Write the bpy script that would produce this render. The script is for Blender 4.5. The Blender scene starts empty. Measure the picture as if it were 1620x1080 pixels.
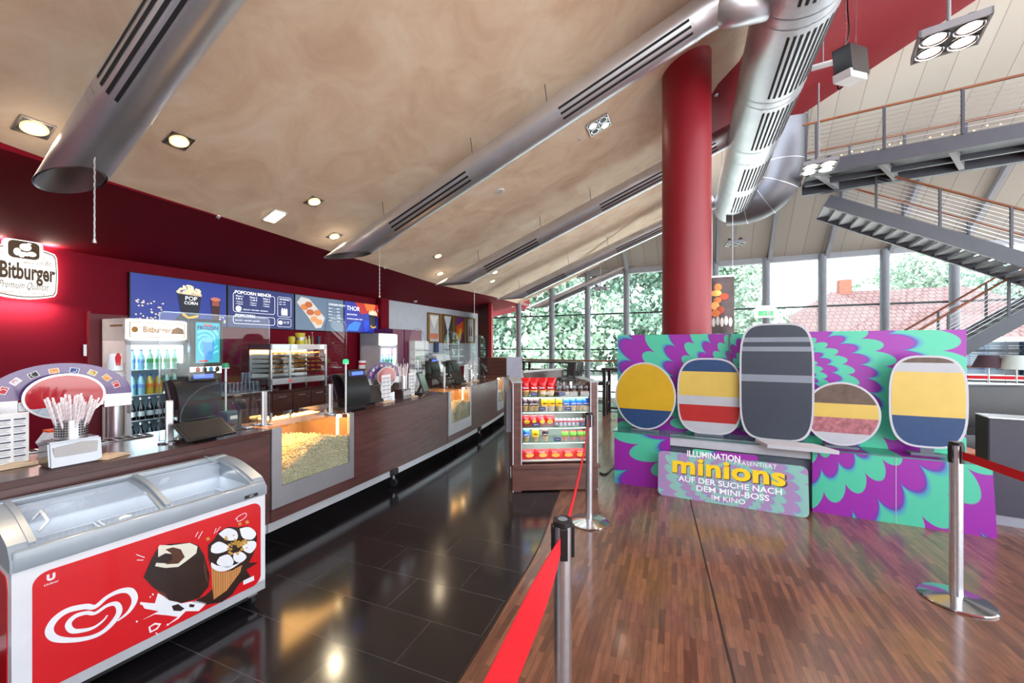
import bpy, bmesh, math, random
from mathutils import Vector, Matrix
random.seed(7)
sc = bpy.context.scene
COL = sc.collection
PI = math.pi
R = math.radians
# ------------------------------------------------------------------ camera
F, CX, CY, EYE = 630.0, 810.0, 548.0, 1.6
cam_data = bpy.data.cameras.new('camera')
cam = bpy.data.objects.new('camera', cam_data)
COL.objects.link(cam)
cam.location = (0, 0, EYE)
cam.rotation_euler = (R(90), 0, 0)
cam_data.sensor_width = 36.0
cam_data.sensor_fit = 'HORIZONTAL'
cam_data.lens = 36.0*F/1620.0
cam_data.shift_y = (CY-540.0)/1620.0
cam_data.clip_end = 400
sc.camera = cam
# ------------------------------------------------------------------ world, sun, exposure
world = bpy.data.worlds.new('world')
sc.world = world
world.use_nodes = True
wn = world.node_tree.nodes; wl = world.node_tree.links
bg = wn['Background']
wtc = wn.new('ShaderNodeTexCoord'); wsep = wn.new('ShaderNodeSeparateXYZ'); wr = wn.new('ShaderNodeValToRGB')
wl.new(wtc.outputs['Generated'], wsep.inputs[0]); wl.new(wsep.outputs['Z'], wr.inputs[0])
wr.color_ramp.elements[0].position = 0.0; wr.color_ramp.elements[0].color = (0.92, 0.96, 1.0, 1)
wr.color_ramp.elements[1].position = 0.8; wr.color_ramp.elements[1].color = (0.70, 0.84, 1.0, 1)
wl.new(wr.outputs[0], bg.inputs['Color'])
bg.inputs['Strength'].default_value = 2.1
sc.view_settings.view_transform = 'Standard'
sc.view_settings.look = 'None'
sc.view_settings.gamma = 1.0
sc.view_settings.use_curve_mapping = False
sc.view_settings.exposure = 1.28
try:
    sc.cycles.use_denoising = True
    sc.cycles.max_bounces = 8
    sc.cycles.diffuse_bounces = 4
    sc.cycles.glossy_bounces = 4
    sc.cycles.transparent_max_bounces = 16
    sc.cycles.sample_clamp_indirect = 6.0
    sc.cycles.caustics_reflective = False
    sc.cycles.caustics_refractive = False
except Exception:
    pass
sun_d = bpy.data.lights.new('sun', 'SUN'); sun_d.energy = 6; sun_d.angle = R(3); sun_d.color = (1, .97, .92)
sun = bpy.data.objects.new('sun', sun_d); COL.objects.link(sun)
sun.rotation_euler = (R(24), 0, R(-50)); sun.location = (6, -4, 16)

# ------------------------------------------------------------------ geometry helpers
def G(px, py, z=0.0):                       # the point of height z seen at (px, py)
    Y = F*(EYE-z)/(py-CY)
    return Vector(((px-CX)*Y/F, Y, z))
def W(px, py, Y):
    return Vector(((px-CX)*Y/F, Y, EYE-(py-CY)*Y/F))
def onplane(px, py, a, b, c):               # ray with the plane z = aX + bY + c
    r, v = (px-CX)/F, (CY-py)/F
    Y = (c-EYE)/(v-a*r-b)
    return Vector((r*Y, Y, EYE+v*Y))
def loc2(px, py, o, th, off=0.0):           # ray with an upright plane through o, facing yaw th; -> (local x, z - o.z)
    q = (math.cos(th), math.sin(th)); m = (-math.sin(th), math.cos(th))
    r = (px-CX)/F
    Y = (off + m[0]*o[0]+m[1]*o[1])/(m[0]*r+m[1])
    X = r*Y
    return ((X-o[0])*q[0]+(Y-o[1])*q[1], EYE-(py-CY)*Y/F-(o[2] if len(o) > 2 else 0))
WALLK = 0.44
FACE = R(66.3)                              # yaw of things whose front (-Y) faces the customers
CUST = R(66.3)

# ------------------------------------------------------------------ materials
MATS = {}
def mat(name, col, rough=.5, metal=0.0, emit=None, estr=1.0, spec=.5, noise=None, bump=None, alpha=None, coat=0):
    if name in MATS: return MATS[name]
    m = bpy.data.materials.new(name); m.use_nodes = True
    nt = m.node_tree; b = nt.nodes['Principled BSDF']
    c4 = (*col, 1)
    b.inputs['Base Color'].default_value = c4
    b.inputs['Roughness'].default_value = rough
    b.inputs['Metallic'].default_value = metal
    b.inputs['Specular IOR Level'].default_value = spec
    if coat: b.inputs['Coat Weight'].default_value = coat; b.inputs['Coat Roughness'].default_value = .05
    if emit is not None:
        b.inputs['Emission Color'].default_value = (*emit, 1); b.inputs['Emission Strength'].default_value = estr
    tc = nt.nodes.new('ShaderNodeTexCoord')
    n = nt.nodes.new('ShaderNodeTexNoise')
    sc_, amt = noise if noise else (6.0, .06)
    n.inputs['Scale'].default_value = sc_; n.inputs['Detail'].default_value = 4
    nt.links.new(tc.outputs['Object'], n.inputs['Vector'])
    mx = nt.nodes.new('ShaderNodeMixRGB'); mx.blend_type = 'MULTIPLY'; mx.inputs[0].default_value = 1
    mr = nt.nodes.new('ShaderNodeMapRange')
    mr.inputs[1].default_value = .25; mr.inputs[2].default_value = .75
    mr.inputs[3].default_value = 1-amt; mr.inputs[4].default_value = 1+amt
    nt.links.new(n.outputs['Fac'], mr.inputs[0])
    mx.inputs[1].default_value = c4
    nt.links.new(mr.outputs[0], mx.inputs[2])
    nt.links.new(mx.outputs[0], b.inputs['Base Color'])
    if bump:
        bn = nt.nodes.new('ShaderNodeTexNoise'); bn.inputs['Scale'].default_value = bump[0]; bn.inputs['Detail'].default_value = 3
        nt.links.new(tc.outputs['Object'], bn.inputs['Vector'])
        bp = nt.nodes.new('ShaderNodeBump'); bp.inputs['Strength'].default_value = bump[1]; bp.inputs['Distance'].default_value = .01
        nt.links.new(bn.outputs['Fac'], bp.inputs['Height']); nt.links.new(bp.outputs[0], b.inputs['Normal'])
    MATS[name] = m
    return m
def srgb(r, g, b):
    f = lambda c: ((c/255+.055)/1.055)**2.4 if c/255 > .04045 else c/255/12.92
    return (f(r), f(g), f(b))
def glassmat(name, tint=(.93, .97, .96), refl=.10, rough=0.0):
    if name in MATS: return MATS[name]
    m = bpy.data.materials.new(name); m.use_nodes = True
    nt = m.node_tree; nt.nodes.remove(nt.nodes['Principled BSDF'])
    out = nt.nodes['Material Output']
    tr = nt.nodes.new('ShaderNodeBsdfTransparent'); tr.inputs[0].default_value = (*tint, 1)
    gl = nt.nodes.new('ShaderNodeBsdfGlossy'); gl.inputs['Roughness'].default_value = rough
    lw = nt.nodes.new('ShaderNodeLayerWeight'); lw.inputs[0].default_value = .5
    mr = nt.nodes.new('ShaderNodeMapRange'); mr.inputs[3].default_value = refl*.35; mr.inputs[4].default_value = min(1, refl*6)
    pw = nt.nodes.new('ShaderNodeMath'); pw.operation = 'POWER'; pw.inputs[1].default_value = 3
    nt.links.new(lw.outputs['Facing'], pw.inputs[0]); nt.links.new(pw.outputs[0], mr.inputs[0])
    mx = nt.nodes.new('ShaderNodeMixShader')
    nt.links.new(mr.outputs[0], mx.inputs[0]); nt.links.new(tr.outputs[0], mx.inputs[1]); nt.links.new(gl.outputs[0], mx.inputs[2])
    nt.links.new(mx.outputs[0], out.inputs['Surface'])
    MATS[name] = m
    return m
def nodes_of(name, rough=.5, metal=0.0, spec=.5):
    m = bpy.data.materials.new(name); m.use_nodes = True
    b = m.node_tree.nodes['Principled BSDF']
    b.inputs['Roughness'].default_value = rough; b.inputs['Metallic'].default_value = metal
    b.inputs['Specular IOR Level'].default_value = spec
    MATS[name] = m
    return m, m.node_tree, b
def brickmat(name, c1, c2, mortar, w, h, ang, msize, rough, bias=0.0, offset=.5, spec=.5, mottling=None, coat=0):
    m, nt, b = nodes_of(name, rough, 0, spec)
    tc = nt.nodes.new('ShaderNodeTexCoord'); mp = nt.nodes.new('ShaderNodeMapping')
    mp.inputs['Rotation'].default_value = (0, 0, ang)
    br = nt.nodes.new('ShaderNodeTexBrick')
    br.inputs['Color1'].default_value = (*c1, 1); br.inputs['Color2'].default_value = (*c2, 1); br.inputs['Mortar'].default_value = (*mortar, 1)
    br.inputs['Scale'].default_value = 1; br.inputs['Mortar Size'].default_value = msize; br.inputs['Mortar Smooth'].default_value = .1
    br.inputs['Bias'].default_value = bias; br.inputs['Brick Width'].default_value = w; br.inputs['Row Height'].default_value = h
    br.offset = offset; br.offset_frequency = 2
    nt.links.new(tc.outputs['Object'], mp.inputs[0]); nt.links.new(mp.outputs[0], br.inputs['Vector'])
    src = br.outputs['Color']
    if mottling:
        n = nt.nodes.new('ShaderNodeTexNoise'); n.inputs['Scale'].default_value = mottling[0]; n.inputs['Detail'].default_value = 5
        mp2 = nt.nodes.new('ShaderNodeMapping'); mp2.inputs['Scale'].default_value = (1, mottling[2], 1)
        nt.links.new(mp.outputs[0], mp2.inputs[0]); nt.links.new(mp2.outputs[0], n.inputs['Vector'])
        mr = nt.nodes.new('ShaderNodeMapRange'); mr.inputs[1].default_value = .3; mr.inputs[2].default_value = .7
        mr.inputs[3].default_value = 1-mottling[1]; mr.inputs[4].default_value = 1+mottling[1]
        nt.links.new(n.outputs['Fac'], mr.inputs[0])
        mx = nt.nodes.new('ShaderNodeMixRGB'); mx.blend_type = 'MULTIPLY'; mx.inputs[0].default_value = 1
        nt.links.new(src, mx.inputs[1]); nt.links.new(mr.outputs[0], mx.inputs[2]); src = mx.outputs[0]
    nt.links.new(src, b.inputs['Base Color'])
    if coat: b.inputs['Coat Weight'].default_value = coat; b.inputs['Coat Roughness'].default_value = .12
    return m

# ------------------------------------------------------------------ mesh helpers
class MB:
    def __init__(s): s.bm = bmesh.new()
    def _xf(s, verts, M): bmesh.ops.transform(s.bm, matrix=M, verts=verts); return s
    def box(s, c, size, rot=(0, 0, 0), bev=0):
        g = bmesh.ops.create_cube(s.bm, size=1)['verts']
        M = Matrix.Translation(c) @ (Matrix.Rotation(rot[2], 4, 'Z') @ Matrix.Rotation(rot[1], 4, 'Y') @ Matrix.Rotation(rot[0], 4, 'X')) @ Matrix.Diagonal((*size, 1))
        s._xf(g, M)
        if bev:
            es = set(e for v in g for e in v.link_edges)
            bmesh.ops.bevel(s.bm, geom=list(es), offset=bev, segments=2, affect='EDGES', profile=.5)
        return s
    def span(s, a, b, bev=0):                  # box from corner a to corner b
        return s.box([(a[i]+b[i])/2 for i in range(3)], [abs(b[i]-a[i]) for i in range(3)], bev=bev)
    def bar(s, p0, p1, w, h, up=(0, 0, 1)):    # box beam from p0 to p1
        p0, p1 = Vector(p0), Vector(p1); d = p1-p0; L = d.length; d.normalize()
        u = Vector(up)
        if abs(d.dot(u)) > .99: u = Vector((1, 0, 0))
        x = d.cross(u).normalized(); z = x.cross(d).normalized()
        M = Matrix.Translation((p0+p1)/2) @ Matrix((x, d, z)).transposed().to_4x4() @ Matrix.Diagonal((w, L, h, 1))
        g = bmesh.ops.create_cube(s.bm, size=1)['verts']; return s._xf(g, M)
    def cyl(s, p0, p1, r0, r1=None, n=16, caps=True):
        p0, p1 = Vector(p0), Vector(p1); r1 = r0 if r1 is None else r1
        d = p1-p0; L = d.length
        q = Vector((0, 0, 1)).rotation_difference(d.normalized()).to_matrix().to_4x4()
        g = bmesh.ops.create_cone(s.bm, cap_ends=caps, cap_tris=False, segments=n, radius1=max(r0, 1e-5), radius2=max(r1, 1e-5), depth=L)['verts']
        return s._xf(g, Matrix.Translation((p0+p1)/2) @ q)
    def sph(s, c, r, sc3=(1, 1, 1), n=12, rot=None):
        g = bmesh.ops.create_uvsphere(s.bm, u_segments=n, v_segments=max(6, n*2//3), radius=r)['verts']
        M = Matrix.Translation(c) @ (rot.to_4x4() if rot else Matrix.Identity(4)) @ Matrix.Diagonal((*sc3, 1))
        return s._xf(g, M)
    def ico(s, c, r, sub=1, jit=0, sc3=(1, 1, 1)):
        g = bmesh.ops.create_icosphere(s.bm, subdivisions=sub, radius=r)['verts']
        for v in g:
            v.co = Vector((v.co.x*sc3[0], v.co.y*sc3[1], v.co.z*sc3[2]))*(1+random.uniform(-jit, jit)) + Vector(c)
        return s
    def lathe(s, prof, c=(0, 0, 0), n=24, M=None):
        rings = []
        for r, z in prof:
            rings.append([s.bm.verts.new((c[0]+r*math.cos(2*PI*i/n), c[1]+r*math.sin(2*PI*i/n), c[2]+z)) for i in range(n)] if r > 1e-6 else [s.bm.verts.new((c[0], c[1], c[2]+z))])
        for a, b in zip(rings, rings[1:]):
            for i in range(n):
                j = (i+1) % n
                try:
                    if len(a) == 1 and len(b) > 1: s.bm.faces.new((a[0], b[j], b[i]))
                    elif len(b) == 1 and len(a) > 1: s.bm.faces.new((a[i], a[j], b[0]))
                    elif len(a) > 1: s.bm.faces.new((a[i], a[j], b[j], b[i]))
                except ValueError: pass
        if M: s._xf([v for r_ in rings for v in r_], M)
        return s
    def tube(s, path, r, n=10, caps=True):
        path = [Vector(p) for p in path]; rings = []
        t0 = (path[1]-path[0]).normalized()
        u = t0.cross(Vector((0, 0, 1)));
        if u.length < .01: u = t0.cross(Vector((1, 0, 0)))
        u.normalize()
        for i, p in enumerate(path):
            t = (path[min(i+1, len(path)-1)]-path[max(i-1, 0)]).normalized()
            u = (u-t*u.dot(t)).normalized(); v = t.cross(u)
            rr = r[i] if isinstance(r, (list, tuple)) else r
            rings.append([s.bm.verts.new(p+(u*math.cos(2*PI*k/n)+v*math.sin(2*PI*k/n))*rr) for k in range(n)])
        for a, b in zip(rings, rings[1:]):
            for i in range(n): s.bm.faces.new((a[i], a[(i+1) % n], b[(i+1) % n], b[i]))
        if caps:
            s.bm.faces.new(list(reversed(rings[0]))); s.bm.faces.new(rings[-1])
        return s
    def poly(s, pts, th_vec=None):             # polygon (any 3D points), extruded by a vector
        vs = [s.bm.verts.new(p) for p in pts]
        f = s.bm.faces.new(vs)
        if th_vec is not None:
            g = bmesh.ops.extrude_face_region(s.bm, geom=[f])['geom']
            bmesh.ops.translate(s.bm, vec=Vector(th_vec), verts=[v for v in g if isinstance(v, bmesh.types.BMVert)])
        return s
    def plate(s, pts2, y=0, th=.004):          # outline in local x,z at depth y; the thickness grows towards -y
        return s.poly([(x, y, z) for x, z in pts2], (0, -th, 0))
    def quad_sheet(s, grid):
        vs = [[s.bm.verts.new(p) for p in row] for row in grid]
        for a, b in zip(vs, vs[1:]):
            for i in range(len(a)-1): s.bm.faces.new((a[i], a[i+1], b[i+1], b[i]))
        return s
    def mesh(s, name):
        big = [f for f in s.bm.faces if len(f.verts) > 4]
        if big: bmesh.ops.triangulate(s.bm, faces=big)
        bmesh.ops.recalc_face_normals(s.bm, faces=s.bm.faces)
        me = bpy.data.meshes.new(name); s.bm.to_mesh(me); s.bm.free(); return me
    def build(s, name, m, parent=None, smooth=False, loc=None, rotz=None):
        me = s.mesh(name); me.materials.append(m)
        if smooth:
            for p in me.polygons: p.use_smooth = True
            if smooth is not True:
                try: me.set_sharp_from_angle(angle=R(smooth))
                except Exception: pass
        o = bpy.data.objects.new(name, me); COL.objects.link(o)
        if parent: o.parent = parent
        if loc: o.location = loc
        if rotz is not None: o.rotation_euler = (0, 0, rotz)
        return o
def tag(o, label, cat, group=None, kind=None):
    if label: o['label'] = label
    if cat: o['category'] = cat
    if group: o['group'] = group
    if kind: o['kind'] = kind
    return o
def thing(name, label, cat, loc=(0, 0, 0), rotz=0.0, group=None):
    o = bpy.data.objects.new(name, None); COL.objects.link(o)
    o.empty_display_size = .05
    o.location = loc; o.rotation_euler = (0, 0, rotz)
    return tag(o, label, cat, group)
def struct(o):
    o['kind'] = 'structure'; return o
def dup(root, loc, rotz=None, label=None, scale=None):
    r = root.copy(); COL.objects.link(r); r.location = loc
    if rotz is not None: r.rotation_euler = (0, 0, rotz)
    if scale: r.scale = scale
    if label: r['label'] = label
    for ch in list(root.children):
        c = ch.copy(); COL.objects.link(c); c.parent = r
        for g in ch.children:
            d = g.copy(); COL.objects.link(d); d.parent = c
    return r
def text(body, size, loc, m, parent=None, name='lettering', th=.001, align='CENTER', rot=(PI/2, 0, 0), shear=0, bold=0, sx=1.0, spacing=1.0):
    cu = bpy.data.curves.new('t', 'FONT'); cu.body = body; cu.size = size; cu.extrude = th; cu.align_x = align; cu.align_y = 'CENTER'
    cu.shear = shear; cu.offset = bold; cu.resolution_u = 3; cu.space_character = spacing
    tmp = bpy.data.objects.new('t', cu); COL.objects.link(tmp)
    me = bpy.data.meshes.new_from_object(tmp.evaluated_get(bpy.context.evaluated_depsgraph_get()))
    bpy.data.objects.remove(tmp); bpy.data.curves.remove(cu)
    me.name = name; me.materials.clear(); me.materials.append(m)
    if sx != 1.0: me.transform(Matrix.Diagonal((sx, 1, 1, 1)))
    o = bpy.data.objects.new(name, me); COL.objects.link(o)
    if parent: o.parent = parent
    o.location = loc; o.rotation_euler = rot
    return o
def fit(o, w, c=None):                       # squeeze a lettering mesh to the width w
    xs = [v.co.x for v in o.data.vertices]; k = w/(max(xs)-min(xs)); o.data.transform(Matrix.Diagonal((k, 1, 1, 1))); return o
def rrect(x0, x1, z0, z1, r, n=6):
    pts = []
    for cx_, cz_, a0 in ((x1-r, z1-r, 0), (x0+r, z1-r, 90), (x0+r, z0+r, 180), (x1-r, z0+r, 270)):
        for k in range(n+1):
            a = R(a0+90*k/n); pts.append((cx_+r*math.cos(a), cz_+r*math.sin(a)))
    return pts
def ell(cx_, cz_, rx, rz, n=32, a0=0, a1=360):
    return [(cx_+rx*math.cos(R(a0+(a1-a0)*k/n)), cz_+rz*math.sin(R(a0+(a1-a0)*k/n))) for k in range(n if a1-a0 == 360 else n+1)]
def stroke(pts, w):                             # strip polygons along a 2D path: list of quads
    out = []
    P = [Vector(p) for p in pts]; L = []; Rr = []
    for i, p in enumerate(P):
        t = (P[min(i+1, len(P)-1)]-P[max(i-1, 0)]); t.normalize(); nn = Vector((-t.y, t.x))
        ww = (w[i] if isinstance(w, (list, tuple)) else w)/2
        L.append(p+nn*ww); Rr.append(p-nn*ww)
    for i in range(len(P)-1): out.append([L[i], L[i+1], Rr[i+1], Rr[i]])
    return out
def spline(pts, k=6):                           # Catmull-Rom
    P = [Vector(p) for p in pts]; out = []
    for i in range(len(P)-1):
        a, b, c, d = P[max(i-1, 0)], P[i], P[i+1], P[min(i+2, len(P)-1)]
        for j in range(k):
            t = j/k
            out.append(.5*((2*b)+(-a+c)*t+(2*a-5*b+4*c-d)*t*t+(-a+3*b-3*c+d)*t**3))
    out.append(P[-1]); return out

# ------------------------------------------------------------------ palette
RED = srgb(150, 8, 34)
M_red = mat('crimson_paint', srgb(118, 2, 30), .75, spec=.2, noise=(2, .05))
M_wood_dark = None
def woodmat(name, c1, c2, scale=(1, 1, 14), rough=.35, coat=0, ns=3):
    m, nt, b = nodes_of(name, rough)
    tc = nt.nodes.new('ShaderNodeTexCoord'); mp = nt.nodes.new('ShaderNodeMapping'); mp.inputs['Scale'].default_value = scale
    n = nt.nodes.new('ShaderNodeTexNoise'); n.inputs['Scale'].default_value = ns; n.inputs['Detail'].default_value = 6; n.inputs['Distortion'].default_value = .6
    rp = nt.nodes.new('ShaderNodeValToRGB'); rp.color_ramp.elements[0].color = (*c1, 1); rp.color_ramp.elements[1].color = (*c2, 1)
    rp.color_ramp.elements[0].position = .3; rp.color_ramp.elements[1].position = .7
    nt.links.new(tc.outputs['Object'], mp.inputs[0]); nt.links.new(mp.outputs[0], n.inputs['Vector'])
    nt.links.new(n.outputs['Fac'], rp.inputs[0]); nt.links.new(rp.outputs[0], b.inputs['Base Color'])
    if coat: b.inputs['Coat Weight'].default_value = coat; b.inputs['Coat Roughness'].default_value = .15
    return m
M_wood = woodmat('dark_wood_veneer', srgb(70, 38, 34), srgb(98, 56, 48), (1, 1, 10), .38)
M_woodtop = woodmat('dark_wood_worktop', srgb(60, 34, 32), srgb(84, 50, 46), (1, 1, 10), .22)
M_chrome = mat('chrome', (.52, .52, .54), .14, 1)
M_steel = mat('brushed_steel', (.62, .62, .64), .32, 1, noise=(30, .08))
M_duct = mat('galvanised_duct', (.62, .64, .70), .36, .82, noise=(2.5, .10))
M_black = mat('black_plastic', srgb(22, 22, 25), .35)
M_blackmat = mat('matt_black', srgb(14, 14, 16), .7)
M_screenoff = mat('dark_screen_glass', srgb(50, 48, 46), .12)
M_white = mat('white_enamel', srgb(225, 228, 232), .35)
M_whitep = mat('white_paper', srgb(235, 234, 232), .8)
M_grey = mat('grey_plastic', srgb(135, 140, 148), .4)
M_steelpaint = mat('dark_grey_steel_paint', srgb(74, 78, 88), .45)
M_steellight = mat('light_grey_steel_paint', srgb(150, 152, 158), .5)
M_rail = woodmat('handrail_timber', srgb(120, 66, 38), srgb(150, 88, 52), (1, 1, 1), .4)
M_beltred = mat('red_belt_fabric', srgb(205, 10, 28), .75, noise=(200, .1))
M_clear = glassmat('clear_acrylic', (.97, .985, .98), .07)
M_glass = glassmat('window_glass', (.95, .975, .97), .06)
M_fridgeglass = glassmat('cooler_glass', (.92, .97, .98), .05)
# ================================================================== the setting
TA, TB, TC = .35, -.126, 5.01              # the plastered ceiling plane z = TA X + TB Y + TC
def tz(x, y): return TA*x+TB*y+TC
def T(px, py): return onplane(px, py, TA, TB, TC)
def EX(Y): return -2.46+.4266*(Y-1.914)-.02065*(Y-1.914)*(Y-4.68)      # front edge of the bar counter
def EN(Y):                                  # unit normal towards the customers
    s = .4266-.02065*(2*Y-6.594); n = Vector((1, -s, 0)); return n.normalized()
# floor: polished tiles under the bar, wooden mosaic on the customer side
edge = spline([(-1.7, -3.5), (-1.05, 0.0), (-.263, 1.895), (-.012, 2.555), (.227, 3.22), (.485, 4.24), (.85, 5.6), (1.35, 7.4), (1.9, 9.5), (2.6, 12.6)], 5)
M_tile = brickmat('black_granite_tiles', srgb(26, 23, 26), srgb(33, 29, 31), srgb(64, 60, 60), .65, .33, R(21.8), .003, .14, spec=.6, mottling=(40, .2, 1))
M_parq = brickmat('walnut_mosaic_parquet', srgb(88, 53, 40), srgb(132, 87, 64), srgb(52, 32, 25), .30, .032, R(-67.5), .0006, .33, offset=.37, mottling=(7, .25, 6), coat=.6)
mb = MB()
L = [(-11, -3.5)]+[(p.x, p.y) for p in edge]+[(1.2, 15.2), (-11, 16)]
mb.poly([(x, y, 0) for x, y in L], (0, 0, -.1))
struct(mb.build('floor', M_tile))
mb = MB()
Rr = [(p.x, p.y) for p in edge]+[(16, 7.0), (16, -3.5)]
mb.poly([(x, y, 0) for x, y in Rr], (0, 0, -.1))
struct(mb.build('floor_wood', M_parq))
mb = MB()
for q in stroke([(p.x, p.y) for p in edge], .012): mb.poly([(v.x, v.y, .0) for v in q], (0, 0, .003))
struct(mb.build('trim_1', mat('floor_trim_metal', srgb(60, 48, 44), .4, .5)))
# inlaid service channel in the wooden floor
mb = MB(); a, b = G(1091, 787), G(1180, 1150)
mb.bar(a+Vector((0, 0, .001)), b+Vector((0, 0, .001)), .012, .003)
struct(mb.build('trim_2', mat('channel_dark', srgb(45, 30, 25), .6)))

# bar back wall
def wx(Y, off=0.0): return -8.18+off*1.0925+WALLK*Y
ws = Vector((wx(-2), -2, 0)); we = Vector((wx(14.6), 14.6, 0))
nrm = Vector((.915, -.403, 0))
mb = MB(); mb.poly([ws, we, we+Vector((0, 0, 2.95)), ws+Vector((0, 0, 2.95))], -nrm*.2)
wall = struct(mb.build('wall_left', M_red))
def wallpt(px, off=0.0):                    # on the bar wall, off = distance in front of it
    r = (px-CX)/F; c = -8.18+off*1.0925; Y = c/(r-WALLK); return Vector((r*Y, Y, 0))
mb = MB(); mb.poly([(-11, -3.4, 0), (-1.2, -3.4, 0), (-1.2, -3.4, 4.6), (-11, -3.4, 2.9)], (0, -.2, 0))  # added unseen wall, keeps bright light behind the camera off the bar
mb.poly([(-1.2, -3.4, 0), (2.0, -3.4, 0), (2.0, -3.4, 2.7), (-1.2, -3.4, 2.7)], (0, -.2, 0))
struct(mb.build('wall_rear_blocker', mat('warm_grey_paint', srgb(150, 138, 132), .7)))
# low red soffit over the bar, from the wall top to the plastered ceiling's edge
def epx(px, py):                            # soffit edge points, height 3.16
    return W(px, py, F*1.56/(CY-py))
edge_top = [epx(-260, 156), epx(0, 234), epx(163, 287), epx(344, 342), epx(500, 390), epx(574, 412), epx(696, 449), epx(777, 470), epx(822, 483)]
d_ = (edge_top[-1]-edge_top[-2]).normalized()
edge_top.append(edge_top[-1]+d_*1.2)
d0 = (edge_top[0]-edge_top[1]).normalized(); edge_top.insert(0, edge_top[0]+d0*3)
M_soff = mat('crimson_soffit_paint', srgb(116, 2, 26), .8, spec=.15, noise=(2, .05))
mb = MB(); rows = [[], []]
for p in edge_top:
    t = (p-ws).dot(Vector((.4027, .9153, 0))); q = ws+Vector((.4027, .9153, 0))*t
    rows[0].append(Vector((q.x, q.y, 2.86))); rows[1].append(p)
mb.quad_sheet(rows); mb.quad_sheet([rows[1], [p+Vector((0, 0, .35)) for p in rows[1]]])
struct(mb.build('ceiling_soffit', M_soff, smooth=30))
# plastered ceiling (sloping up from the bar), red ceiling beyond the column, big roof behind
def plastermat():
    m, nt, b = nodes_of('marbled_plaster', .75)
    tc = nt.nodes.new('ShaderNodeTexCoord')
    n1 = nt.nodes.new('ShaderNodeTexNoise'); n1.inputs['Scale'].default_value = 1.6; n1.inputs['Detail'].default_value = 9; n1.inputs['Roughness'].default_value = .62; n1.inputs['Distortion'].default_value = .9
    rp = nt.nodes.new('ShaderNodeValToRGB')
    rp.color_ramp.elements[0].position = .3; rp.color_ramp.elements[0].color = (*srgb(220, 188, 162), 1)
    rp.color_ramp.elements[1].position = .72; rp.color_ramp.elements[1].color = (*srgb(246, 228, 208), 1)
    e = rp.color_ramp.elements.new(.52); e.color = (*srgb(236, 210, 184), 1)
    nt.links.new(tc.outputs['Object'], n1.inputs['Vector']); nt.links.new(n1.outputs['Fac'], rp.inputs[0]); nt.links.new(rp.outputs[0], b.inputs['Base Color'])
    return m
M_plaster = plastermat()
FAC0 = Vector((.25, 15.0, 0)); FD = Vector((.9015, -.4327, 0)); FN = Vector((-.4327, -.9015, 0))
def roofz(x, y): return 4.15+.78*(13.63-.4327*x-.9015*y)
def fac(t): return FAC0+FD*t
bnd = [(1.6, -3), (2.2, 2.0), (2.5, 3.6), (2.72, 4.55), (2.95, 4.9), (3.03, 5.3), (2.92, 5.65), (2.95, 6.2), (3.25, 7.14), (3.9, 8.8), (4.9, 11.0)]
def on_t(x, y): return Vector((x, y, tz(x, y)))
fl0 = fac(-.3); fl1 = fac(2.55)
poly = [on_t(p.x, p.y)+Vector((0, 0, .0)) for p in edge_top]+[on_t(fl0.x, fl0.y), on_t(fl1.x, fl1.y)]+[on_t(*p) for p in reversed(bnd)]
mb = MB(); mb.poly(poly, (0, 0, .12)); struct(mb.build('ceiling', M_plaster))
mb = MB()
rb = [on_t(*p) for p in bnd[:9]]+[on_t(4.42, 7.14), on_t(5.48, 7.5), on_t(6.77, 5.8), on_t(9.2, 2.6), on_t(9.2, -3)]
mb.poly([p+Vector((0, 0, .002)) for p in rb], (0, 0, .15)); struct(mb.build('ceiling_red', mat('crimson_ceiling_paint', srgb(140, 12, 32), .6)))
def roofmat():
    m, nt, b = nodes_of('roof_panels', .7)
    tc = nt.nodes.new('ShaderNodeTexCoord'); mp = nt.nodes.new('ShaderNodeMapping'); mp.inputs['Rotation'].default_value = (0, 0, R(25.6))
    w = nt.nodes.new('ShaderNodeTexBrick'); w.inputs['Scale'].default_value = 1; w.inputs['Brick Width'].default_value = .42; w.inputs['Row Height'].default_value = 60
    w.inputs['Mortar Size'].default_value = .006; w.offset = 0
    w.inputs['Color1'].default_value = (*srgb(172, 164, 154), 1); w.inputs['Color2'].default_value = (*srgb(165, 157, 147), 1); w.inputs['Mortar'].default_value = (*srgb(122, 115, 108), 1)
    nt.links.new(tc.outputs['Object'], mp.inputs[0]); nt.links.new(mp.outputs[0], w.inputs['Vector']); nt.links.new(w.outputs['Color'], b.inputs['Base Color'])
    return m
mb = MB()
def rp(x, y): return Vector((x, y, roofz(x, y)))
# the panelled roof rises inward from the eaves; it stops where it meets the plastered plane
a0 = fac(2.55); far = fac(17)
def meet(Y): return Vector((13.877-.8154*Y, Y, 0))
mpts = [meet(Y) for Y in (13.9, 11, 8, 5, 2, -3)]
pts = [rp(a0.x, a0.y), rp(3.2, 9.5), rp(4.2, 7.0), rp(5.6, 3.5), rp(6.5, -1.5), rp(22, -1.5), rp(far.x, far.y)]
mb.poly(pts, (0, 0, .15)); struct(mb.build('ceiling_roof', roofmat()))
# rafters under the roof
mb = MB()
for k in range(2, 15):
    p = fac(1.336*k-.02)
    q = p+FN*2.0
    mb.bar((p.x, p.y, roofz(p.x, p.y)-.06), (q.x, q.y, roofz(q.x, q.y)-.06), .09, .12)
struct(mb.build('trim_3', M_steellight))

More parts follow.
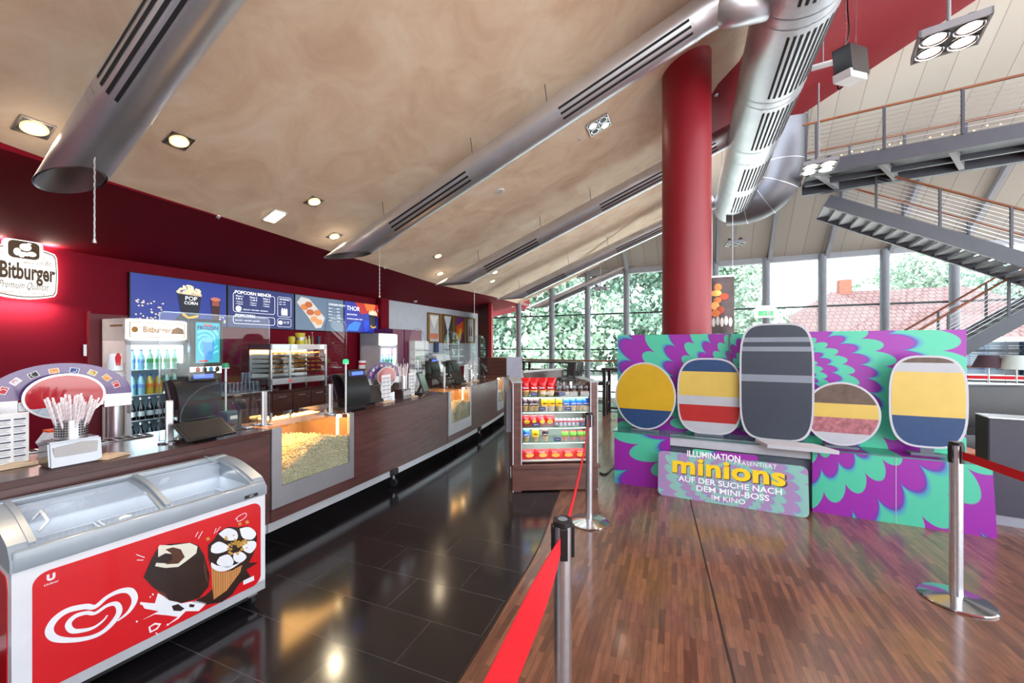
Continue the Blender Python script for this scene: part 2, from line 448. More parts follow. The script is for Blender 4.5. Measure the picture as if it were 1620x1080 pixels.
# glass facade: posts, transoms, eaves beam, panes
SP = 15*.0793*1.1092
mb = MB()
posts = [fac(SP*k) for k in range(-2, 13)]
def ftop(p): return min(4.15, tz(p.x, p.y)+.03)
for p in posts: mb.cyl((p.x, p.y, -.02), (p.x, p.y, ftop(p)), .10, n=16)
struct(mb.build('window_1', mat('facade_post_paint', srgb(130, 134, 142), .45), smooth=40))
mb = MB()
pa, pb = posts[0]-FN*.1, posts[-1]-FN*.1
for z in (2.72, 1.50, .75, .05):
    if z > 2: mb.bar((pa.x, pa.y, z), (pb.x, pb.y, z), .05, .05)
    else: mb.bar((pa.x, pa.y, z), (pb.x, pb.y, z), .05, .045)
struct(mb.build('window_2', mat('transom_paint', srgb(52, 60, 66), .5)))
mb = MB(); ea = fac(2.3); mb.bar((ea.x, ea.y, 4.13), (pb.x, pb.y, 4.13), .16, .22)
struct(mb.build('trim_4', M_steellight))
for k in range(len(posts)-1):
    p, q = posts[k]-FN*.1, posts[k+1]-FN*.1
    mb = MB(); mb.poly([(p.x, p.y, .05), (q.x, q.y, .05), (q.x, q.y, ftop(q)-.02), (p.x, p.y, ftop(p)-.02)], FN*-.012)
    struct(mb.build('window_%d' % (k+3), M_glass))
# timber handrail along the facade with two thin rails under it
mb = MB(); a, b = fac(-1)+FN*.25, fac(13)+FN*.25
mb.cyl((a.x, a.y, 1.12), (b.x, b.y, 1.12), .028)
hr = mb.build('facade_handrail', M_rail, smooth=30)
tag(hr, 'long round timber handrail running along the glass facade', 'handrail')
mb = MB()
for z in (.8, .5, .25): mb.cyl((a.x, a.y, z), (b.x, b.y, z), .012, n=8)
for k in range(-1, 12):
    p = fac(SP*k); mb.cyl((p.x, p.y, 1.0), (p.x+FN.x*.25, p.y+FN.y*.25, 1.11), .012, n=8)
mb.build('rail', M_steellight, hr)

# grey upper wall, dark timber end wall and its red edge at the far end of the bar
mb = MB()
p, q = wallpt(609, .03), wallpt(764, .03)
mb.poly([(p.x, p.y, .9), (q.x, q.y, .9), (q.x, q.y, 2.9), (p.x, p.y, 2.9)], nrm*.02)
struct(mb.build('wall_grey', mat('pale_grey_paint', srgb(196, 202, 212), .6)))
mb = MB()
p = wallpt(606, .12)
mb.box((p.x, p.y, 1.9), (.14, .3, 1.95), (0, 0, R(-23.7)))
struct(mb.build('trim_5', M_red))
mb = MB()
p0, p1 = W(756, 548, 14.1), W(773, 548, 13.6)
mb.poly([(p0.x, p0.y, 0), (p1.x, p1.y, 0), (p1.x, p1.y, 3.05), (p0.x, p0.y, 3.05)], (0, .9, 0))
struct(mb.build('wall_timber', M_wood))
mb = MB(); p2 = W(777.5, 548, 13.55)
mb.poly([(p1.x, p1.y, 0), (p2.x, p2.y, 0), (p2.x, p2.y, 3.1), (p1.x, p1.y, 3.1)], (0, 1.2, 0))
struct(mb.build('trim_6', mat('crimson_edge', srgb(190, 30, 50), .5)))

# red door in the bar wall with its frame
o = wallpt(141, .012); o2 = wallpt(232, .012)
door = MB().span((0, -.03, 0), ((o2-o).length, 0, 2.05)).build('door_1', mat('crimson_door', srgb(104, 8, 28), .45), loc=(o.x, o.y, 0), rotz=CUST)
struct(door)
MB().box((-.06, -.05, 1.55), (.035, .03, .16), bev=.005).build('door_hinge', M_steel, door)
MB().span((-.03, -.045, 0), (0, -.0, 2.08)).build('door_frame', mat('crimson_frame', srgb(120, 6, 28), .5), door)

# round red column
cc = Vector((2.21, 5.05, 0))
M_colm = mat('crimson_column_paint', srgb(136, 8, 28), .42, bump=(120, .08), noise=(2, .04))
mb = MB(); n = 64; rad = .288
low = []; top = []
for k in range(n):
    a = 2*PI*k/n; x, y = cc.x+rad*math.cos(a), cc.y+rad*math.sin(a)
    low.append(mb.bm.verts.new((x, y, 0))); top.append(mb.bm.verts.new((x, y, tz(x, y)+.01)))
for k in range(n): mb.bm.faces.new((low[k], low[(k+1) % n], top[(k+1) % n], top[k]))
col = mb.build('column', M_colm, smooth=True)
tag(col, 'thick round crimson column rising to the plastered ceiling', 'column', kind='structure')

# outside ground, made pale and spread all round to bounce light onto the ceiling
mb = MB(); g0, g1 = fac(-20)-FN*.2, fac(40)-FN*.2
mb.poly([(-90, -60, -.12), (90, -60, -.12), (90, 110, -.12), (-90, 110, -.12)])
struct(mb.build('ground', mat('pale_bounce_paving', srgb(225, 222, 214), .9, noise=(1, .1))))
# ================================================================== ventilation ducts
U = Vector((1.963, -1, .813)).normalized()
M_slot = mat('duct_slot_black', (.01, .01, .012), .8)
M_ductin = mat('duct_inside', (.45, .44, .45), .5, .8)
def frame(d):
    x = d.cross(Vector((0, 0, 1))).normalized(); return x, d.cross(x).normalized()*-1
def pt_on(c, d, r, a):                      # a = 0 top, 90 towards the camera's right/front, 180 underneath
    x, up = frame(d)
    return c+(up*math.cos(R(a))+x*math.sin(R(a)))*r
def slots(mb, c0, c1, d, r, angs, w):
    for a in angs:
        rows = []
        for s in (0, 1):
            c = c1 if s else c0
            rows.append([pt_on(c, d, r+.0035, a-w/2), pt_on(c, d, r+.0035, a), pt_on(c, d, r+.0035, a+w/2)])
        mb.quad_sheet(rows)
def band(parent, c, d, r, w=.012):
    pts = []
    mb = MB(); x, up = frame(d); rings = []
    for s in (-.5, .5):
        rings.append([mb.bm.verts.new(c+d*s*w+(x*math.cos(2*PI*k/40)+up*math.sin(2*PI*k/40))*(r+.005)) for k in range(40)])
    for k in range(40): mb.bm.faces.new((rings[0][k], rings[0][(k+1) % 40], rings[1][(k+1) % 40], rings[1][k]))
    return mb.build('joint_band', M_duct, parent, smooth=True)
def slopeduct(tip_c, L, r, zcut, label, segs, bands, angs, sw=9, hang=(), elbow=None):
    """tip_c: axis point near the lower end, cut level with the floor"""
    c = Vector(tip_c); t = thing('ceiling_duct', label, 'air duct', c, 0, 'sloping silver air ducts')
    x, up = frame(U); n = 48
    def tubemesh(rr, rev):
        mb = MB(); low = []; hi = []
        for k in range(n):
            a = 2*PI*k/n; o = (x*math.cos(a)+up*math.sin(a))*rr
            s = (zcut-c.z-o.z)/U.z
            low.append(mb.bm.verts.new(o+U*s)); hi.append(mb.bm.verts.new(o+U*L))
        for k in range(n): mb.bm.faces.new((low[k], low[(k+1) % n], hi[(k+1) % n], hi[k]))
        return mb
    tubemesh(r, 0).build('duct_tube', M_duct, t, smooth=True)
    tubemesh(r-.012, 1).build('duct_lining', M_ductin, t, smooth=True)
    for (s0, s1) in segs:
        mb = MB(); slots(mb, U*s0, U*s1, U, r, angs, sw); mb.build('slot_vent', M_slot, t)
    for s in bands: band(t, U*s, U, r)
    for s in hang:
        p = U*s+Vector((0, 0, r)); w = c+p; top = tz(w.x, w.y)-c.z
        MB().cyl(p, (p.x-.03, p.y, top), .005, n=6).build('hanger_wire', M_steelpaint, t)
    return t
def axis_pt(px, py, drop):                  # point on the plane 'drop' below the plaster
    return onplane(px, py, TA, TB, TC-drop)
DR = .42
def sparam(p0, px):                         # parameter along U from p0 whose picture x is px
    r = (px-CX)/F
    return (r*p0.y-p0.x)/(U.x-r*U.y)
A = [118, 138, 158]
c1 = axis_pt(110, 286, DR); z1 = c1.z
s1a, s1b = sparam(c1, 195), sparam(c1, 205)
slopeduct(c1, 4.5, .168, z1, 'widest silver air duct over the beer sign, with four black slots', [(s1b+.03, s1b+2.4)], (s1a-.06, s1a+.02), [92, 110, 128, 146], 7, hang=(s1a+1.2,))
c2 = axis_pt(549, 404, DR)
S = lambda px: sparam(c2, px)
slopeduct(c2, S(1094)+.02, .165, c2.z, 'silver air duct over the menu screens, joining the big trunk duct', [(S(626), S(745)), (S(888), S(1088))], (S(603), S(612), S(750), S(766), S(860), S(880), S(1092)), [112, 132, 152], 8, hang=(S(608), S(748), S(866)))
c3 = axis_pt(716, 449, DR)
S = lambda px: sparam(c3, px)
slopeduct(c3, S(1180), .165, c3.z, 'silver air duct behind the one over the screens, running behind the column', [(S(770), S(852)), (S(950), S(1130))], (S(755), S(762), S(858), S(868), S(930), S(940)), [112, 132, 152], 8, hang=(S(758), S(856), S(935)))
c4 = axis_pt(808, 472, DR)
S = lambda px: sparam(c4, px)
slopeduct(c4, S(1130), .165, c4.z, 'second farthest sloping silver air duct, third one left of the column', [(S(835), S(895)), (S(975), S(1100))], (S(825), S(900), S(960)), [112, 132, 152], 8, hang=(S(822), S(900), S(962)))
c5 = axis_pt(850, 486, DR)
S = lambda px: sparam(c5, px)
slopeduct(c5, S(1100), .165, c5.z, 'farthest sloping silver air duct, lying along the window heads', [(S(880), S(925)), (S(985), S(1080))], (S(870), S(930), S(975)), [112, 132, 152], 8, hang=(S(863), S(930)))

# elbow of the second duct and the horizontal trunk duct
D2 = Vector((.44, 1, 0)).normalized()
TR = .37
tr0 = Vector((2.72, 3.8, 4.93))
def trp(Y): return tr0+Vector((.44, 1, 0))*(Y-3.8)
e0 = c2+U*(sparam(c2, 1094))
tk = thing('trunk_duct', 'big round silver trunk duct with rows of short black slots, right of the column', 'air duct', (tr0.x, tr0.y, tr0.z))
Lc = lambda v: Vector(v)-tr0
MB().tube([Lc(trp(1.2)), Lc(trp(9.5))], TR, 56).build('duct_tube', M_duct, tk, smooth=40)
j0 = trp(3.78); el = [Lc(e0), Lc(e0+U*.14), Lc(e0+U*.28+Vector((.0, 0, -.03))), Lc(e0+U*.42+Vector((.02, 0, -.12))), Lc(Vector((j0.x-.1, j0.y, j0.z)))]
MB().tube([Vector(p) for p in spline(el, 5)], .165, 32).build('branch_elbow', M_duct, tk, smooth=40)
for i, (ya, yb) in enumerate([(2.5, 3.45), (3.8, 4.75), (5.05, 6.0), (6.65, 7.6), (7.9, 8.8)]):
    mb = MB(); slots(mb, Lc(trp(ya)), Lc(trp(yb)), D2, TR, [114+a*8.5 for a in range(10)], 4.0)
    mb.build('slot_vent', M_slot, tk)
for y in (3.6, 3.72, 4.85, 4.97, 6.12, 6.5, 7.72, 8.95): band(tk, Lc(trp(y)), D2, TR, .016)
# grey riser: drops beside the gallery and bends into the trunk duct
rs = thing('riser_duct', 'dark silver riser duct bending up from the far end of the trunk duct', 'air duct', (5.85, 8.5, 6.6))
O = Vector((5.85, 8.5, 6.6))
path = [Vector((5.85, 8.5, 8.0)), Vector((5.85, 8.5, 6.4)), Vector((5.85, 8.55, 5.55)), Vector((5.80, 8.65, 5.15)), Vector((5.62, 8.85, 4.88)), Vector((5.35, 9.1, 4.80)), Vector((5.05, 9.3, 4.82))]
MB().tube([Vector(p)-O for p in spline(path, 3)], .385, 44).build('duct_tube', mat('duct_dull', (.20, .20, .22), .5, 1, noise=(3, .1)), rs, smooth=50)
for i in (1, 2, 3, 4, 5):
    d = (path[i+1]-path[i-1]).normalized(); band(rs, path[i]-O, d, .387, .014)

# ================================================================== lights set in the plaster
M_bulb = mat('warm_lamp_glow', (1, .9, .7), .4, emit=(1, .80, .50), estr=4)
M_bulbw = mat('white_lamp_glow', (1, .95, .85), .4, emit=(1, .88, .68), estr=16)
NV = Vector((-TA, -TB, 1)).normalized()
def plane_mat(p, yaw):
    z = -NV; xdir = Vector((math.cos(yaw), math.sin(yaw), 0)); x = (xdir-z*xdir.dot(z)).normalized(); y = z.cross(x)
    return Matrix.Translation(p) @ Matrix((x, y, z)).transposed().to_4x4()
def recessed(px, py, label, w=.165, on=True):
    p = T(px, py); t = thing('downlight', label, 'ceiling light', p, 0, None)
    M = plane_mat(p, R(66)); t.matrix_world = M
    mb = MB()
    for s in ((-1, 0), (1, 0), (0, -1), (0, 1)):
        sx, sy = (w*1.0, w*.09) if s[0] == 0 else (w*.09, w*1.0)
        mb.box((s[0]*w*.5, s[1]*w*.5, .004), (sx+w*.09*(s[0] == 0), sy+.0, .012))
    mb.build('trim_frame', M_steel, t)
    MB().box((0, 0, .0015), (w*.92, w*.92, .002)).build('housing', M_steelpaint, t)
    MB().cyl((0, 0, .002), (0, 0, .018), w*.42, w*.44, 24).build('lamp_ring', mat('warm_lamp_ring', (.8, .6, .35), .3, emit=(1, .62, .25), estr=.8), t)
    MB().cyl((0, 0, .012), (0, 0, .021), w*.34, w*.34, 20).build('bulb', M_bulb, t)
    l = bpy.data.lights.new('downlight_beam', 'SPOT'); l.energy = 34; l.spot_size = R(110); l.spot_blend = .7; l.color = (1, .80, .55); l.shadow_soft_size = .05
    lo = bpy.data.objects.new('downlight_beam', l); COL.objects.link(lo); lo.parent = t; lo.location = (0, 0, .05); lo.rotation_euler = (PI, 0, 0)
    return t
recessed(54, 201, 'square downlight left of the widest duct, nearest the left edge', .175)
recessed(283, 222, 'square downlight just right of the widest duct')
recessed(497, 318, 'square downlight right of the rectangular emergency light')
recessed(529, 373, 'square downlight above the tip of the duct over the menu screens')
recessed(693, 404, 'upper of the two square downlights between the two long ducts')
recessed(696, 432, 'lower of the two square downlights between the two long ducts')
recessed(783, 430, 'small square downlight between the third and fourth ducts, upper one', .15)
recessed(779, 444, 'small square downlight between the third and fourth ducts, lower one', .15)
# rectangular emergency light
p = T(434, 341); t = thing('emergency_light', 'rectangular clear emergency light on the plaster ceiling', 'ceiling light', p); t.matrix_world = plane_mat(p, R(66))
MB().box((0, 0, .008), (.17, .27, .016), bev=.006).build('base_plate', M_white, t)
MB().box((0, 0, .022), (.145, .235, .02), bev=.008).build('lens', mat('prismatic_lens', (.95, .93, .88), .2, emit=(1, .9, .7), estr=1.4), t)
MB().box((.0, 0, .034), (.05, .19, .006), bev=.002).build('tube_lamp', mat('tube_glow', (1, 1, 1), .4, emit=(1, .92, .78), estr=9), t)
def quad(t, M, w, lit):
    mb = MB()
    for i in (-.5, .5): mb.box((i*w, 0, .006), (.01, w, .03)); mb.box((0, i*w, .006), (w, .01, .03))
    mb.box((0, 0, .006), (.01, w, .03)); mb.box((0, 0, .006), (w, .01, .03)); mb.build('frame', M_steel, t)
    MB().box((0, 0, .0), (w*.97, w*.97, .012)).build('housing', M_blackmat, t)
    for k, (i, j) in enumerate(((-1, -1), (1, -1), (-1, 1), (1, 1))):
        c = (i*w*.25, j*w*.25)
        MB().cyl((c[0], c[1], .004), (c[0], c[1], .022), w*.20, w*.215, 24).build('lamp_ring', M_chrome, t)
        MB().cyl((c[0], c[1], .01), (c[0], c[1], .026), w*.15, w*.15, 20).build('bulb', M_bulbw if k in lit else M_steelpaint, t)
p = T(947, 197); t = thing('four_lamp_downlight', 'square four-lamp light in the plaster left of the column, two lamps lit', 'ceiling light', p); t.matrix_world = plane_mat(p, R(66))
quad(t, None, .30, (0, 3))
p = T(976, 318); t = thing('four_lamp_downlight', 'four-lamp light in the plaster just under the duct left of the column', 'ceiling light', p); t.matrix_world = plane_mat(p, R(66))
quad(t, None, .30, (2, 3))
# loudspeaker and smoke detectors
p = T(790, 303); t = thing('ceiling_speaker', 'round white flush loudspeaker in the plaster ceiling', 'speaker', p); t.matrix_world = plane_mat(p, 0)
MB().cyl((0, 0, 0), (0, 0, .012), .085, .08, 32).build('bezel', M_white, t)
MB().cyl((0, 0, .008), (0, 0, .014), .062, .06, 32).build('grille', mat('speaker_grille', srgb(200, 190, 180), .7, noise=(400, .3)), t)
for px, py, lb in ((345, 342, 'small white sensor at the plaster edge left of the emergency light'), (918, 219, 'small white sensor in the plaster beside the four-lamp light'), (1133, 150, 'small white sensor on the red ceiling right of the column'), (609, 423, 'small white sensor at the plaster edge above the fourth menu screen')):
    p = T(px, py); t = thing('ceiling_sensor', lb, 'sensor', p); t.matrix_world = plane_mat(p, 0)
    MB().cyl((0, 0, 0), (0, 0, .012), .028, .022, 16).build('base', M_white, t)
    MB().cyl((0, 0, .012), (0, 0, .035), .010, .006, 12).build('probe', M_steel, t)
# small spotlights in the red soffit
def soffpt(px, py):                         # between the wall-top line and the edge
    zz = 2.93; Y = F*(zz-EYE)/(CY-py); return Vector(((px-CX)*Y/F, Y, zz))
for i, (px, py) in enumerate([(644, 479), (675, 485), (699, 489), (720, 492), (739, 495), (760, 494)]):
    p = soffpt(px, py)
    p.z += .03
    t = thing('soffit_spot', 'tiny white spotlight in the red soffit over the bar', 'spotlight', p, 0, 'tiny spots in the red soffit')
    MB().cyl((0, 0, -.03), (0, 0, .04), .05, .05, 14).build('ring', M_white, t)
    MB().cyl((0, 0, -.036), (0, 0, -.03), .035, .035, 14).build('bulb', M_bulbw, t)
p = soffpt(657, 475); t = thing('smoke_detector', 'white round smoke detector on the red soffit', 'smoke detector', p); MB().cyl((0, 0, -.05), (0, 0, .05), .045, .07, 18).build('housing', M_white, t)
# chains with small weights hanging from the ducts
def chain(px, py0, py1, Y, label, th=.004):
    a, b = W(px, py0, Y), W(px+1.5, py1, Y)
    t = thing('duct_chain', label, 'chain', b)
    mb = MB(); n_ = int((a.z-b.z)/.028)
    for k in range(n_):
        z = k*.028; mb.box((0, 0, z+.014), (.012 if k % 2 else .004, .004 if k % 2 else .012, .030), bev=.0015)
    mb.build('links', M_steel, t)
    MB().cyl((0, 0, -.02), (0, 0, .01), .014, .008, 10).build('pull_weight', M_steel, t)
chain(148, 168, 380, c1.y-.3, 'long thin steel chain hanging from the widest duct above the beer sign')
chain(599, 372, 468, c2.y-.25, 'thin steel chain hanging from the duct over the menu screens')
chain(749, 456, 498, c3.y-.2, 'thin steel chain hanging from the duct behind the column, over the far bar')

# ================================================================== hanging lamps, projector
def pendant(px, py, Y, w, label, yaw, topz, on=(0, 1, 2, 3), energy=60):
    p = W(px, py, Y); t = thing('pendant_lamp', label, 'pendant lamp', p, yaw)
    hd = bpy.data.objects.new('lamp_head', None)
    mb = MB(); MB.box(mb, (0, 0, 0), (w, w, .05)); body = mb.build('lamp_head', M_steelpaint, t)
    mbf = MB()
    for i in (-.5, .5): mbf.box((i*w, 0, -.01), (.015, w+.015, .06)); mbf.box((0, i*w, -.01), (w+.015, .015, .06))
    mbf.build('frame', M_steellight, body)
    for k, (i, j) in enumerate(((-1, -1), (1, -1), (-1, 1), (1, 1))):
        c = (i*w*.25, j*w*.25)
        MB().lathe([(w*.235, -.045), (w*.235, -.03), (w*.20, -.028), (w*.17, -.035)], (c[0], c[1], 0), 28).build('reflector_ring', M_chrome, body, smooth=True)
        MB().cyl((c[0], c[1], -.034), (c[0], c[1], -.026), w*.175, w*.175, 24).build('bulb', M_bulbw if k in on else M_steelpaint, body)
    for i in (-1, 1): MB().cyl((i*w*.3, 0, .02), (i*w*.3, 0, .12), .05, .04, 14).build('ballast', M_steelpaint, t)
    MB().cyl((0, 0, .02), (0, 0, topz-p.z), .014, n=10).build('rod', M_steellight, t)
    if energy:
        l = bpy.data.lights.new('pendant_beam', 'SPOT'); l.energy = energy; l.spot_size = R(120); l.spot_blend = .6; l.color = (1, .9, .75); l.shadow_soft_size = .15
        lo = bpy.data.objects.new('pendant_beam', l); COL.objects.link(lo); lo.parent = t; lo.location = (0, 0, -.08)
    return t
pendant(1501, 58, 3.4, .40, 'large lit four-lamp pendant at the top right, nearest the camera', R(-38), 6.2, energy=70)
pendant(1295, 262, 6.6, .46, 'lit four-lamp pendant on a thin rod in front of the gallery', R(-30), 6.5, energy=60)
pendant(1163, 384, 10.2, .42, 'unlit grey four-lamp pendant far off between column and window', R(-20), 6.4, (), 0)
pendant(950, 456, 12.3, .42, 'unlit small four-lamp pendant in front of the far windows', R(-20), 4.7, (), 0)
# projector in a black housing hung under the red ceiling, on chains
p = W(1346, 104, 4.6)
t = thing('projector', 'black box projector with a white base hanging on chains under the red ceiling', 'projector', p, R(-62))
MB().box((0, 0, .03), (.18, .42, .30), (R(12), 0, 0), bev=.01).build('housing', M_black, t)
MB().box((0, -.02, -.145), (.175, .40, .09), (R(12), 0, 0), bev=.006).build('lower_panel', M_white, t)
for s in (-1, 1):
    mb = MB()
    for k in range(60): mb.box((0, s*.12, .15+k*.028+.014), (.012 if k % 2 else .004, .004 if k % 2 else .012, .03))
    mb.build('chain', M_steel, t)
mb = MB(); mb.tube([Vector(q) for q in spline([(-.05, .15, -.02), (-.2, .2, -.1), (-.22, .25, .2), (-.1, .2, .5), (-.12, .22, .9), (-.1, .2, 1.6)], 6)], .008, 8); mb.build('cable', M_black, t)
t = thing('light_bracket', 'small white mounting plate on a rod in front of the projector', 'bracket', W(1302, 103, 5.2), R(-30))
MB().box((0, 0, 0), (.24, .10, .03), bev=.004).build('plate', M_white, t)
MB().cyl((0, 0, .015), (0, 0, 1.1), .008, n=8).build('rod', M_steellight, t)

# ================================================================== gallery and stairs
GD = Vector((.86, -.51, 0)).normalized(); GN = Vector((.51, .86, 0)).normalized()   # along, and away from the camera
GK = .88
g0 = W(1324, 252, 8.55*GK); ZG = g0.z
def gp(s, o=0, z=0): return Vector((g0.x+GD.x*s+GN.x*o, g0.y+GD.y*s+GN.y*o, ZG+z))
gal = thing('gallery_walkway', 'dark steel gallery walkway crossing high above the windows', 'gallery', gp(0))
GO = gp(0)
def gl(s, o=0, z=0): return gp(s, o, z)-GO
S0, S1 = -.42, 5.0
MB().bar(gl(S0, 0, -.11), gl(S1, 0, -.11), .12, .24).build('edge_beam', M_steelpaint, gal)
MB().bar(gl(S0, 1.2, -.11), gl(S1, 1.2, -.11), .12, .24).build('edge_beam', M_steelpaint, gal)
MB().poly([gl(S0, 0, -.02), gl(S1, 0, -.02), gl(S1, 1.2, -.02), gl(S0, 1.2, -.02)], (0, 0, -.03)).build('deck', M_steelpaint, gal)
MB().bar(gl(S0, .65, -.16), gl(S1, .65, -.16), .06, .10).build('middle_beam', M_steelpaint, gal)
for k in range(6):
    s = S0+.1+k*.92
    MB().bar(gl(s, .02, -.14), gl(s+.5, 1.17, -.14), .07, .16).build('cross_beam', M_steellight, gal)
def railing(name, label, P, pos, h, ncab, rail_m=M_rail, group=None, rr=.022):
    """P(s, z) -> point; pos: post positions"""
    o = P(pos[0], 0); t = thing(name, label, 'railing', o)
    q = lambda s, z: P(s, z)-o
    MB().cyl(q(pos[0]-.05, h), q(pos[-1]+.1, h), rr, n=14).build('handrail', rail_m, t, smooth=40)
    for s in pos: MB().bar(q(s, 0), q(s, h-.01), .05, .035, up=(GD.x, GD.y, 0)).build('post', M_steelpaint, t)
    for k in range(ncab):
        z = .08+(h-.14)*(k+.5)/ncab
        MB().cyl(q(pos[0], z), q(pos[-1], z), .004, n=6).build('cable', M_steel, t)
    return t
def post_s(px): 
    r = (px-CX)/F; return (r*g0.y-g0.x)/(GD.x-r*GD.y)
railing('gallery_railing', 'near gallery railing with timber handrail, posts and steel cables', lambda s, z: gp(s, -.07, z), [post_s(x) for x in (1274, 1290, 1397, 1520, 1680, 1860)], .76, 8)
railing('gallery_railing', 'rear gallery railing behind the near one, with a timber handrail', lambda s, z: gp(s, 1.26, z), [x*.85-.45 for x in range(0, 7)], .72, 7)
# small warm fairy lights strung behind the gallery
random.seed(3)
M_fairy = mat('fairy_light_glow', (1, .8, .4), .4, emit=(1, .5, .12), estr=2)
o = gp(0, 1.33, .1); t = thing('fairy_lights', 'string of tiny warm fairy lights on the rear gallery railing', 'string lights', o)
wirep = []
nb = 0
for k in range(0, 60):
    s = -.4+k*.085; z = .10+.50*abs(math.sin(k*1.37+.4)); p = gp(s, 1.34, z)-o; wirep.append(p)
    MB().ico(p, .015, 1).build('bulb', M_fairy, t)
mb = MB(); mb.tube(wirep, .002, 4, False); mb.build('wire', M_blackmat, t)

def flight(label, n0, n1, width, nst, side, zrail, posts_, under=True, cat='stairs'):
    """stringer tops from n0 to n1 (near side), second stringer 'width' away along side"""
    n0, n1, side = Vector(n0), Vector(n1), Vector(side).normalized()
    t = thing('steel_stairs', label, cat, n0)
    d = n1-n0; q = lambda f, o, z=0: d*f+side*o+Vector((0, 0, z))
    for o in (0, width): MB().bar(q(0, o, -.11), q(1, o, -.11), .06, .24).build('stringer', M_steelpaint, t)
    hd = Vector((d.x, d.y, 0)).normalized()
    for k in range(nst):
        f = (k+.5)/nst; c = q(f, width/2, -.12)
        mb = MB(); mb.bar(c-side*(width/2-.03), c+side*(width/2-.03), .27, .05)
        mb.build('tread', M_steellight, t)
    return t, q
n0 = W(1308, 309, 9.5*GK); n1 = W(1700, 425, 7.55*GK)
t, q = flight('upper steel stair flight descending right beneath the gallery, seen from below', n0, n1, 1.02, 17, (.51, .86, 0), .85, None)
dn = n1-n0
def strail(label, off, fs, h, nc):
    o = n0+dn*fs[0]+GN*off; t = thing('stair_railing', label, 'railing', o)
    P = lambda f, z: n0+dn*f+GN*off+Vector((0, 0, z))-o
    MB().cyl(P(fs[0]-.03, h), P(fs[-1]+.02, h), .022, n=12).build('handrail', M_rail, t, smooth=40)
    for f in fs: MB().bar(P(f, 0), P(f, h), .045, .035, up=(GD.x, GD.y, 0)).build('post', M_steelpaint, t)
    for k in range(nc):
        z = .1+(h-.15)*(k+.5)/nc; MB().cyl(P(fs[0], z), P(fs[-1], z), .004, n=6).build('cable', M_steel, t)
def fr(px, off=0):
    r = (px-CX)/F; a, b = n0+GN*off, dn; return (r*a.y-a.x)/(b.x-r*b.y)
strail('near railing of the upper stair flight', 0, [fr(1386), fr(1487), fr(1600), fr(1690)], .76, 8)
strail('rear railing of the upper stair flight', 1.02, [fr(1330, 1.02), fr(1428, 1.02), fr(1532, 1.02), fr(1640, 1.02)], .72, 7)
# lower flight
m0 = W(1420, 600, 9.6*GK); m1 = W(1700, 447, 8.3*GK)
n0, dn = m0, m1-m0
t, q = flight('lower steel stair flight rising to the right behind the display', m0, m1, 1.02, 14, (.51, .86, 0), .85, None)
strail('near railing of the lower stair flight', 0, [fr(1440), fr(1500), fr(1596), fr(1690)], .78, 8)
strail('rear railing of the lower stair flight', 1.02, [fr(1412, 1.02), fr(1484, 1.02), fr(1560, 1.02), fr(1660, 1.02)], .78, 8)
# landing on the right, where both flights end
o = (n0+dn); t = thing('stair_landing', 'steel landing where the stair flights meet at the right edge', 'landing', o)
MB().bar(Vector((0, 0, -.1)), GD*1.6+Vector((0, 0, -.1)), .1, .24).build('edge_beam', M_steelpaint, t)
MB().poly([Vector((0, 0, 0)), GD*1.6, GD*1.6+GN*1.2, GN*1.2], (0, 0, -.05)).build('deck', M_steelpaint, t)
# ================================================================== bar counter
CT = .95
def cpt(Y, off, z):                         # off: metres in front of (+) or behind (-) the counter's front edge
    n = EN(Y); return Vector((EX(Y)+n.x*off, Y+n.y*off, z))
def csweep(mb, Y0, Y1, prof, o, n=10):      # closed profile of (off, z) swept along the counter
    rings = []
    for k in range(n+1):
        Y = Y0+(Y1-Y0)*k/n
        rings.append([mb.bm.verts.new(cpt(Y, a, z)-o) for a, z in prof])
    m = len(prof)
    for a, b in zip(rings, rings[1:]):
        for i in range(m): mb.bm.faces.new((a[i], a[(i+1) % m], b[(i+1) % m], b[i]))
    mb.bm.faces.new(rings[0]); mb.bm.faces.new(list(reversed(rings[-1])))
    return mb
def cyaw(Y):                                # yaw of a thing on the counter whose front faces the customers
    n = EN(Y); return math.atan2(n.x, -n.y)
M_front = woodmat('dark_wood_counter_front', srgb(72, 44, 42), srgb(96, 62, 58), (1, 1, 9), .30, coat=.3)
M_strip = mat('brushed_plinth_sheen', (.62, .63, .66), .30, .4)  # strip lightened: its bright reflection is put into the colour
D1 = (3.13, 3.93); D2_ = (5.70, 6.50); D3 = (7.90, 8.45)
units = [(-.6, D1[0], 'front section of the dark wood bar counter behind the ice cream freezer'), (D1[1], D2_[0], 'long dark wood bar counter section between the first two popcorn displays'), (D2_[1], D3[0], 'dark wood bar counter section between the second and third popcorn displays'), (D3[1], 8.98, 'last dark wood bar counter section at the far end')]
UN = []
for Y0, Y1, lb in units:
    o = cpt((Y0+Y1)/2, 0, 0); t = thing('counter_unit', lb, 'bar counter', o, group=None); UN.append(t)
    csweep(MB(), Y0, Y1, [(0, .21), (0, .905), (-.70, .905), (-.70, .10), (-.30, .10), (-.30, .21)], o).build('body', M_front, t)
    csweep(MB(), Y0, Y1, [(-.035, .125), (-.035, .21), (-.055, .21), (-.055, .125)], o).build('plinth_strip', M_strip, t)
    csweep(MB(), Y0, Y1, [(-.28, 0), (-.28, .21), (-.66, .21), (-.66, 0)], o).build('plinth', M_blackmat, t)
    csweep(MB(), Y0, Y1, [(.012, .909), (.012, .948), (-.74, .948), (-.74, .909)], o).build('worktop', M_woodtop, t)
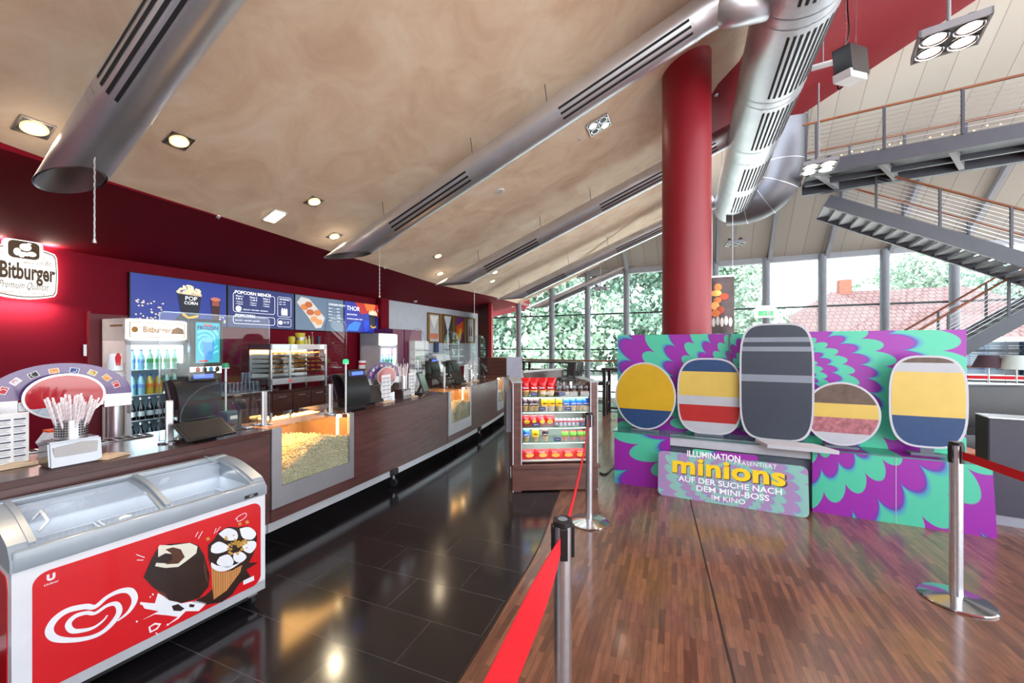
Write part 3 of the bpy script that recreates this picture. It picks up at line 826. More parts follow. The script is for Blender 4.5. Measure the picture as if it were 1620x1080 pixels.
for Y, lb in ((4.55, 'left'), (6.95, 'right')):
    p = cpt(Y, -.03, 0)
    t = bpy.data.objects.new('castor_foot', None); COL.objects.link(t); t.parent = UN[1 if lb == 'left' else 2]; t.location = p-t.parent.location; t.rotation_euler = (0, 0, cyaw(Y))
    MB().box((0, 0, .165), (.12, .06, .07), bev=.01).build('bracket', M_black, t)
    MB().cyl((-.02, 0, .045), (.02, 0, .045), .045, n=16).build('wheel', M_blackmat, t)
    MB().cyl((0, 0, .04), (0, 0, .14), .015, n=10).build('stem', M_steel, t)

# popcorn displays
M_disp = mat('display_frame_steel', (.50, .50, .53), .42, .85)
M_corn = mat('popcorn_puff', srgb(186, 178, 148), .8, noise=(60, .22))
M_warmin = mat('display_liner', srgb(140, 108, 74), .5, 0)
_b = bmesh.new(); bmesh.ops.create_icosphere(_b, subdivisions=1, radius=1); _b.verts.ensure_lookup_table()
KF = [tuple(v.index for v in f.verts) for f in _b.faces]; KV = [[tuple(v.co*(1+random.uniform(-.22, .22))) for v in _b.verts] for _ in range(8)]; _b.free()
def popdisplay(Y0, Y1, label, seed, pile, energy):
    random.seed(seed)
    ym = (Y0+Y1)/2; yaw = cyaw(ym); o = cpt(ym, 0, 0); t = thing('popcorn_display', label, 'popcorn display', o, yaw)
    p0, p1 = cpt(Y0, 0, 0), cpt(Y1, 0, 0); w = (p1-p0).length/2-.004
    zb, zt, gz = .315, .95, .475
    mb = MB()
    mb.span((-w, -.012, zb), (w, .02, gz)); mb.span((-w, -.012, gz), (-w+.085, .02, zt)); mb.span((w-.055, -.012, gz), (w, .02, zt))
    mb.build('front_frame', M_disp, t)
    mb = MB(); mb.span((-w, .0, .21), (w, .03, zb)); mb.build('lower_panel', M_front, t)
    mb = MB()
    mb.span((-w+.03, .66, gz-.03), (w-.03, .69, .9)); mb.span((-w, .02, gz-.03), (-w+.03, .69, .9)); mb.span((w-.03, .02, gz-.03), (w, .69, .9)); mb.span((-w, .02, gz-.06), (w, .69, gz-.03))
    mb.build('cabinet_liner', M_warmin, t)
    MB().span((-w, .3, 0), (w, .66, gz-.06)).build('plinth', M_blackmat, t)
    MB().span((-w, .035, .125), (w, .055, .21)).build('plinth_strip', M_strip, t)
    MB().span((-w+.085, -.004, gz), (w-.055, .002, zt-.005)).build('front_pane', M_clear, t)
    MB().span((-w+.0, .0, zt-.004), (w, .70, zt+.004)).build('top_pane', M_clear, t)
    g = MB().box((w-.10, .10, .80), (.02, .02, .22), bev=.004).build('lamp_strip', mat('warm_strip_glow', (1, .6, .2), .4, emit=(1, .55, .18), estr=5), t)
    MB().box((w-.09, .09, .925), (.04, .04, .03), bev=.008).build('lamp', mat('warm_lamp_spot', (1, .8, .5), .4, emit=(1, .75, .4), estr=12), t)
    l = bpy.data.lights.new('display_lamp', 'AREA'); l.energy = energy; l.shape = 'RECTANGLE'; l.size = w*1.6; l.size_y = .5; l.color = (1, .5, .16)
    lo = bpy.data.objects.new('display_lamp', l); COL.objects.link(lo); lo.parent = t; lo.location = (0, .34, .935)
    # popcorn, uncountable
    f = lambda x, y: pile(x/w)+.035*math.sin(x*9+1)+.02*math.sin(y*14+x*5)-.05*(y)
    r = .0105; V = []; Fc = []
    def kern(x, y, z):
        s_ = r*random.uniform(.8, 1.25)
        for q in range(2):
            c = (x+random.uniform(-.5, .5)*s_, y+random.uniform(-.3, .3)*s_, z+random.uniform(-.5, .5)*s_); rr = s_*random.uniform(.6, .9); b0 = len(V)
            tv = KV[random.randrange(8)]
            V.extend([(c[0]+p[0]*rr, c[1]+p[1]*rr, c[2]+p[2]*rr) for p in tv]); Fc.extend([(i+b0, j+b0, k+b0) for i, j, k in KF])
    x = -w+.04
    while x < w-.035:
        z = gz-.02
        top = f(x, 0.02)
        while z < top:
            kern(x+random.uniform(-.006, .006), random.uniform(.012, .022), z+random.uniform(-.006, .006)); z += .0165
        x += .0165
    y = .03
    while y < .6:
        x = -w+.04
        while x < w-.035:
            kern(x+random.uniform(-.007, .007), y+random.uniform(-.007, .007), f(x, y)+random.uniform(-.012, .012)); x += .021
        y += .021
    # solid heap under the kernels
    def gridf(rows_):
        b0 = len(V); nc = len(rows_[0])
        for row in rows_: V.extend(row)
        for i in range(len(rows_)-1):
            for j in range(nc-1): Fc.append((b0+i*nc+j, b0+i*nc+j+1, b0+(i+1)*nc+j+1, b0+(i+1)*nc+j))
    grid = [[(-w+.035+(2*w-.075)*i/16, .022+.6*j/10, f(-w+.035+(2*w-.075)*i/16, .022+.6*j/10)-.006) for i in range(17)] for j in range(11)]
    gridf(grid); gridf([[(p[0], .022, gz-.03) for p in grid[0]], grid[0]])
    me = bpy.data.meshes.new('popcorn'); me.from_pydata(V, [], Fc); me.materials.append(M_corn); po = bpy.data.objects.new('popcorn', me); COL.objects.link(po)
    po.location = o; po.rotation_euler = (0, 0, yaw)
    tag(po, None, 'popcorn', kind='stuff')
    return t, po
_, po = popdisplay(*D1, 'nearest steel framed popcorn display, glowing warm, next to the freezer', 1, lambda u: .705+.075*u-.03*u*u, 5)
po['label'] = 'big heap of popcorn in the nearest glass display'
_, po = popdisplay(*D2_, 'second popcorn display, halfway along the bar counter', 2, lambda u: .70+.02*u, 4)
po['label'] = 'heap of popcorn in the second glass display'
_, po = popdisplay(*D3, 'farthest popcorn display, pale and unlit, by the snack shelf', 3, lambda u: .64, 2)
po['label'] = 'heap of popcorn in the farthest display'

# ================================================================== things standing on the counter
def C(px, py, z=CT): return G(px, py, z)
def yawat(p): return cyaw(p.y)
M_post = mat('shield_post_aluminium', (.66, .66, .68), .35, .9)
def shield_post(px, py, top_py, label, flat=False):
    p = C(px, py); h = (CY-top_py)*p.y/F+EYE-CT
    t = thing('shield_post', label, 'post', p, yawat(p))
    MB().lathe([(0, 0), (.062, 0), (.062, .006), (.02, .010), (0, .010)], n=28).build('base_plate', M_chrome, t, smooth=30)
    mb = MB(); mb.box((0, 0, h/2), (.045, .022, h), bev=.008); mb.build('upright', M_post, t)
def shield(px0, px1, Yc, py_top, py_bot, label, arch=True, off=-.3):
    """clear acrylic panel in the plane parallel to the counter front"""
    pc = W((px0+px1)/2, 548, Yc); yaw = yawat(pc); o = Vector((pc.x, pc.y, CT))
    x0, _ = loc2(px0, 548, o, yaw); x1, z1 = loc2(px1, (py_top), o, yaw)
    _, zt = loc2((px0+px1)/2, py_top, o, yaw)
    w = (x1-x0)/2; o = o+Vector((math.cos(yaw), math.sin(yaw), 0))*(x0+x1)/2
    t = thing('acrylic_shield', label, 'screen', o, yaw)
    r = min(w*.9, .28) if arch else .03
    pts = [(w, .012), (w, zt-r)]+[(w-r+r*math.cos(a), zt-r+r*math.sin(a)) for a in [PI/2*k/8 for k in range(1, 9)]]+[(-w+r+r*math.cos(a), zt-r+r*math.sin(a)) for a in [PI/2+PI/2*k/8 for k in range(0, 9)]]+[(-w, .012)]
    MB().plate(pts, .003, .006).build('panel', M_clear, t)
    mb = MB()
    cl = pts+[pts[0]]
    for a, b in zip(cl, cl[1:]):
        mb.bar((a[0], 0, a[1]), (b[0], 0, b[1]), .008, .004, up=(0, 1, 0))
    mb.build('polished_edge', glassmat('acrylic_edge', (.75, .80, .84), .25, .1), t)
    for s in (-1, 1): MB().box((s*w*.7, 0, .008), (.05, .06, .016), bev=.004).build('clip', M_post, t)
    return t
M_menutxt = mat('menu_print_blue', srgb(60, 66, 90), .7)
M_menured = mat('menu_print_red', srgb(190, 30, 40), .7)
M_base = woodmat('pale_wood', srgb(206, 176, 140), srgb(224, 200, 168), (1, 1, 8), .5)
def menustand(px, py, w, h, label, cols=2):
    p = C(px, py); t = thing('menu_stand', label, 'menu', p, yawat(p)+R(0))
    mb = MB()
    prof = [(-.085, 0), (-.06, .012), (-.03, .022), (0, .026), (.03, .022), (.06, .012), (.085, 0)]
    L = w*.62
    vs0 = [(x, -.0, z) for x, z in prof]
    # arched wooden foot, its arch runs across the card
    mb.poly([(y*0+q[0]*1.0, -.055, q[1]) for q in prof], (0, .11, 0))
    mb.build('foot', M_base, t)
    MB().box((0, 0, h/2+.02), (w, .006, h), bev=.001).build('card', M_whitep, t)
    mb = MB()
    nr = 6
    for c in range(cols):
        x0 = -w/2+.008+c*(w-.01)/cols; ww = (w-.02)/cols-.006
        for r_ in range(nr):
            z = h-.0+.0-.012-(r_*(h-.03)/nr)
            mb.span((x0, -.0046, z), (x0+ww, -.003, z-.007))
    mb.build('menu_print', M_menutxt, t)
    mb = MB()
    for c in range(cols):
        x0 = -w/2+.008+c*(w-.01)/cols; ww = (w-.02)/cols-.006
        for r_ in range(nr):
            z = h-.012-(r_*(h-.03)/nr)
            for q in range(3): mb.span((x0, -.0042, z-.013-q*.0075), (x0+ww*(.9-.2*(q % 2)), -.003, z-.0155-q*.0075))
    mb.build('small_print', mat('menu_print_grey', srgb(150, 152, 165), .7), t)
    return t
menustand(20, 738, .115, .27, 'white menu card on a pale wooden foot at the left edge of the counter')
def straws(px, py, z, n, hh, label, rad=.045, zl=None, yaw=0):
    p = C(px, py, z) if zl is None else zl
    random.seed(n)
    M1 = mat('paper_straw_white', srgb(236, 228, 230), .7, noise=(90, .06)); M2 = mat('straw_stripe', srgb(214, 150, 158), .7)
    for k in range(n):
        a = random.uniform(0, 2*PI); rr = rad*math.sqrt(random.uniform(.02, 1)); h = hh*random.uniform(.8, 1.04)
        b = Vector((rr*math.cos(a), rr*math.sin(a), 0)); lean = b*random.uniform(.9, 1.5)+Vector((random.uniform(-.02, .02), random.uniform(-.02, .02), 0))
        d = Vector((lean.x, lean.y, h))
        s = thing('drinking_straw', label, 'straw', p+b+Vector((0, 0, .004)), 0, label.replace('paper straws', 'straws'))
        x = d.normalized()
        MB().cyl((0, 0, 0), d, .0052, n=7).build('straw', M1, s)
        mb = MB(); steps = 10; rows = []
        u = x.cross(Vector((0, 1, 0))).normalized(); v = x.cross(u)
        pts = []
        for i in range(steps*4+1):
            f = i/(steps*4); an = f*steps*2*PI*.7
            pts.append(d*f*.98+(u*math.cos(an)+v*math.sin(an))*.0052)
        mb.tube(pts, .0011, 4, False); mb.build('stripe', M2, s)
def napkin_box(px, py, label, s=1.0):
    p = C(px, py); t = thing('napkin_dispenser', label, 'napkin dispenser', p, yawat(p)); t.scale = (s, s, s)
    mb = MB()
    # body with a sloping front, hollow looking recess for the napkin
    w, d, h = .105, .075, .135
    bm = mb.bm
    pts = [(-d, 0), (-d*1.0, .0), (-d*.72, h), (d, h), (d, 0)]
    a = [bm.verts.new((-w, y, z)) for y, z in pts[1:]]; b = [bm.verts.new((w, y, z)) for y, z in pts[1:]]
    bm.faces.new(a); bm.faces.new(list(reversed(b)))
    for i in range(4): bm.faces.new((a[i], a[(i+1) % 4], b[(i+1) % 4], b[i]))
    bmesh.ops.bevel(bm, geom=list(bm.edges), offset=.008, segments=2, affect='EDGES')
    mb.build('body', mat('smoked_chrome', (.20, .20, .21), .2, 1), t, smooth=30)
    mb = MB(); mb.poly([(-w*.78, -d*1.0+.012, .035), (w*.78, -d+.012, .035), (w*.84, -d*.76-.004, .112), (w*.3, -d*.76-.006, .12), (-w*.84, -d*.76-.004, .105)], (0, -.004, 0))
    mb.build('napkin', mat('napkin_paper', srgb(180, 178, 176), .8), t)
    return t, p
t, np_ = napkin_box(113, 731, 'chrome napkin dispenser carrying a steel cup of straws, nearest the camera')
def steelcup(p, label, r=.065, h=.105, holes=True):
    t = thing('utensil_cup', label, 'cup', p, cyaw(p.y))
    MB().lathe([(0, .002), (r, .002), (r, h), (r-.003, h), (r-.003, .006), (0, .006)], n=40).build('cup_wall', M_steel, t, smooth=40)
    if holes:
        mb = MB()
        for col_ in range(-9, 10):
            if col_ in (-2, -1, 0): continue
            for row in range(6):
                a = -PI/2+col_*R(10.5); z = .022+row*.0135
                mb.cyl((r*math.cos(a)*.998, r*math.sin(a)*.998, z), ((r+.0008)*math.cos(a), (r+.0008)*math.sin(a), z), .0042, n=8)
        mb.build('perforation', M_slot, t)
    return t
cp = np_+Vector((0, 0, .137))
steelcup(cp, 'perforated steel cup standing on the nearest napkin dispenser')
straws(0, 0, 0, 46, .225, 'paper straws in the nearest steel cup', .05, cp+Vector((0, 0, .006)))
# white hexagonal donation box behind the dispenser
p = C(88, 712); t = thing('collection_box', 'small white hexagonal box with red and blue figures and an orange top', 'box', p, yawat(p))
MB().plate([(-.075, .06), (-.04, 0), (.05, 0), (.05, .12), (-.04, .12)], .04, .08).build('box_body', M_white, t)
MB().box((0, 0, .128), (.09, .07, .014), bev=.003).build('orange_lid', mat('orange_plastic', srgb(230, 80, 30), .5), t)
mb = MB()
for x_, m_ in ((-.028, M_menured), (-.008, mat('blue_print', srgb(40, 80, 180), .6))):
    mb = MB(); mb.plate(ell(x_, .078, .006, .006, 12), -.0405, .001); mb.plate([(x_-.011, .068), (x_+.011, .068), (x_+.004, .058), (x_+.007, .040), (x_-.007, .040), (x_-.004, .058)], -.0405, .001)
    mb.build('figure_print', m_, t)
# drip grate flat on the counter
def grate(px, py, w, label):
    p = C(px, py); t = thing('drip_grate', label, 'grate', p, yawat(p))
    MB().box((0, 0, .004), (w, .10, .008)).build('tray', M_steel, t)
    mb = MB()
    for k in range(6): mb.box((-w/2+w*(k+.5)/6, 0, .009), (w/9, .08, .002))
    mb.build('slots', M_slot, t)
grate(42, 716, .28, 'flat steel grate set in the counter behind the menu card')
grate(196, 694, .30, 'flat steel grate beside the sign holder behind the straws')
# empty sign holder with a clear strip
p = C(178, 722); t = thing('sign_holder', 'pale wooden foot holding an empty narrow acrylic strip', 'sign holder', p, yawat(p)+R(25))
MB().poly([(q[0], -.045, q[1]) for q in [(-.07, 0), (-.045, .014), (0, .022), (.045, .014), (.07, 0)]], (0, .09, 0)).build('foot', M_base, t)
MB().box((0, 0, .16), (.045, .004, .28)).build('strip', glassmat('pink_acrylic', (.95, .85, .88), .10), t)

# purple fan-shaped sign with brand stickers and the oval red plate in front
def fansign(px, py, Y, s, label, label2, zsup=None):
    p = W(px, py, Y)
    t = thing('fan_sign', label, 'sign', p, cyaw(Y)-R(8)); t.scale = (s, s, s)
    MB().plate([(.62*math.cos(R(a)), .42*math.sin(R(a))) for a in range(0, 181, 6)]+[(-.34*math.cos(R(a))*1.0, .22*math.sin(R(a))) for a in range(0, 181, 10)], 0, .008).build('purple_arch', mat('violet_acrylic', srgb(92, 62, 120), .15, coat=.4), t)
    cols = [srgb(190, 30, 50), srgb(225, 220, 225), srgb(20, 18, 24), srgb(236, 150, 60), srgb(30, 70, 140), srgb(214, 200, 120), srgb(240, 150, 30), srgb(190, 30, 40)]
    for k, c in enumerate(cols):
        a = R(158-k*19.5); x_, z_ = .50*math.cos(a), .33*math.sin(a)
        q = [Vector((x_, z_))+Vector((u*math.cos(a-PI/2)-v*math.sin(a-PI/2), u*math.sin(a-PI/2)+v*math.cos(a-PI/2))) for u, v in ((-.042, -.032), (.042, -.032), (.042, .032), (-.042, .032))]
        b = MB().plate([(v.x, v.y) for v in q], -.0085, .002).build('sticker', M_whitep, t)
        q2 = [Vector((x_, z_))+(v-Vector((x_, z_)))*.82 for v in q]
        MB().plate([(v.x, v.y) for v in q2], -.0108, .001).build('sticker_print', mat('sticker_%d' % k, c, .5), b)
        q3 = stroke([(x_+.022*math.cos(g), z_+.016*math.sin(g)) for g in [k+i*.6 for i in range(6)]], .007)
        mb = MB()
        for w_ in q3: mb.plate([(v.x, v.y) for v in w_], -.0121, .0006)
        mb.build('sticker_mark', M_whitep if k not in (1, 5) else M_menured, b)
    for sx_ in (-1, 1): MB().box((sx_*.49, .05, -.085), (.27, .10, .17), bev=.004).build('grey_end_box', M_steel, t)
    MB().box((0, .07, -.085), (.75, .05, .10)).build('grey_end_box', M_steel, t)
    MB().box((0, .09, (CT-p.z)/s/2-.05), (.10, .05, (p.z-CT)/s-.10)).build('support', M_steel, t)
    u = Vector((math.sin(t.rotation_euler.z), -math.cos(t.rotation_euler.z), 0))
    e = thing('oval_plate', label2, 'sign', p+u*.10*s+Vector((0, 0, .02*s)), t.rotation_euler.z); e.scale = (s, s, s)
    mb = MB(); mb.plate(ell(0, 0, .345, .275, 48), 0, .02); mb.build('silver_rim', M_steel, e)
    MB().plate(ell(0, .0, .322, .252, 48), -.0205, .003).build('red_face', mat('red_acrylic', srgb(176, 22, 40), .1, coat=.6), e)
    ice = [(.322*math.cos(R(a)), .252*math.sin(R(a))) for a in range(208, 333, 6)]
    zz = ice[0][1]; random.seed(4)
    ice = ice+[(.28-.56*k/14, zz+.02*random.uniform(-.6, 1)) for k in range(15)]
    MB().plate(ice, -.024, .002).build('ice_print', mat('ice_print_grey', srgb(170, 184, 196), .4, noise=(25, .35)), e)
    MB().box((0, .05, -.02), (.06, .10, .06)).build('bracket', M_steel, e)
    MB().box((0, .04, (CT-p.z)/s/2-.14), (.04, .02, max(.05, (p.z-CT)/s-.24))).build('stem', M_steel, e)
    return t
fansign(101, 628, 2.55, .52, 'violet fan-shaped sign with eight drink stickers, at the left', 'large oval red plate with a silver rim in front of the nearest fan-shaped sign')
# stack of paper cups in a tube
p = W(182, 630, 2.9); t = thing('cup_dispenser', 'tall stack of white and red paper cups in a clear tube', 'cup dispenser', (p.x, p.y, CT), yawat(p))
H0 = p.z-CT-.03
MB().cyl((0, 0, 0), (0, 0, H0), .05, n=24).build('pedestal', M_steel, t, smooth=40)
for k in range(7): MB().lathe([(.036, 0), (.050, .085), (.052, .085), (.052, .09), (.049, .09), (.035, .0)], (0, 0, H0+k*.022), 24).build('paper_cup', M_white if k < 6 else M_white, t, smooth=40)
MB().lathe([(.044, .0), (.036, .12), (.034, .12)], (0, 0, H0+.235), 24).build('inverted_cup', M_white, t, smooth=40)
MB().lathe([(.0525, .02), (.0525, .29)], (0, 0, H0+.0), 28).build('clear_tube', M_clear, t, smooth=40)
MB().plate([(-.012, H0+.27), (.012, H0+.27), (.017, H0+.33), (.006, H0+.36), (-.006, H0+.36), (-.017, H0+.33)], -.043, .003).build('red_print', M_menured, t)

# cash registers
M_bluedisp = mat('blue_display_glow', (.05, .1, .6), .4, emit=(.05, .10, 1.0), estr=.9)
def register(px, py, w, label, h=.44, turn=0):
    p = C(px, py); t = thing('cash_register', label, 'cash register', p, yawat(p)+turn)
    s = w/.36
    hood = []
    mb = MB(); mb.box((0, .06, .02), (.30*s, .26, .04), bev=.01); mb.box((0, .10, .13), (.10*s, .08, .24), bev=.01); mb.build('stand', M_black, t)
    # curved hood, open towards the customer side bottom
    mb = MB(); prof = []
    for k in range(9):
        a = R(-20+k*16); prof.append((-.10+.20*(1-math.cos(a))*.6, .13+.24*math.sin(a)*1.0))
    rows = [[(-w/2, y, z) for y, z in prof], [(w/2, y, z) for y, z in prof]]
    g = mb.quad_sheet(rows)
    g2 = bmesh.ops.extrude_face_region(mb.bm, geom=list(mb.bm.faces))['geom']
    bmesh.ops.translate(mb.bm, vec=(0, .02, .006), verts=[v for v in g2 if isinstance(v, bmesh.types.BMVert)])
    mb.build('hood', M_black, t, smooth=40)
    MB().box((0, .09, .24), (w*.96, .05, .26), (R(-20), 0, 0), bev=.012).build('monitor', mat('dark_plum_plastic', srgb(44, 26, 36), .3), t)
    d = MB().box((.06*s, -.0, h-.05), (.25*s, .05, .085), (R(-8), 0, 0), bev=.012).build('customer_display', M_black, t)
    MB().box((.06*s, -.027, h-.047), (.17*s, .003, .034), (R(-8), 0, 0)).build('blue_readout', M_bluedisp, d)
    return t
def tablet(px, py, w, hh, label, tilt=58, turn=0, z=CT):
    p = C(px, py, z); t = thing('customer_screen', label, 'screen', p, yawat(p)+turn)
    Mt = Matrix.Rotation(R(-tilt), 4, 'X')
    body = MB().box((0, 0, 0), (w, .018, hh), bev=.006); o = Vector((0, -.02, .02+hh/2*math.cos(R(tilt))))
    b = body.build('screen_body', M_black, t, loc=o); b.rotation_euler = (R(-tilt), 0, 0)
    g = MB().box((0, -.0105, 0), (w*.90, .002, hh*.84)).build('screen_glass', M_screenoff, b)
    MB().box((0, .05, .012), (w*.5, .14, .024), bev=.006).build('foot', M_black, t)
    mb = MB(); mb.bar((0, .05, .02), (0, o.y+.012, o.z), .06, .02); mb.build('arm', M_black, t)
    return t
register(308, 668, .33, 'nearest black cash register with a glowing blue readout', .44)
tablet(322, 694, .31, .21, 'nearest tilted black customer screen lying low on the counter', 62)
# card readers
def cardreader(px, py, label, s=1.0, h=.15):
    p = C(px, py); t = thing('card_reader', label, 'card reader', p, yawat(p)); t.scale = (s, s, s)
    MB().lathe([(0, 0), (.035, 0), (.035, .008), (.014, .014), (.014, h), (0, h)], n=18).build('stand', M_black, t, smooth=30)
    b = MB().box((0, -.005, h+.045), (.075, .03, .14), (R(-35), 0, 0), bev=.01).build('terminal', M_black, t)
    MB().box((0, -.034, h+.06), (.05, .004, .03), (R(-35), 0, 0)).build('reader_display', M_screenoff, b)
    mb = MB()
    for i in range(3):
        for j in range(3): mb.box((-.018+i*.018, -.012+.009*j-.012, h+.006+j*.014), (.011, .004, .008), (R(-35), 0, 0))
    mb.build('keypad', M_grey, b)
cardreader(379, 676, 'black card reader on a swivel stand beside the nearest screen')
p = C(363, 668); t = thing('receipt_printer', 'small blue-grey receipt printer behind the card reader', 'printer', p, yawat(p))
MB().box((0, 0, .05), (.12, .13, .10), bev=.012).build('printer_case', mat('blue_grey_plastic', srgb(60, 74, 90), .4), t); MB().box((0, -.066, .05), (.07, .004, .03)).build('label_plate', M_white, t)
M_green = mat('green_lamp_glow', srgb(12, 110, 70), .25, emit=(.01, .3, .12), estr=.15)
def queue_lamp(px, py, top, label, col=None):
    p = C(px, py); h = (CY-top)*p.y/F+EYE-CT
    t = thing('queue_lamp', label, 'signal lamp', p, yawat(p))
    MB().lathe([(0, 0), (.03, 0), (.03, .008), (.009, .014), (.009, h-.05), (.018, h-.045), (0, h-.045)], n=16).build('pole', M_post, t, smooth=30)
    MB().lathe([(.020, h-.048), (.028, h-.046), (.028, h-.040), (0, h-.040)], n=20).build('collar', M_white, t)
    MB().lathe([(.026, h-.040), (.027, h-.015), (.018, h), (0, h)], n=20).build('green_dome', col or M_green, t, smooth=50)
queue_lamp(357, 668, 574, 'nearest thin queue lamp with a dark green dome')
M_green2 = mat('green_lamp_lit', srgb(20, 200, 90), .25, emit=(.02, .8, .2), estr=.5)
queue_lamp(547, 654, 568, 'second queue lamp, its bright green dome lit', M_green2)
queue_lamp(661, 612, 564, 'third queue lamp beside the far acrylic screens', M_green)

shield_post(268, 699, 633, 'flat metal shield post left of the nearest customer screen')
shield_post(418, 672, 619, 'flat metal shield post just left of the nearest popcorn display')
shield(252, 426, 3.0, 498, 690, 'nearest tall clear acrylic screen around the first cash register', False)
shield(285, 407, 2.97, 606, 690, 'low clear acrylic arch in front of the first cash register')
shield(514, 548, 3.9, 500, 655, 'tall narrow clear acrylic screen behind the nearest popcorn display', True)
shield_post(523, 655, 607, 'flat metal shield post behind the nearest popcorn display')
register(556, 648, .34, 'second black cash register, just past the nearest popcorn display', .42)
tablet(584, 638, .27, .22, 'tilted black customer screen beside the second cash register', 38, R(-25))
menustand(611, 636, .16, .30, 'white menu card right of the second customer screen', 2)
t, n2 = napkin_box(638, 630, 'chrome napkin dispenser between the two upright menu cards', .9)
steelcup(n2+Vector((0, 0, .124)), 'plain steel cup standing on the second napkin dispenser', .05, .16, False)
straws(0, 0, 0, 18, .30, 'paper straws in the second steel cup', .035, n2+Vector((0, 0, .132)))
menustand(651, 628, .13, .29, 'white menu card right of the second napkin dispenser', 2)
tablet(667, 623, .26, .30, 'upright dark customer screen left of the second popcorn display', 20, R(15))
fansign(607, 597, 5.6, .52, 'grey-blue fan-shaped sign on the far bar, above the menu cards', 'small oval red plate on the far bar behind a menu card')
p = W(573, 585, 5.7); t = thing('cup_dispenser', 'small red and white cup stack on the far bar left of the fan sign', 'cup dispenser', (p.x, p.y, CT), yawat(p))
for k in range(8): MB().lathe([(.036, 0), (.050, .085), (.052, .09), (.049, .09), (.035, .0)], (0, 0, .16+k*.028), 18).build('paper_cup', M_white if k % 3 else mat('red_cup', srgb(200, 30, 40), .5), t, smooth=40)
MB().cyl((0, 0, 0), (0, 0, .16), .05, n=18).build('pedestal', M_steel, t)
# far tills, half hidden
register(683, 600, .40, 'third cash register, black, past the second popcorn display', .42)
tablet(700, 610, .25, .20, 'low black screen in front of the third cash register', 50, R(-10))
register(716, 600, .34, 'fourth cash register near the far end of the bar', .38)
tablet(724, 607, .26, .24, 'tilted grey screen in front of the fourth cash register', 35, R(-20))
menustand(738, 606, .19, .31, 'left of the two menu cards at the far end of the bar', 2)
menustand(752, 603, .18, .31, 'right of the two menu cards at the far end of the bar', 2)
q = C(744, 600); cpp = steelcup(q, 'steel cup of straws between the two far menu cards', .05, .2, False)
straws(0, 0, 0, 12, .38, 'paper straws in the far steel cup', .04, q+Vector((0, 0, .008)))
cardreader(765, 603, 'card reader at the far end of the bar', 1.3)
shield(648, 672, 6.0, 520, 612, 'rounded clear acrylic screen left of the far tills', True)
shield(702, 728, 7.2, 525, 612, 'middle one of the three rounded acrylic screens at the far tills', True)
shield(748, 768, 8.2, 531, 606, 'rightmost rounded acrylic screen at the end of the bar', True)
for px_, py_, tp, lb in ((703, 612, 580, 'metal shield post by the second popcorn display'),): shield_post(px_, py_, tp, lb)
# raised box and low wall at the bar's far end
o = W(800, 548, 9.5); t = thing('service_box', 'dark wood raised box with a pale grey end at the far end of the bar', 'cabinet', (o.x, o.y, 0), 0)
a, b, c = W(771, 548, 9.5), W(801, 548, 9.2), W(825, 548, 9.6)
q = [Vector((v.x-o.x, v.y-o.y, 0)) for v in (a, b, c)]+[Vector((a.x+c.x-b.x-o.x, a.y+c.y-b.y+.5-o.y, 0))]
H_ = 1.34
mb = MB(); mb.poly([(v.x, v.y, 0) for v in q], (0, 0, H_)); mb.build('wood_body', M_front, t)
MB().poly([(q[1].x+.01, q[1].y-.02, 0), (q[2].x+.01, q[2].y-.02, 0), (q[2].x+.01, q[2].y-.02, H_+.01), (q[1].x+.01, q[1].y-.02, H_+.01)], (-.01, .02, 0)).build('grey_end_panel', mat('pale_violet_laminate', srgb(160, 156, 172), .4), t)
o = W(855, 548, 11.2); t = thing('low_partition', 'low dark wood partition with a white top behind the snack shelf', 'partition', (o.x, o.y, 0))
a, b = W(828, 548, 10.2)-o, W(892, 548, 11.6)-o; a.z = b.z = 0
MB().poly([(a.x, a.y, 0), (b.x, b.y, 0), (b.x, b.y, .93), (a.x, a.y, .93)], (0, .35, 0)).build('wood_front', M_front, t)
MB().poly([(a.x, a.y-.01, .93), (b.x, b.y-.01, .93), (b.x, b.y+.36, .93), (a.x, a.y+.36, .93)], (0, 0, .03)).build('white_top', M_white, t)

# ================================================================== back bar
BC = -6.85                                  # front line of the back counter: X = BC + .44 Y
BH = .86
YB = R(66.3)
def bb(px, off=0.0):                        # point on the back-bar front line (off = behind it)
    r = (px-CX)/F; c = BC-off*1.0925; Y = c/(r-WALLK); return Vector((r*Y, Y, 0))
B0 = bb(312); B1 = bb(640)
o = B0; t = thing('back_counter', 'dark wood back counter under the menu screens', 'counter', o, YB)
Lb = (B1-B0).length
MB().span((0, .03, .1), (Lb, .75, BH-.04)).build('carcass', M_front, t)
MB().span((-.02, 0, BH-.04), (Lb, .76, BH)).build('worktop', M_woodtop, t)
nd = 12
for k in range(nd):
    x0 = Lb*k/nd; d = MB().span((x0+.006, .012, .12), (x0+Lb/nd-.006, .03, BH-.06)).build('cupboard_door', M_wood, t)
    MB().span((x0+.1, -.002, BH-.12), (x0+.24, .012, BH-.105)).build('handle', M_steel, d)
    MB().cyl((x0+.3, .013, BH-.16), (x0+.3, .004, BH-.16), .010, n=10).build('lock', M_steel, d)
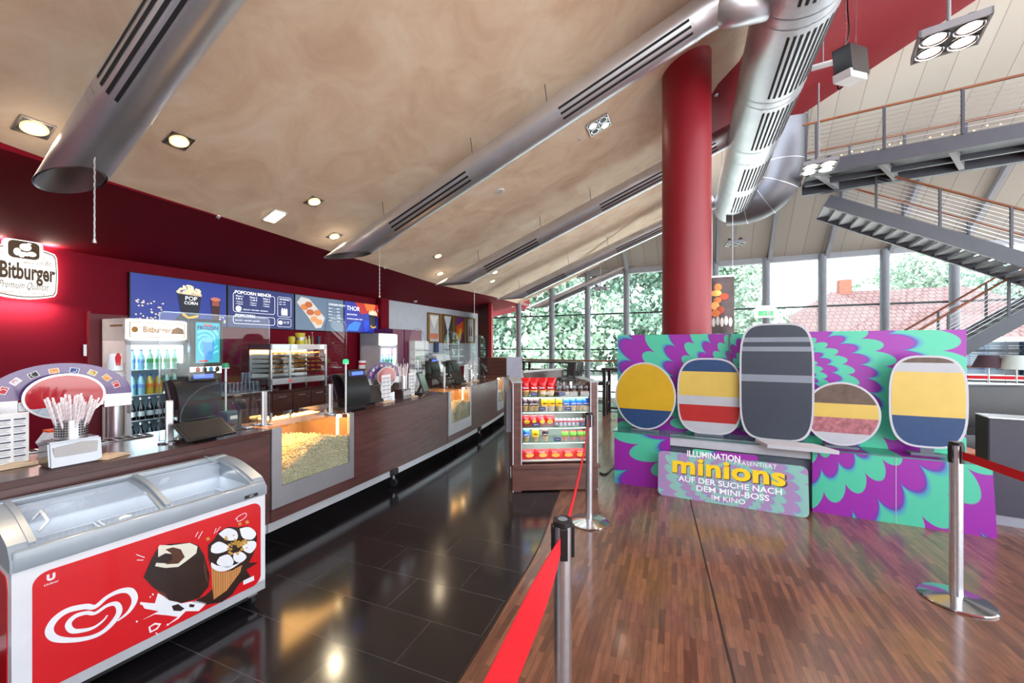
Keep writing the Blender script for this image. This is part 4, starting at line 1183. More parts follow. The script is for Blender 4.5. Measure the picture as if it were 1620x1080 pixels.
# ================================================================== back bar: screens, sign, coolers, machines
M_scrblue = mat('screen_deep_blue', srgb(14, 28, 84), .3, emit=srgb(18, 42, 130), estr=.5, noise=(3, .3))
M_scrslate = mat('screen_slate', srgb(70, 84, 100), .3, emit=srgb(84, 104, 128), estr=.45)
M_scrtxt = mat('screen_text_glow', (.9, .9, .9), .5, emit=(.95, .97, 1), estr=.5)
def em(name, c, s=.9): return mat('print_'+name, tuple(.4*v for v in c), .4, emit=c, estr=s*.5)
def pr(name, c, rough=.5): return mat('print_'+name, c, rough)
SX = [204.5, 360, 466.5, 544.5, 604]
def screen(i, label):
    p0, p1 = wallpt(SX[i], .085), wallpt(SX[i+1], .085)
    c = (p0+p1)/2; w = (p1-p0).length/2-.008; h = .37
    t = thing('menu_screen', label, 'screen', (c.x, c.y, 2.315), YB)
    MB().box((0, .04, 0), (2*w, .06, 2*h+.01), bev=.004).build('casing', M_black, t)
    return t, w-.012, h-.008
def face(t, pts, y, m, name='picture_shape', th=.001): return MB().plate(pts, y, th).build(name, m, t)
def rect(x0, x1, z0, z1): return [(x0, z0), (x1, z0), (x1, z1), (x0, z1)]
def popcornbox(t, cx_, cz_, s, txt=True, tm=None):
    # dark tapering box with a heap of popcorn
    face(t, [(cx_-.16*s, cz_+.14*s), (cx_+.18*s, cz_+.12*s), (cx_+.13*s, cz_-.24*s), (cx_-.09*s, cz_-.25*s)], .0005, em('box_navy', srgb(22, 26, 48), .5))
    face(t, [(cx_-.16*s, cz_+.14*s), (cx_+.18*s, cz_+.12*s), (cx_+.175*s, cz_+.085*s), (cx_-.152*s, cz_+.105*s)], -.0007, em('box_cream', srgb(230, 200, 170), .6))
    face(t, [(cx_-.08*s, cz_-.18*s), (cx_+.0*s, cz_-.24*s), (cx_+.13*s, cz_-.20*s), (cx_+.13*s, cz_-.24*s), (cx_-.0*s, cz_-.28*s), (cx_-.09*s, cz_-.22*s)], -.0008, em('box_yellow', srgb(230, 190, 40), .7))
    random.seed(int(cx_*100)+5); mb = MB()
    for k in range(60):
        a = random.uniform(0, PI); rr = random.random()**.5
        x_, z_ = cx_+.01+.16*s*rr*math.cos(a), cz_+.12*s+.12*s*rr*math.sin(a)
        mb.plate([(x_+.022*s*math.cos(b_)*random.uniform(.6, 1.2), z_+.02*s*math.sin(b_)*random.uniform(.6, 1.2)) for b_ in [j*PI/4 for j in range(8)]], -.001-.0003*(k % 7), .0003)
    mb.build('popcorn_picture', em('popcorn', srgb(236, 218, 180), .95), t)
    if txt:
        text('POP', .09*s, (cx_+.03*s, -.003, cz_+.04*s), M_scrtxt, t, 'screen_lettering')
        text('CORN', .065*s, (cx_+.03*s, -.003, cz_-.03*s), M_scrtxt, t, 'screen_lettering')
t, w, h = screen(0, 'menu screen with a popcorn box and a cola glass on blue, first above the cooler')
face(t, rect(-w, w, -h, h), .009, M_scrblue, 'lit_panel')
popcornbox(t, .08, .02, 1.05)
face(t, [(.40, .09), (.56, .09), (.53, -.27), (.43, -.27)], .0, em('cola_dark', srgb(60, 20, 18), .8)); face(t, ell(.48, .09, .08, .035, 20), -.0015, em('cola_top', srgb(190, 110, 90), .9)); face(t, rect(.425, .535, -.02, .05), -.0016, em('cola_ice', srgb(150, 80, 70), .8))
face(t, [(-.12, -.3), (-.02, -.17), (.08, -.3)], .0, em('shadow_navy', srgb(12, 16, 40), .6))
random.seed(11); mb = MB()
for k in range(60):
    x_ = random.choice([random.uniform(-.62, -.22), random.uniform(-.62, -.25), random.uniform(.45, .64)]); z_ = random.uniform(-.33, -.02) if x_ < 0 else random.uniform(-.3, -.2)
    mb.plate([(x_+.014*math.cos(b_)*random.uniform(.5, 1.3), z_+.012*math.sin(b_)*random.uniform(.5, 1.3)) for b_ in [j*PI/3.5 for j in range(7)]], .0003*(k % 4), .0003)
mb.build('scattered_popcorn', em('popcorn', srgb(236, 218, 180), .95), t)
t, w, h = screen(1, 'blue menu screen headed POPCORN MENÜS, second from the left')
face(t, rect(-w, w, -h, h), .009, mat('screen_navy', srgb(16, 24, 66), .3, emit=srgb(24, 36, 96), estr=.5, noise=(3, .2)), 'lit_panel')
def outline(t, pts, wd, m, y=0): 
    mb = MB(); pts = list(pts)+[pts[0], pts[1]]
    for q in stroke(pts, wd)[:-1]: mb.plate([(v.x, v.y) for v in q], y, .001)
    return mb.build('line_frame', m, t)
outline(t, rrect(-.56, .22, -.09, .26, .04, 3), .006, M_scrtxt); outline(t, rrect(-.56, .22, -.30, -.155, .04, 3), .006, M_scrtxt)
outline(t, rrect(.28, .57, -.12, .27, .03, 3), .005, M_scrtxt); outline(t, rrect(.28, .57, -.32, -.16, .03, 3), .005, M_scrtxt)
T_ = lambda b, s, x, z, al='LEFT', m=M_scrtxt: text(b, s, (x, -.004, z), m, t, 'screen_lettering', th=.0005, align=al)
face(t, rect(-.53, .12, .235, .29), -.0012, MATS['screen_navy'], 'heading_gap', .0005)
text('POPCORN MENÜS', .082, (-.20, -.004, .262), M_scrtxt, t, 'screen_lettering', bold=.001)
T_('POPCORN', .075, -.53, -.155)
for k, (a_, b_) in enumerate((('Menü 1', '9,90 €'), ('Menü 2', '11,40 €'), ('Menü 3', '12,90 €'))):
    T_(a_, .045, -.52+k*.25, .195); T_(b_, .045, -.52+k*.25, .145); T_('1 Popcorn', .030, -.52+k*.25, .095); T_('1 Getränk', .030, -.52+k*.25, .055)
face(t, ell(-.47, -.03, .05, .05, 20), -.001, M_scrtxt); T_('NACHOS · POPCORN · GETRÄNKE', .030, -.39, -.04); T_('klein 3,90 €   mittel 5,40 €   groß 6,90 €', .027, -.53, -.24)
T_('GETRÄNKE', .045, .425, .225, 'CENTER'); T_('groß   4,90', .03, .31, .17); T_('klein   3,90', .03, .31, .125)
for k in range(3): face(t, [(.36+k*.045, -.09), (.395+k*.045, -.09), (.40+k*.045, .0), (.385+k*.045, .05), (.37+k*.045, .05), (.355+k*.045, .0)], -.001, M_scrtxt, 'bottle_picture')
face(t, ell(.34, -.24, .045, .04, 16), -.001, M_scrtxt); T_('0,5 L  3,90\n0,4 L  3,50', .026, .41, -.23)
t, w, h = screen(2, 'grey menu screen headed CHICKEN MENÜS with a basket of fried chicken')
face(t, rect(-w, w, -h, h), .009, M_scrslate, 'lit_panel')
face(t, [(-.6, .2), (-.35, -.06), (-.14, -.32), (.0, -.30), (.1, -.08), (-.1, .12), (-.3, .30), (-.5, .33)], 0, em('paper_white', srgb(210, 205, 200), .8), 'basket_picture')
random.seed(2)
for k, (x_, z_) in enumerate([(-.42, .12), (-.28, .02), (-.18, -.12), (-.10, .02), (-.32, .18), (-.06, -.18)]):
    face(t, ell(x_, z_, .095, .065, 14), -.001-.0004*k, em('fried_%d' % (k % 3), [srgb(205, 120, 60), srgb(180, 90, 40), srgb(225, 150, 90)][k % 3], .9), 'chicken_picture')
face(t, rect(.16, .18, -.33, .33), -.001, M_scrslate)
T_('CHICKEN MENÜS', .06, .20, .24)
for k in range(5): T_('Menü %d  ...........  %d,90 €' % (k+1, 8+k), .034, .20, .15-.07*k)
t, w, h = screen(3, 'blue and red menu screen with a superhero film title, fourth above the bar')
face(t, rect(-w, w, -h, h), .009, mat('screen_violet', srgb(20, 24, 90), .3, emit=srgb(34, 46, 150), estr=.5, noise=(4, .5)), 'lit_panel')
face(t, [(-.3, h), (w, h), (w, .12), (.45, .04), (.2, .14), (-.1, .08)], .0015, em('film_red', srgb(190, 40, 40), .8), 'sky_picture'); face(t, [(.0, h), (.4, h), (.35, .2), (.1, .18)], .0, em('film_orange', srgb(230, 110, 40), .9), 'glow_picture')
T_('THOR', .15, -.56, .20, 'LEFT'); T_('Jetzt im Kino', .06, -.55, .06); T_('POPCORN & DRINK 12,90 €', .04, -.55, -.05)
popcornbox(t, .30, .0, .9, False); face(t, ell(.54, .22, .07, .07, 20), -.001, em('badge_cyan', srgb(90, 190, 230), .9), 'badge')
face(t, [(-.55, -.33), (-.2, -.33), (-.1, -.12), (-.3, -.1), (-.5, -.2)], .0, em('film_blue', srgb(60, 130, 240), .9), 'light_picture')
face(t, [(0.0, -.33), (.14, -.33), (.17, -.05), (-.03, -.05)], -.001, em('film_cup', srgb(30, 70, 200), .9), 'cup_picture')

# round-cornered illuminated beer sign
c0 = wallpt(18, .14); s0x = 1.0
P = lambda px, py: loc2(px, py, (c0.x, c0.y, 2.0), YB)
t = thing('beer_sign', 'lit white beer sign with gold lettering on the red wall, top left', 'sign', (c0.x, c0.y, 2.0), YB)
xr, _ = P(91, 430); xl = -xr-.55+ .0
xl = P(-24, 430)[0]; cxs = (xl+xr)/2; hw = (xr-xl)/2
zt = P(60, 392)[1]; zb_ = P(60, 474)[1]; zc = (zt+zb_)/2; hh = (zt-zb_)/2
def barrel(k, kz=None):
    kz = kz or k; pts = []
    for i in range(9): f = -1+2*i/8; pts.append((cxs+hw*k*.90*f, zc-hh*kz*(1-.16*f*f)))
    for i in range(9): f = -1+2*i/8; pts.append((cxs+hw*k*(1-.03*f*f), zc+hh*kz*.70*f))
    for i in range(9): f = 1-2*i/8; pts.append((cxs+hw*k*.90*f, zc+hh*kz*(1-.16*f*f)))
    for i in range(9): f = 1-2*i/8; pts.append((cxs-hw*k*(1-.03*f*f), zc+hh*kz*.70*f))
    return pts
M_signw = mat('sign_face_glow', (.95, .93, .88), .4, emit=(1, .95, .86), estr=.55)
M_gold = mat('sign_gold', srgb(120, 92, 40), .4, .3)
M_brown = mat('sign_brown', srgb(92, 62, 24), .5)
MB().plate(barrel(1), .06, .07).build('sign_box', M_signw, t)
def ringplate(t, o_, i_, y, m, name='border'):
    mb = MB(); n_ = len(o_)
    for k in range(n_): mb.plate([o_[k], o_[(k+1) % n_], i_[(k+1) % n_], i_[k]], y, .003)
    return mb.build(name, m, t)
ringplate(t, barrel(.965, .95), barrel(.94, .91), -.011, M_brown)
ringplate(t, barrel(.925, .885), barrel(.918, .873), -.011, M_gold)
ex, ez = P(37, 397)
MB().plate(rrect(ex-.155, ex+.155, ez-.12, ez+.14, .06), .05, .07).build('emblem_box', M_signw, t)
MB().plate(rrect(ex-.125, ex+.125, ez-.095, ez+.115, .05), -.021, .002).build('emblem_ground', M_brown, t)
mb = MB()
mb.plate(ell(ex+.01, ez+.045, .048, .045, 18), -.024, .002)            # round head over a raised glass
mb.plate(ell(ex-.055, ez-.02, .03, .045, 14), -.024, .002); mb.plate(ell(ex+.06, ez-.03, .038, .03, 14), -.024, .002); mb.plate(rrect(ex-.04, ex+.035, ez-.06, ez-.015, .012, 3), -.024, .002)
mb.plate(ell(ex-.02, ez-.065, .022, .018, 10), -.024, .002); mb.plate(ell(ex+.04, ez+.09, .018, .012, 10), -.024, .002)
mb.build('emblem_figure', M_signw, t)
def black_letter(body, size, x, z, m, par, **k): return text(body, size, (x, -.0135, z), m, par, 'sign_lettering', **k)
fit(black_letter('Bitburger', .27, cxs+.035, zc-.0, M_brown, t, bold=.009), hw*1.55)
fit(black_letter('Premium Qualität', .125, cxs+.0, zc-.165, M_brown, t, shear=.45), hw*1.4)
fit(black_letter('Bitte ein Bit', .085, cxs+hw*.38, zc+.135, M_brown, t, shear=.5), hw*.8)
fit(black_letter('EINZIGARTIG SEIT 1817 · TRADITION', .045, cxs+.0, zc-.25, M_menured, t), hw*1.2)
fit(black_letter('SEIT', .04, cxs-hw*.5, zc+.20, M_menured, t), hw*.2); fit(black_letter('1817', .04, cxs+hw*.62, zc+.20, M_menured, t), hw*.2)
l = bpy.data.lights.new('sign_glow', 'AREA'); l.energy = 8; l.shape = 'RECTANGLE'; l.size = hw*2.1; l.size_y = hh*2.1; l.color = (1, .92, .8)
lo = bpy.data.objects.new('sign_glow', l); COL.objects.link(lo); lo.parent = t; lo.location = (cxs, .075, zc); lo.rotation_euler = (R(-90), 0, 0)
for a_, dz in ((1, 1), (-1, -1)):
    l = bpy.data.lights.new('sign_glow_edge', 'AREA'); l.energy = 5; l.shape = 'RECTANGLE'; l.size = hw*2; l.size_y = .05; l.color = (1, .85, .7)
    lo = bpy.data.objects.new('sign_glow_edge', l); COL.objects.link(lo); lo.parent = t; lo.location = (cxs, .03, zc+dz*(hh+.012)); lo.rotation_euler = (0 if dz < 0 else PI, 0, 0)

# bottle coolers
def cooler(o, w, dpt, h, label, txt, rows):
    t = thing('bottle_cooler', label, 'fridge', o, YB)
    zb = .22; zh = h-.30
    mb = MB(); mb.span((-w/2, .04, 0), (-w/2+.04, dpt, h)); mb.span((w/2-.04, .04, 0), (w/2, dpt, h)); mb.span((-w/2, .04, 0), (w/2, dpt, zb)); mb.span((-w/2, .04, zh), (w/2, dpt, h)); mb.span((-w/2, dpt-.04, 0), (w/2, dpt, h)); mb.build('cabinet', M_white, t)
    MB().span((-w/2+.041, dpt-.06, zb), (w/2-.041, dpt-.041, zh)).build('back_liner', mat('cooler_liner', srgb(190, 214, 226), .5), t)
    d = bpy.data.objects.new('door', None)
    mb = MB(); mb.span((-w/2, 0, zb-.05), (-w/2+.05, .035, zh)); mb.span((w/2-.05, 0, zb-.05), (w/2, .035, zh)); mb.span((-w/2, 0, zh-.06), (w/2, .035, zh)); mb.span((-w/2, 0, zb-.05), (w/2, .035, zb+.02)); d = mb.build('door', M_white, t)
    MB().span((-w/2+.05, .012, zb+.02), (w/2-.05, .018, zh-.06)).build('door_pane', M_fridgeglass, d)
    MB().span((-w/2+.005, -.028, zb+.5), (-w/2+.03, 0, zb+.85), bev=.004).build('door_handle', M_steel, d)
    hd = MB().span((-w/2, .0, zh+.02), (w/2, .04, h-.02), bev=.004).build('header_sign', mat('cooler_header_glow', (.95, .93, .85), .4, emit=(1, .93, .78), estr=.45), t)
    ringplate(hd, rrect(-w/2+.03, w/2-.03, zh+.045, h-.05, .01, 2), rrect(-w/2+.036, w/2-.036, zh+.051, h-.056, .01, 2), -.001, M_gold)
    if txt:
        fit(text(txt, .115, (-.015, -.003, zh+.15), mat('gold_lettering', srgb(190, 130, 50), .4), hd, 'header_lettering', bold=.002), w*.46)
        MB().plate(ell(-w/2+.085, zh+.15, .035, .04, 18), -.001, .003).build('header_emblem', mat('gold_lettering', srgb(214, 160, 70), .4), hd)
        MB().plate([(w/2-.20, zh+.10), (w/2-.04, zh+.10), (w/2-.05, zh+.17), (w/2-.12, zh+.2), (w/2-.19, zh+.16)], -.001, .003).build('header_picture', mat('gold_lettering', srgb(214, 160, 70), .4), hd)
        MB().span((-w/2-.003, .10, h-.11), (-w/2, .42, h-.085)).build('side_stripe', M_gold, t)
    M_ledt = mat('cooler_led_glow', (1, 1, 1), .4, emit=(.85, .95, 1), estr=5)
    MB().span((w/2-.062, .05, zb+.05), (w/2-.045, .075, zh-.08)).build('led_strip', M_ledt, t)
    MB().span((-w/2+.045, .05, zb+.05), (-w/2+.055, .065, zh-.08)).build('led_strip', M_ledt, t)
    l = bpy.data.lights.new('cooler_light', 'AREA'); l.energy = 12; l.shape = 'RECTANGLE'; l.size = w*.8; l.size_y = .35; l.color = (.8, .93, 1)
    lo = bpy.data.objects.new('cooler_light', l); COL.objects.link(lo); lo.parent = t; lo.location = (0, .3, zh-.07)
    zs = []
    for k in range(rows):
        z = zb+.03+k*(zh-.08-zb)/rows; zs.append(z)
        MB().span((-w/2+.045, .06, z-.012), (w/2-.045, dpt-.06, z)).build('shelf', M_white, t)
    return t, zs, (zh-.08-zb)/rows
def bottlekind(name, prof, cols, capm, labelz=None, labelm=None):
    b = bpy.data.objects.new(name, None); COL.objects.link(b)
    MB().lathe(prof, n=14).build('glass_body', cols, b, smooth=50)
    r0 = prof[-1][0]; z0 = prof[-1][1]
    MB().cyl((0, 0, z0-.002), (0, 0, z0+.018), r0*1.25, n=10).build('cap', capm, b)
    if labelz:
        MB().lathe([(labelz[2]+.001, labelz[0]), (labelz[2]+.001, labelz[1])], n=14).build('paper_label', labelm, b, smooth=True)
    return b
M_water = mat('water_bottle_blue', srgb(150, 205, 225), .1, spec=.8); M_waterg = mat('water_bottle_green', srgb(160, 215, 190), .1, spec=.8)
M_orange = mat('orange_drink', srgb(225, 180, 60), .15, spec=.8); M_beer = mat('dark_bottle_glass', srgb(24, 18, 22), .1, spec=.8)
M_capb = mat('blue_cap', srgb(50, 90, 170), .4); M_capg = mat('green_cap', srgb(60, 150, 90), .4); M_capw = mat('silver_cap', (.7, .7, .72), .3, .8)
pet = [(0, 0), (.032, 0), (.034, .02), (.032, .07), (.034, .08), (.034, .12), (.030, .155), (.014, .195), (.014, .205)]
beer = [(0, 0), (.031, 0), (.032, .01), (.032, .12), (.027, .145), (.014, .18), (.0125, .225)]
kinds = {
 'blue': (pet, M_water, M_capb, (.075, .115, .034), mat('label_white_blue', srgb(120, 160, 220), .5)),
 'green': (pet, M_waterg, M_capg, (.075, .115, .034), mat('label_green', srgb(90, 170, 90), .5)),
 'orange': (pet, M_orange, M_capb, (.075, .115, .034), mat('label_orange', srgb(240, 130, 40), .5)),
 'dark': (beer, M_beer, M_capw, (.04, .095, .032), M_white),
}
PROTO = {}
def put_bottle(kind, loc, label, group, s):
    if kind not in PROTO:
        b = bottlekind('drink_bottle', *kinds[kind]); PROTO[kind] = b
        b['category'] = 'bottle'
    else:
        b = PROTO[kind].copy(); COL.objects.link(b)
        for ch in PROTO[kind].children: c = ch.copy(); COL.objects.link(c); c.parent = b
    b.location = loc; b.scale = (s, s, s); b['label'] = label; b['group'] = group; b['category'] = 'bottle'
ordn = ['first', 'second', 'third', 'fourth', 'fifth', 'sixth', 'seventh', 'eighth', 'ninth', 'tenth']
def fillcooler(t, zs, gap, w, rowspec, which):
    Mw = Matrix.Translation(t.location) @ Matrix.Rotation(YB, 4, 'Z')
    names = {'blue': 'blue water bottle', 'green': 'greenish water bottle', 'orange': 'yellow-orange lemonade bottle', 'dark': 'dark white-labelled beer bottle'}
    rown = ['lowest', 'third', 'second', 'top'] if len(zs) == 4 else ['lowest', 'middle', 'top']
    for k, spec in enumerate(rowspec):
        n_ = len(spec)
        for i, kd in enumerate(spec):
            x = -w/2+.10+(w-.20)*i/(n_-1)
            p = Mw @ Vector((x, .11, zs[k]))
            sc_ = min(1.25, gap*.92/.245)
            put_bottle(kd, p, '%s, %s from left on the %s shelf of the %s' % (names[kd], ordn[i], rown[k], which), 'drink bottles in the ' + which, sc_)
FR = bb(200); FRc = lambda r0, r1, C_: None
Y1, Y2 = -7.4/(-.968-WALLK), -7.4/(-.816-WALLK)
o = Vector((-7.4+WALLK*(Y1+Y2)/2, (Y1+Y2)/2, 0)); wF = (Y2-Y1)*1.0925
t, zs, gap = cooler(o, wF, .64, 1.98, 'white glass-door bottle cooler left of the slush machine, with a lit header', 'Bitburger', 4)
fillcooler(t, zs, gap, wF, [['dark']*6, ['dark']*6, ['blue', 'blue', 'orange', 'orange', 'green', 'green'], ['blue', 'blue', 'green', 'green', 'green', 'green']], 'near cooler')
text('Bit', .13, (.12, .005, .98), M_scrtxt, t, 'door_lettering', shear=.4)
Y1, Y2 = -7.35/(-.332-WALLK), -7.35/(-.288-WALLK)
o = Vector((-7.35+WALLK*(Y1+Y2)/2, (Y1+Y2)/2, 0)); wF = (Y2-Y1)*1.0925
t, zs, gap = cooler(o, wF, .62, 1.92, 'second white bottle cooler farther along, below the grey wall', '', 3)
fillcooler(t, zs, gap, wF, [['dark']*5, ['blue', 'green', 'green', 'green', 'blue'], ['blue', 'blue', 'green', 'blue', 'green']], 'far cooler')

# slush machine with portrait screen
def BP(px, C_):                             # point on the line X = C_ + .44 Y seen at px
    r = (px-CX)/F; Y = C_/(r-WALLK); return Vector((r*Y, Y, 0))
p0, p1 = BP(302, -7.1), BP(354, -7.1); o = (p0+p1)/2; w = (p1-p0).length/2
t = thing('slush_machine', 'black slush drink machine with a tall turquoise screen beside the cooler', 'drink machine', (o.x, o.y, BH), YB)
MB().span((-w, .06, 0), (w, .5, .50)).build('machine_body', M_black, t)
zt, zbm = EYE+(548-505)*o.y/F-BH, EYE+(548-580)*o.y/F-BH
s_ = MB().span((-w, .0, zbm), (w, .10, zt), bev=.02).build('screen_frame', M_black, t)
face(s_, rect(-w+.06, w-.06, zbm+.06, zt-.05), -.001, em('slush_teal', srgb(40, 180, 200), .8), 'lit_panel')
for k in range(5):
    a0_ = k*72; q = stroke([((.03+.02*j)*math.cos(R(a0_+j*26)), (zbm+zt)/2+(.03+.024*j)*math.sin(R(a0_+j*26))) for j in range(9)], [.004+.004*j for j in range(9)])
    mb = MB()
    for w_ in q:
        if all(abs(v.x) < w-.065 and zbm+.07 < v.y < zt-.06 for v in w_): mb.plate([(v.x, v.y) for v in w_], -.0022, .0005)
    if len(mb.bm.faces): mb.build('swirl', em('slush_light', srgb(120, 220, 225), .8), s_)
zm = (zbm+zt)/2
face(s_, [(-.08, zm+.04), (.09, zm+.04), (.06, zbm+.10), (-.05, zbm+.10)], -.003, em('slush_cup', srgb(60, 150, 220), .8), 'cup_picture'); face(s_, ell(.0, zm+.05, .09, .04, 18), -.0042, em('slush_foam', srgb(110, 190, 235), .9), 'foam_picture')
text('FROZEN', .075, (0, -.004, zt-.13), em('slush_navy', srgb(30, 40, 120), .8), s_, 'screen_lettering', bold=.003); text('Fanta', .05, (0, -.004, zt-.085), em('slush_navy2', srgb(220, 60, 40), .8), s_, 'screen_lettering', bold=.002)
face(s_, rect(-.12, -.0, zbm+.075, zbm+.10), -.004, em('slush_red', srgb(200, 30, 40), .8), 'red_tag')
MB().span((-w+.02, .02, .34), (w-.02, .07, .50)).build('tap_panel', mat('tap_panel_glow', (.9, .9, .95), .3, emit=(.9, .95, 1), estr=1.2), t)
for k, c in enumerate([srgb(200, 30, 40), srgb(24, 22, 26), srgb(60, 170, 220), srgb(24, 22, 26)]):
    x_ = -w+.09+k*(2*w-.18)/3; MB().sph((x_, -.0, .40), .032, (1, .8, 1.3)).build('tap_lever', mat('tap_%d' % k, c, .3), t, smooth=True)
MB().span((-w, -.08, 0), (w, .06, .03)).build('drip_tray', M_steel, t)

# clear tumblers on the back counter, all alike
tumb = thing('drinking_glass', '', 'glass'); MB().lathe([(0, .004), (.026, .004), (.034, .15), (.032, .15), (.024, .012), (0, .012)], n=14).build('glass_wall', glassmat('tumbler_glass', (.86, .89, .93), .35), tumb, smooth=50)
k = 0
for row in range(3):
    for i in range(11):
        b = bb(346+i*6.2, .10+row*.085)
        p = Vector((b.x, b.y, BH+.022))
        g = tumb if k == 0 else dup(tumb, p)
        g.location = p; g['label'] = 'clear tumbler standing upright in rows on the tray beside the slush machine'; g['group'] = 'clear tumblers on the back counter'; k += 1
o = bb(377, .18); t = thing('glass_tray', 'long silver tray under the rows of clear tumblers', 'tray', (o.x, o.y, BH), YB)
MB().box((0, 0, .01), (.86, .30, .018), bev=.004).build('tray', M_steel, t)
g2 = None
for i in range(3):
    b = bb(385+i*5, .14); g = dup(tumb, Vector((b.x, b.y, BH+.175)), label='clear tumbler stacked on top of the tray of tumblers'); g['group'] = 'tumblers on top of the others'
wine = thing('dessert_glass', '', 'glass'); MB().lathe([(0, 0), (.025, 0), (.025, .004), (.005, .01), (.005, .03), (.030, .055), (.034, .075), (.032, .075), (.0, .035)], n=14).build('bowl', glassmat('rose_glass', (.9, .72, .78), .3), wine, smooth=50)
for i in range(8):
    b = bb(411+i*4.2, .16); g = wine if i == 0 else dup(wine, b)
    g.location = (b.x, b.y, BH); g['label'] = 'small pinkish stemmed glass in the row left of the hot food cabinet'; g['group'] = 'pinkish glasses on the back counter'

# heated food cabinet
p0, p1 = bb(428, .04), bb(517, .04); o = (p0+p1)/2; w = (p1-p0).length/2
t = thing('heated_food_cabinet', 'steel heated glass cabinet glowing orange on the back counter', 'food warmer', (o.x, o.y, BH), YB)
H_ = .78
mb = MB()
for x_ in (-w+.015, w-.015, -.20):
    for y_ in (.015, .55): mb.box((x_, y_, H_/2), (.035 if x_ == -.20 else .03, .03, H_))
mb.span((-w, 0, .10), (w, .57, .20)); mb.span((-w, 0, H_-.09), (w, .57, H_)); mb.span((-w, .55, .1), (w, .57, H_)); mb.build('steel_frame', M_steel, t)
for x_ in (-w+.05, w-.05):
    MB().cyl((x_, .05, 0), (x_, .05, .10), .018, n=10).build('foot', M_black, t)
MB().span((-w+.03, .0, .2), (w-.03, .004, H_-.09)).build('front_pane', M_clear, t)
MB().span((-w+.5, -.003, H_-.085), (w-.15, 0, H_-.005)).build('striped_band', brickmat('red_white_stripes', srgb(170, 50, 40), srgb(190, 120, 100), srgb(230, 220, 215), .03, 9, R(0), .008, .5), t)
for k, z in enumerate((.28, .36, .44, .52, .60)):
    s1 = MB().span((-w+.04, .04, z), (w-.04, .53, z+.008)).build('rack_shelf', M_black, t)
    mb = MB(); random.seed(k)
    for i in range(9): mb.sph((-w+.12+i*(2*w-.2)/8, .12+random.uniform(0, .05), z+.028), .045, (1.2, .9, .42), 8)
    mb.build('snack_rolls', mat('baked_golden', srgb(200, 130, 60), .6, noise=(30, .3)), t)
MB().span((.10, .30, .38), (.34, .50, .60), bev=.02).build('snack_box', mat('carton_orange', srgb(240, 170, 90), .6), t)
for k in (-.05, .0): MB().cyl((-w+.38+k, -.012, .15), (-w+.38+k, .0, .15), .013, n=12).build('red_knob', mat('red_knob', srgb(200, 30, 30), .4, emit=(.6, .02, .02), estr=.6), t)
l = bpy.data.lights.new('food_lamp', 'AREA'); l.energy = 14; l.shape = 'RECTANGLE'; l.size = w*1.7; l.size_y = .4; l.color = (1, .5, .15)
lo = bpy.data.objects.new('food_lamp', l); COL.objects.link(lo); lo.parent = t; lo.location = (0, .28, H_-.10)
# plain cups, tub and bottle on top of the cabinet
qz = BH+H_
M_tub = mat('yellow_tub', srgb(216, 196, 50), .45)
b = bb(461.5, .25); tt = thing('yellow_cup', 'round yellow cup standing at the left on the hot food cabinet', 'cup', (b.x, b.y, qz), YB); MB().lathe([(0, 0), (.045, 0), (.06, .10), (.05, .14), (0, .15)], n=20).build('cup', M_tub, tt, smooth=50)
b = bb(475, .25); tt = thing('popcorn_tub', 'tall plain yellow tub on the hot food cabinet', 'tub', (b.x, b.y, qz), YB); MB().lathe([(0, 0), (.07, 0), (.085, .20), (.088, .20), (.088, .21), (0, .21)], n=24).build('tub', M_tub, tt, smooth=40); MB().lathe([(.074, .06), (.0815, .13)], n=24).build('band', M_steel, tt, smooth=True)
for k, (px_, c, hh_) in enumerate(((484, srgb(200, 190, 110), .13), (489, srgb(226, 208, 120), .15), (494, srgb(120, 90, 60), .22))):
    b = bb(px_, .22); tt = thing('small_bottle', ['pale short bottle right of the yellow tub', 'yellow short bottle, middle of the three beside the yellow tub', 'brown tall bottle with a cap on the hot food cabinet'][k], 'bottle', (b.x, b.y, qz)); MB().lathe([(0, 0), (.025, 0), (.027, hh_*.6), (.010, hh_*.8), (.010, hh_), (0, hh_)], n=14).build('bottle_body', mat('bottle_c%d' % k, c, .3), tt, smooth=50); MB().cyl((0, 0, hh_), (0, 0, hh_+.012), .012, n=10).build('cap', M_white, tt)
b = bb(504, .22); tt = thing('dark_tumbler', 'dark patterned tumbler at the right end on top of the hot food cabinet', 'cup', (b.x, b.y, qz)); MB().lathe([(0, 0), (.03, 0), (.045, .16), (.042, .16), (0, .02)], n=18).build('cup', mat('dark_print_cup', srgb(50, 50, 66), .4, noise=(30, .6)), tt, smooth=50)
# bread bags and bowl right of it
b = bb(530, .2); tt = thing('mixing_bowl', 'pale round bowl on the back counter right of the hot food cabinet', 'bowl', (b.x, b.y, BH)); MB().lathe([(0, 0), (.07, 0), (.15, .14), (.155, .14), (.15, .15), (.06, .02)], n=24).build('bowl', M_white, tt, smooth=50)

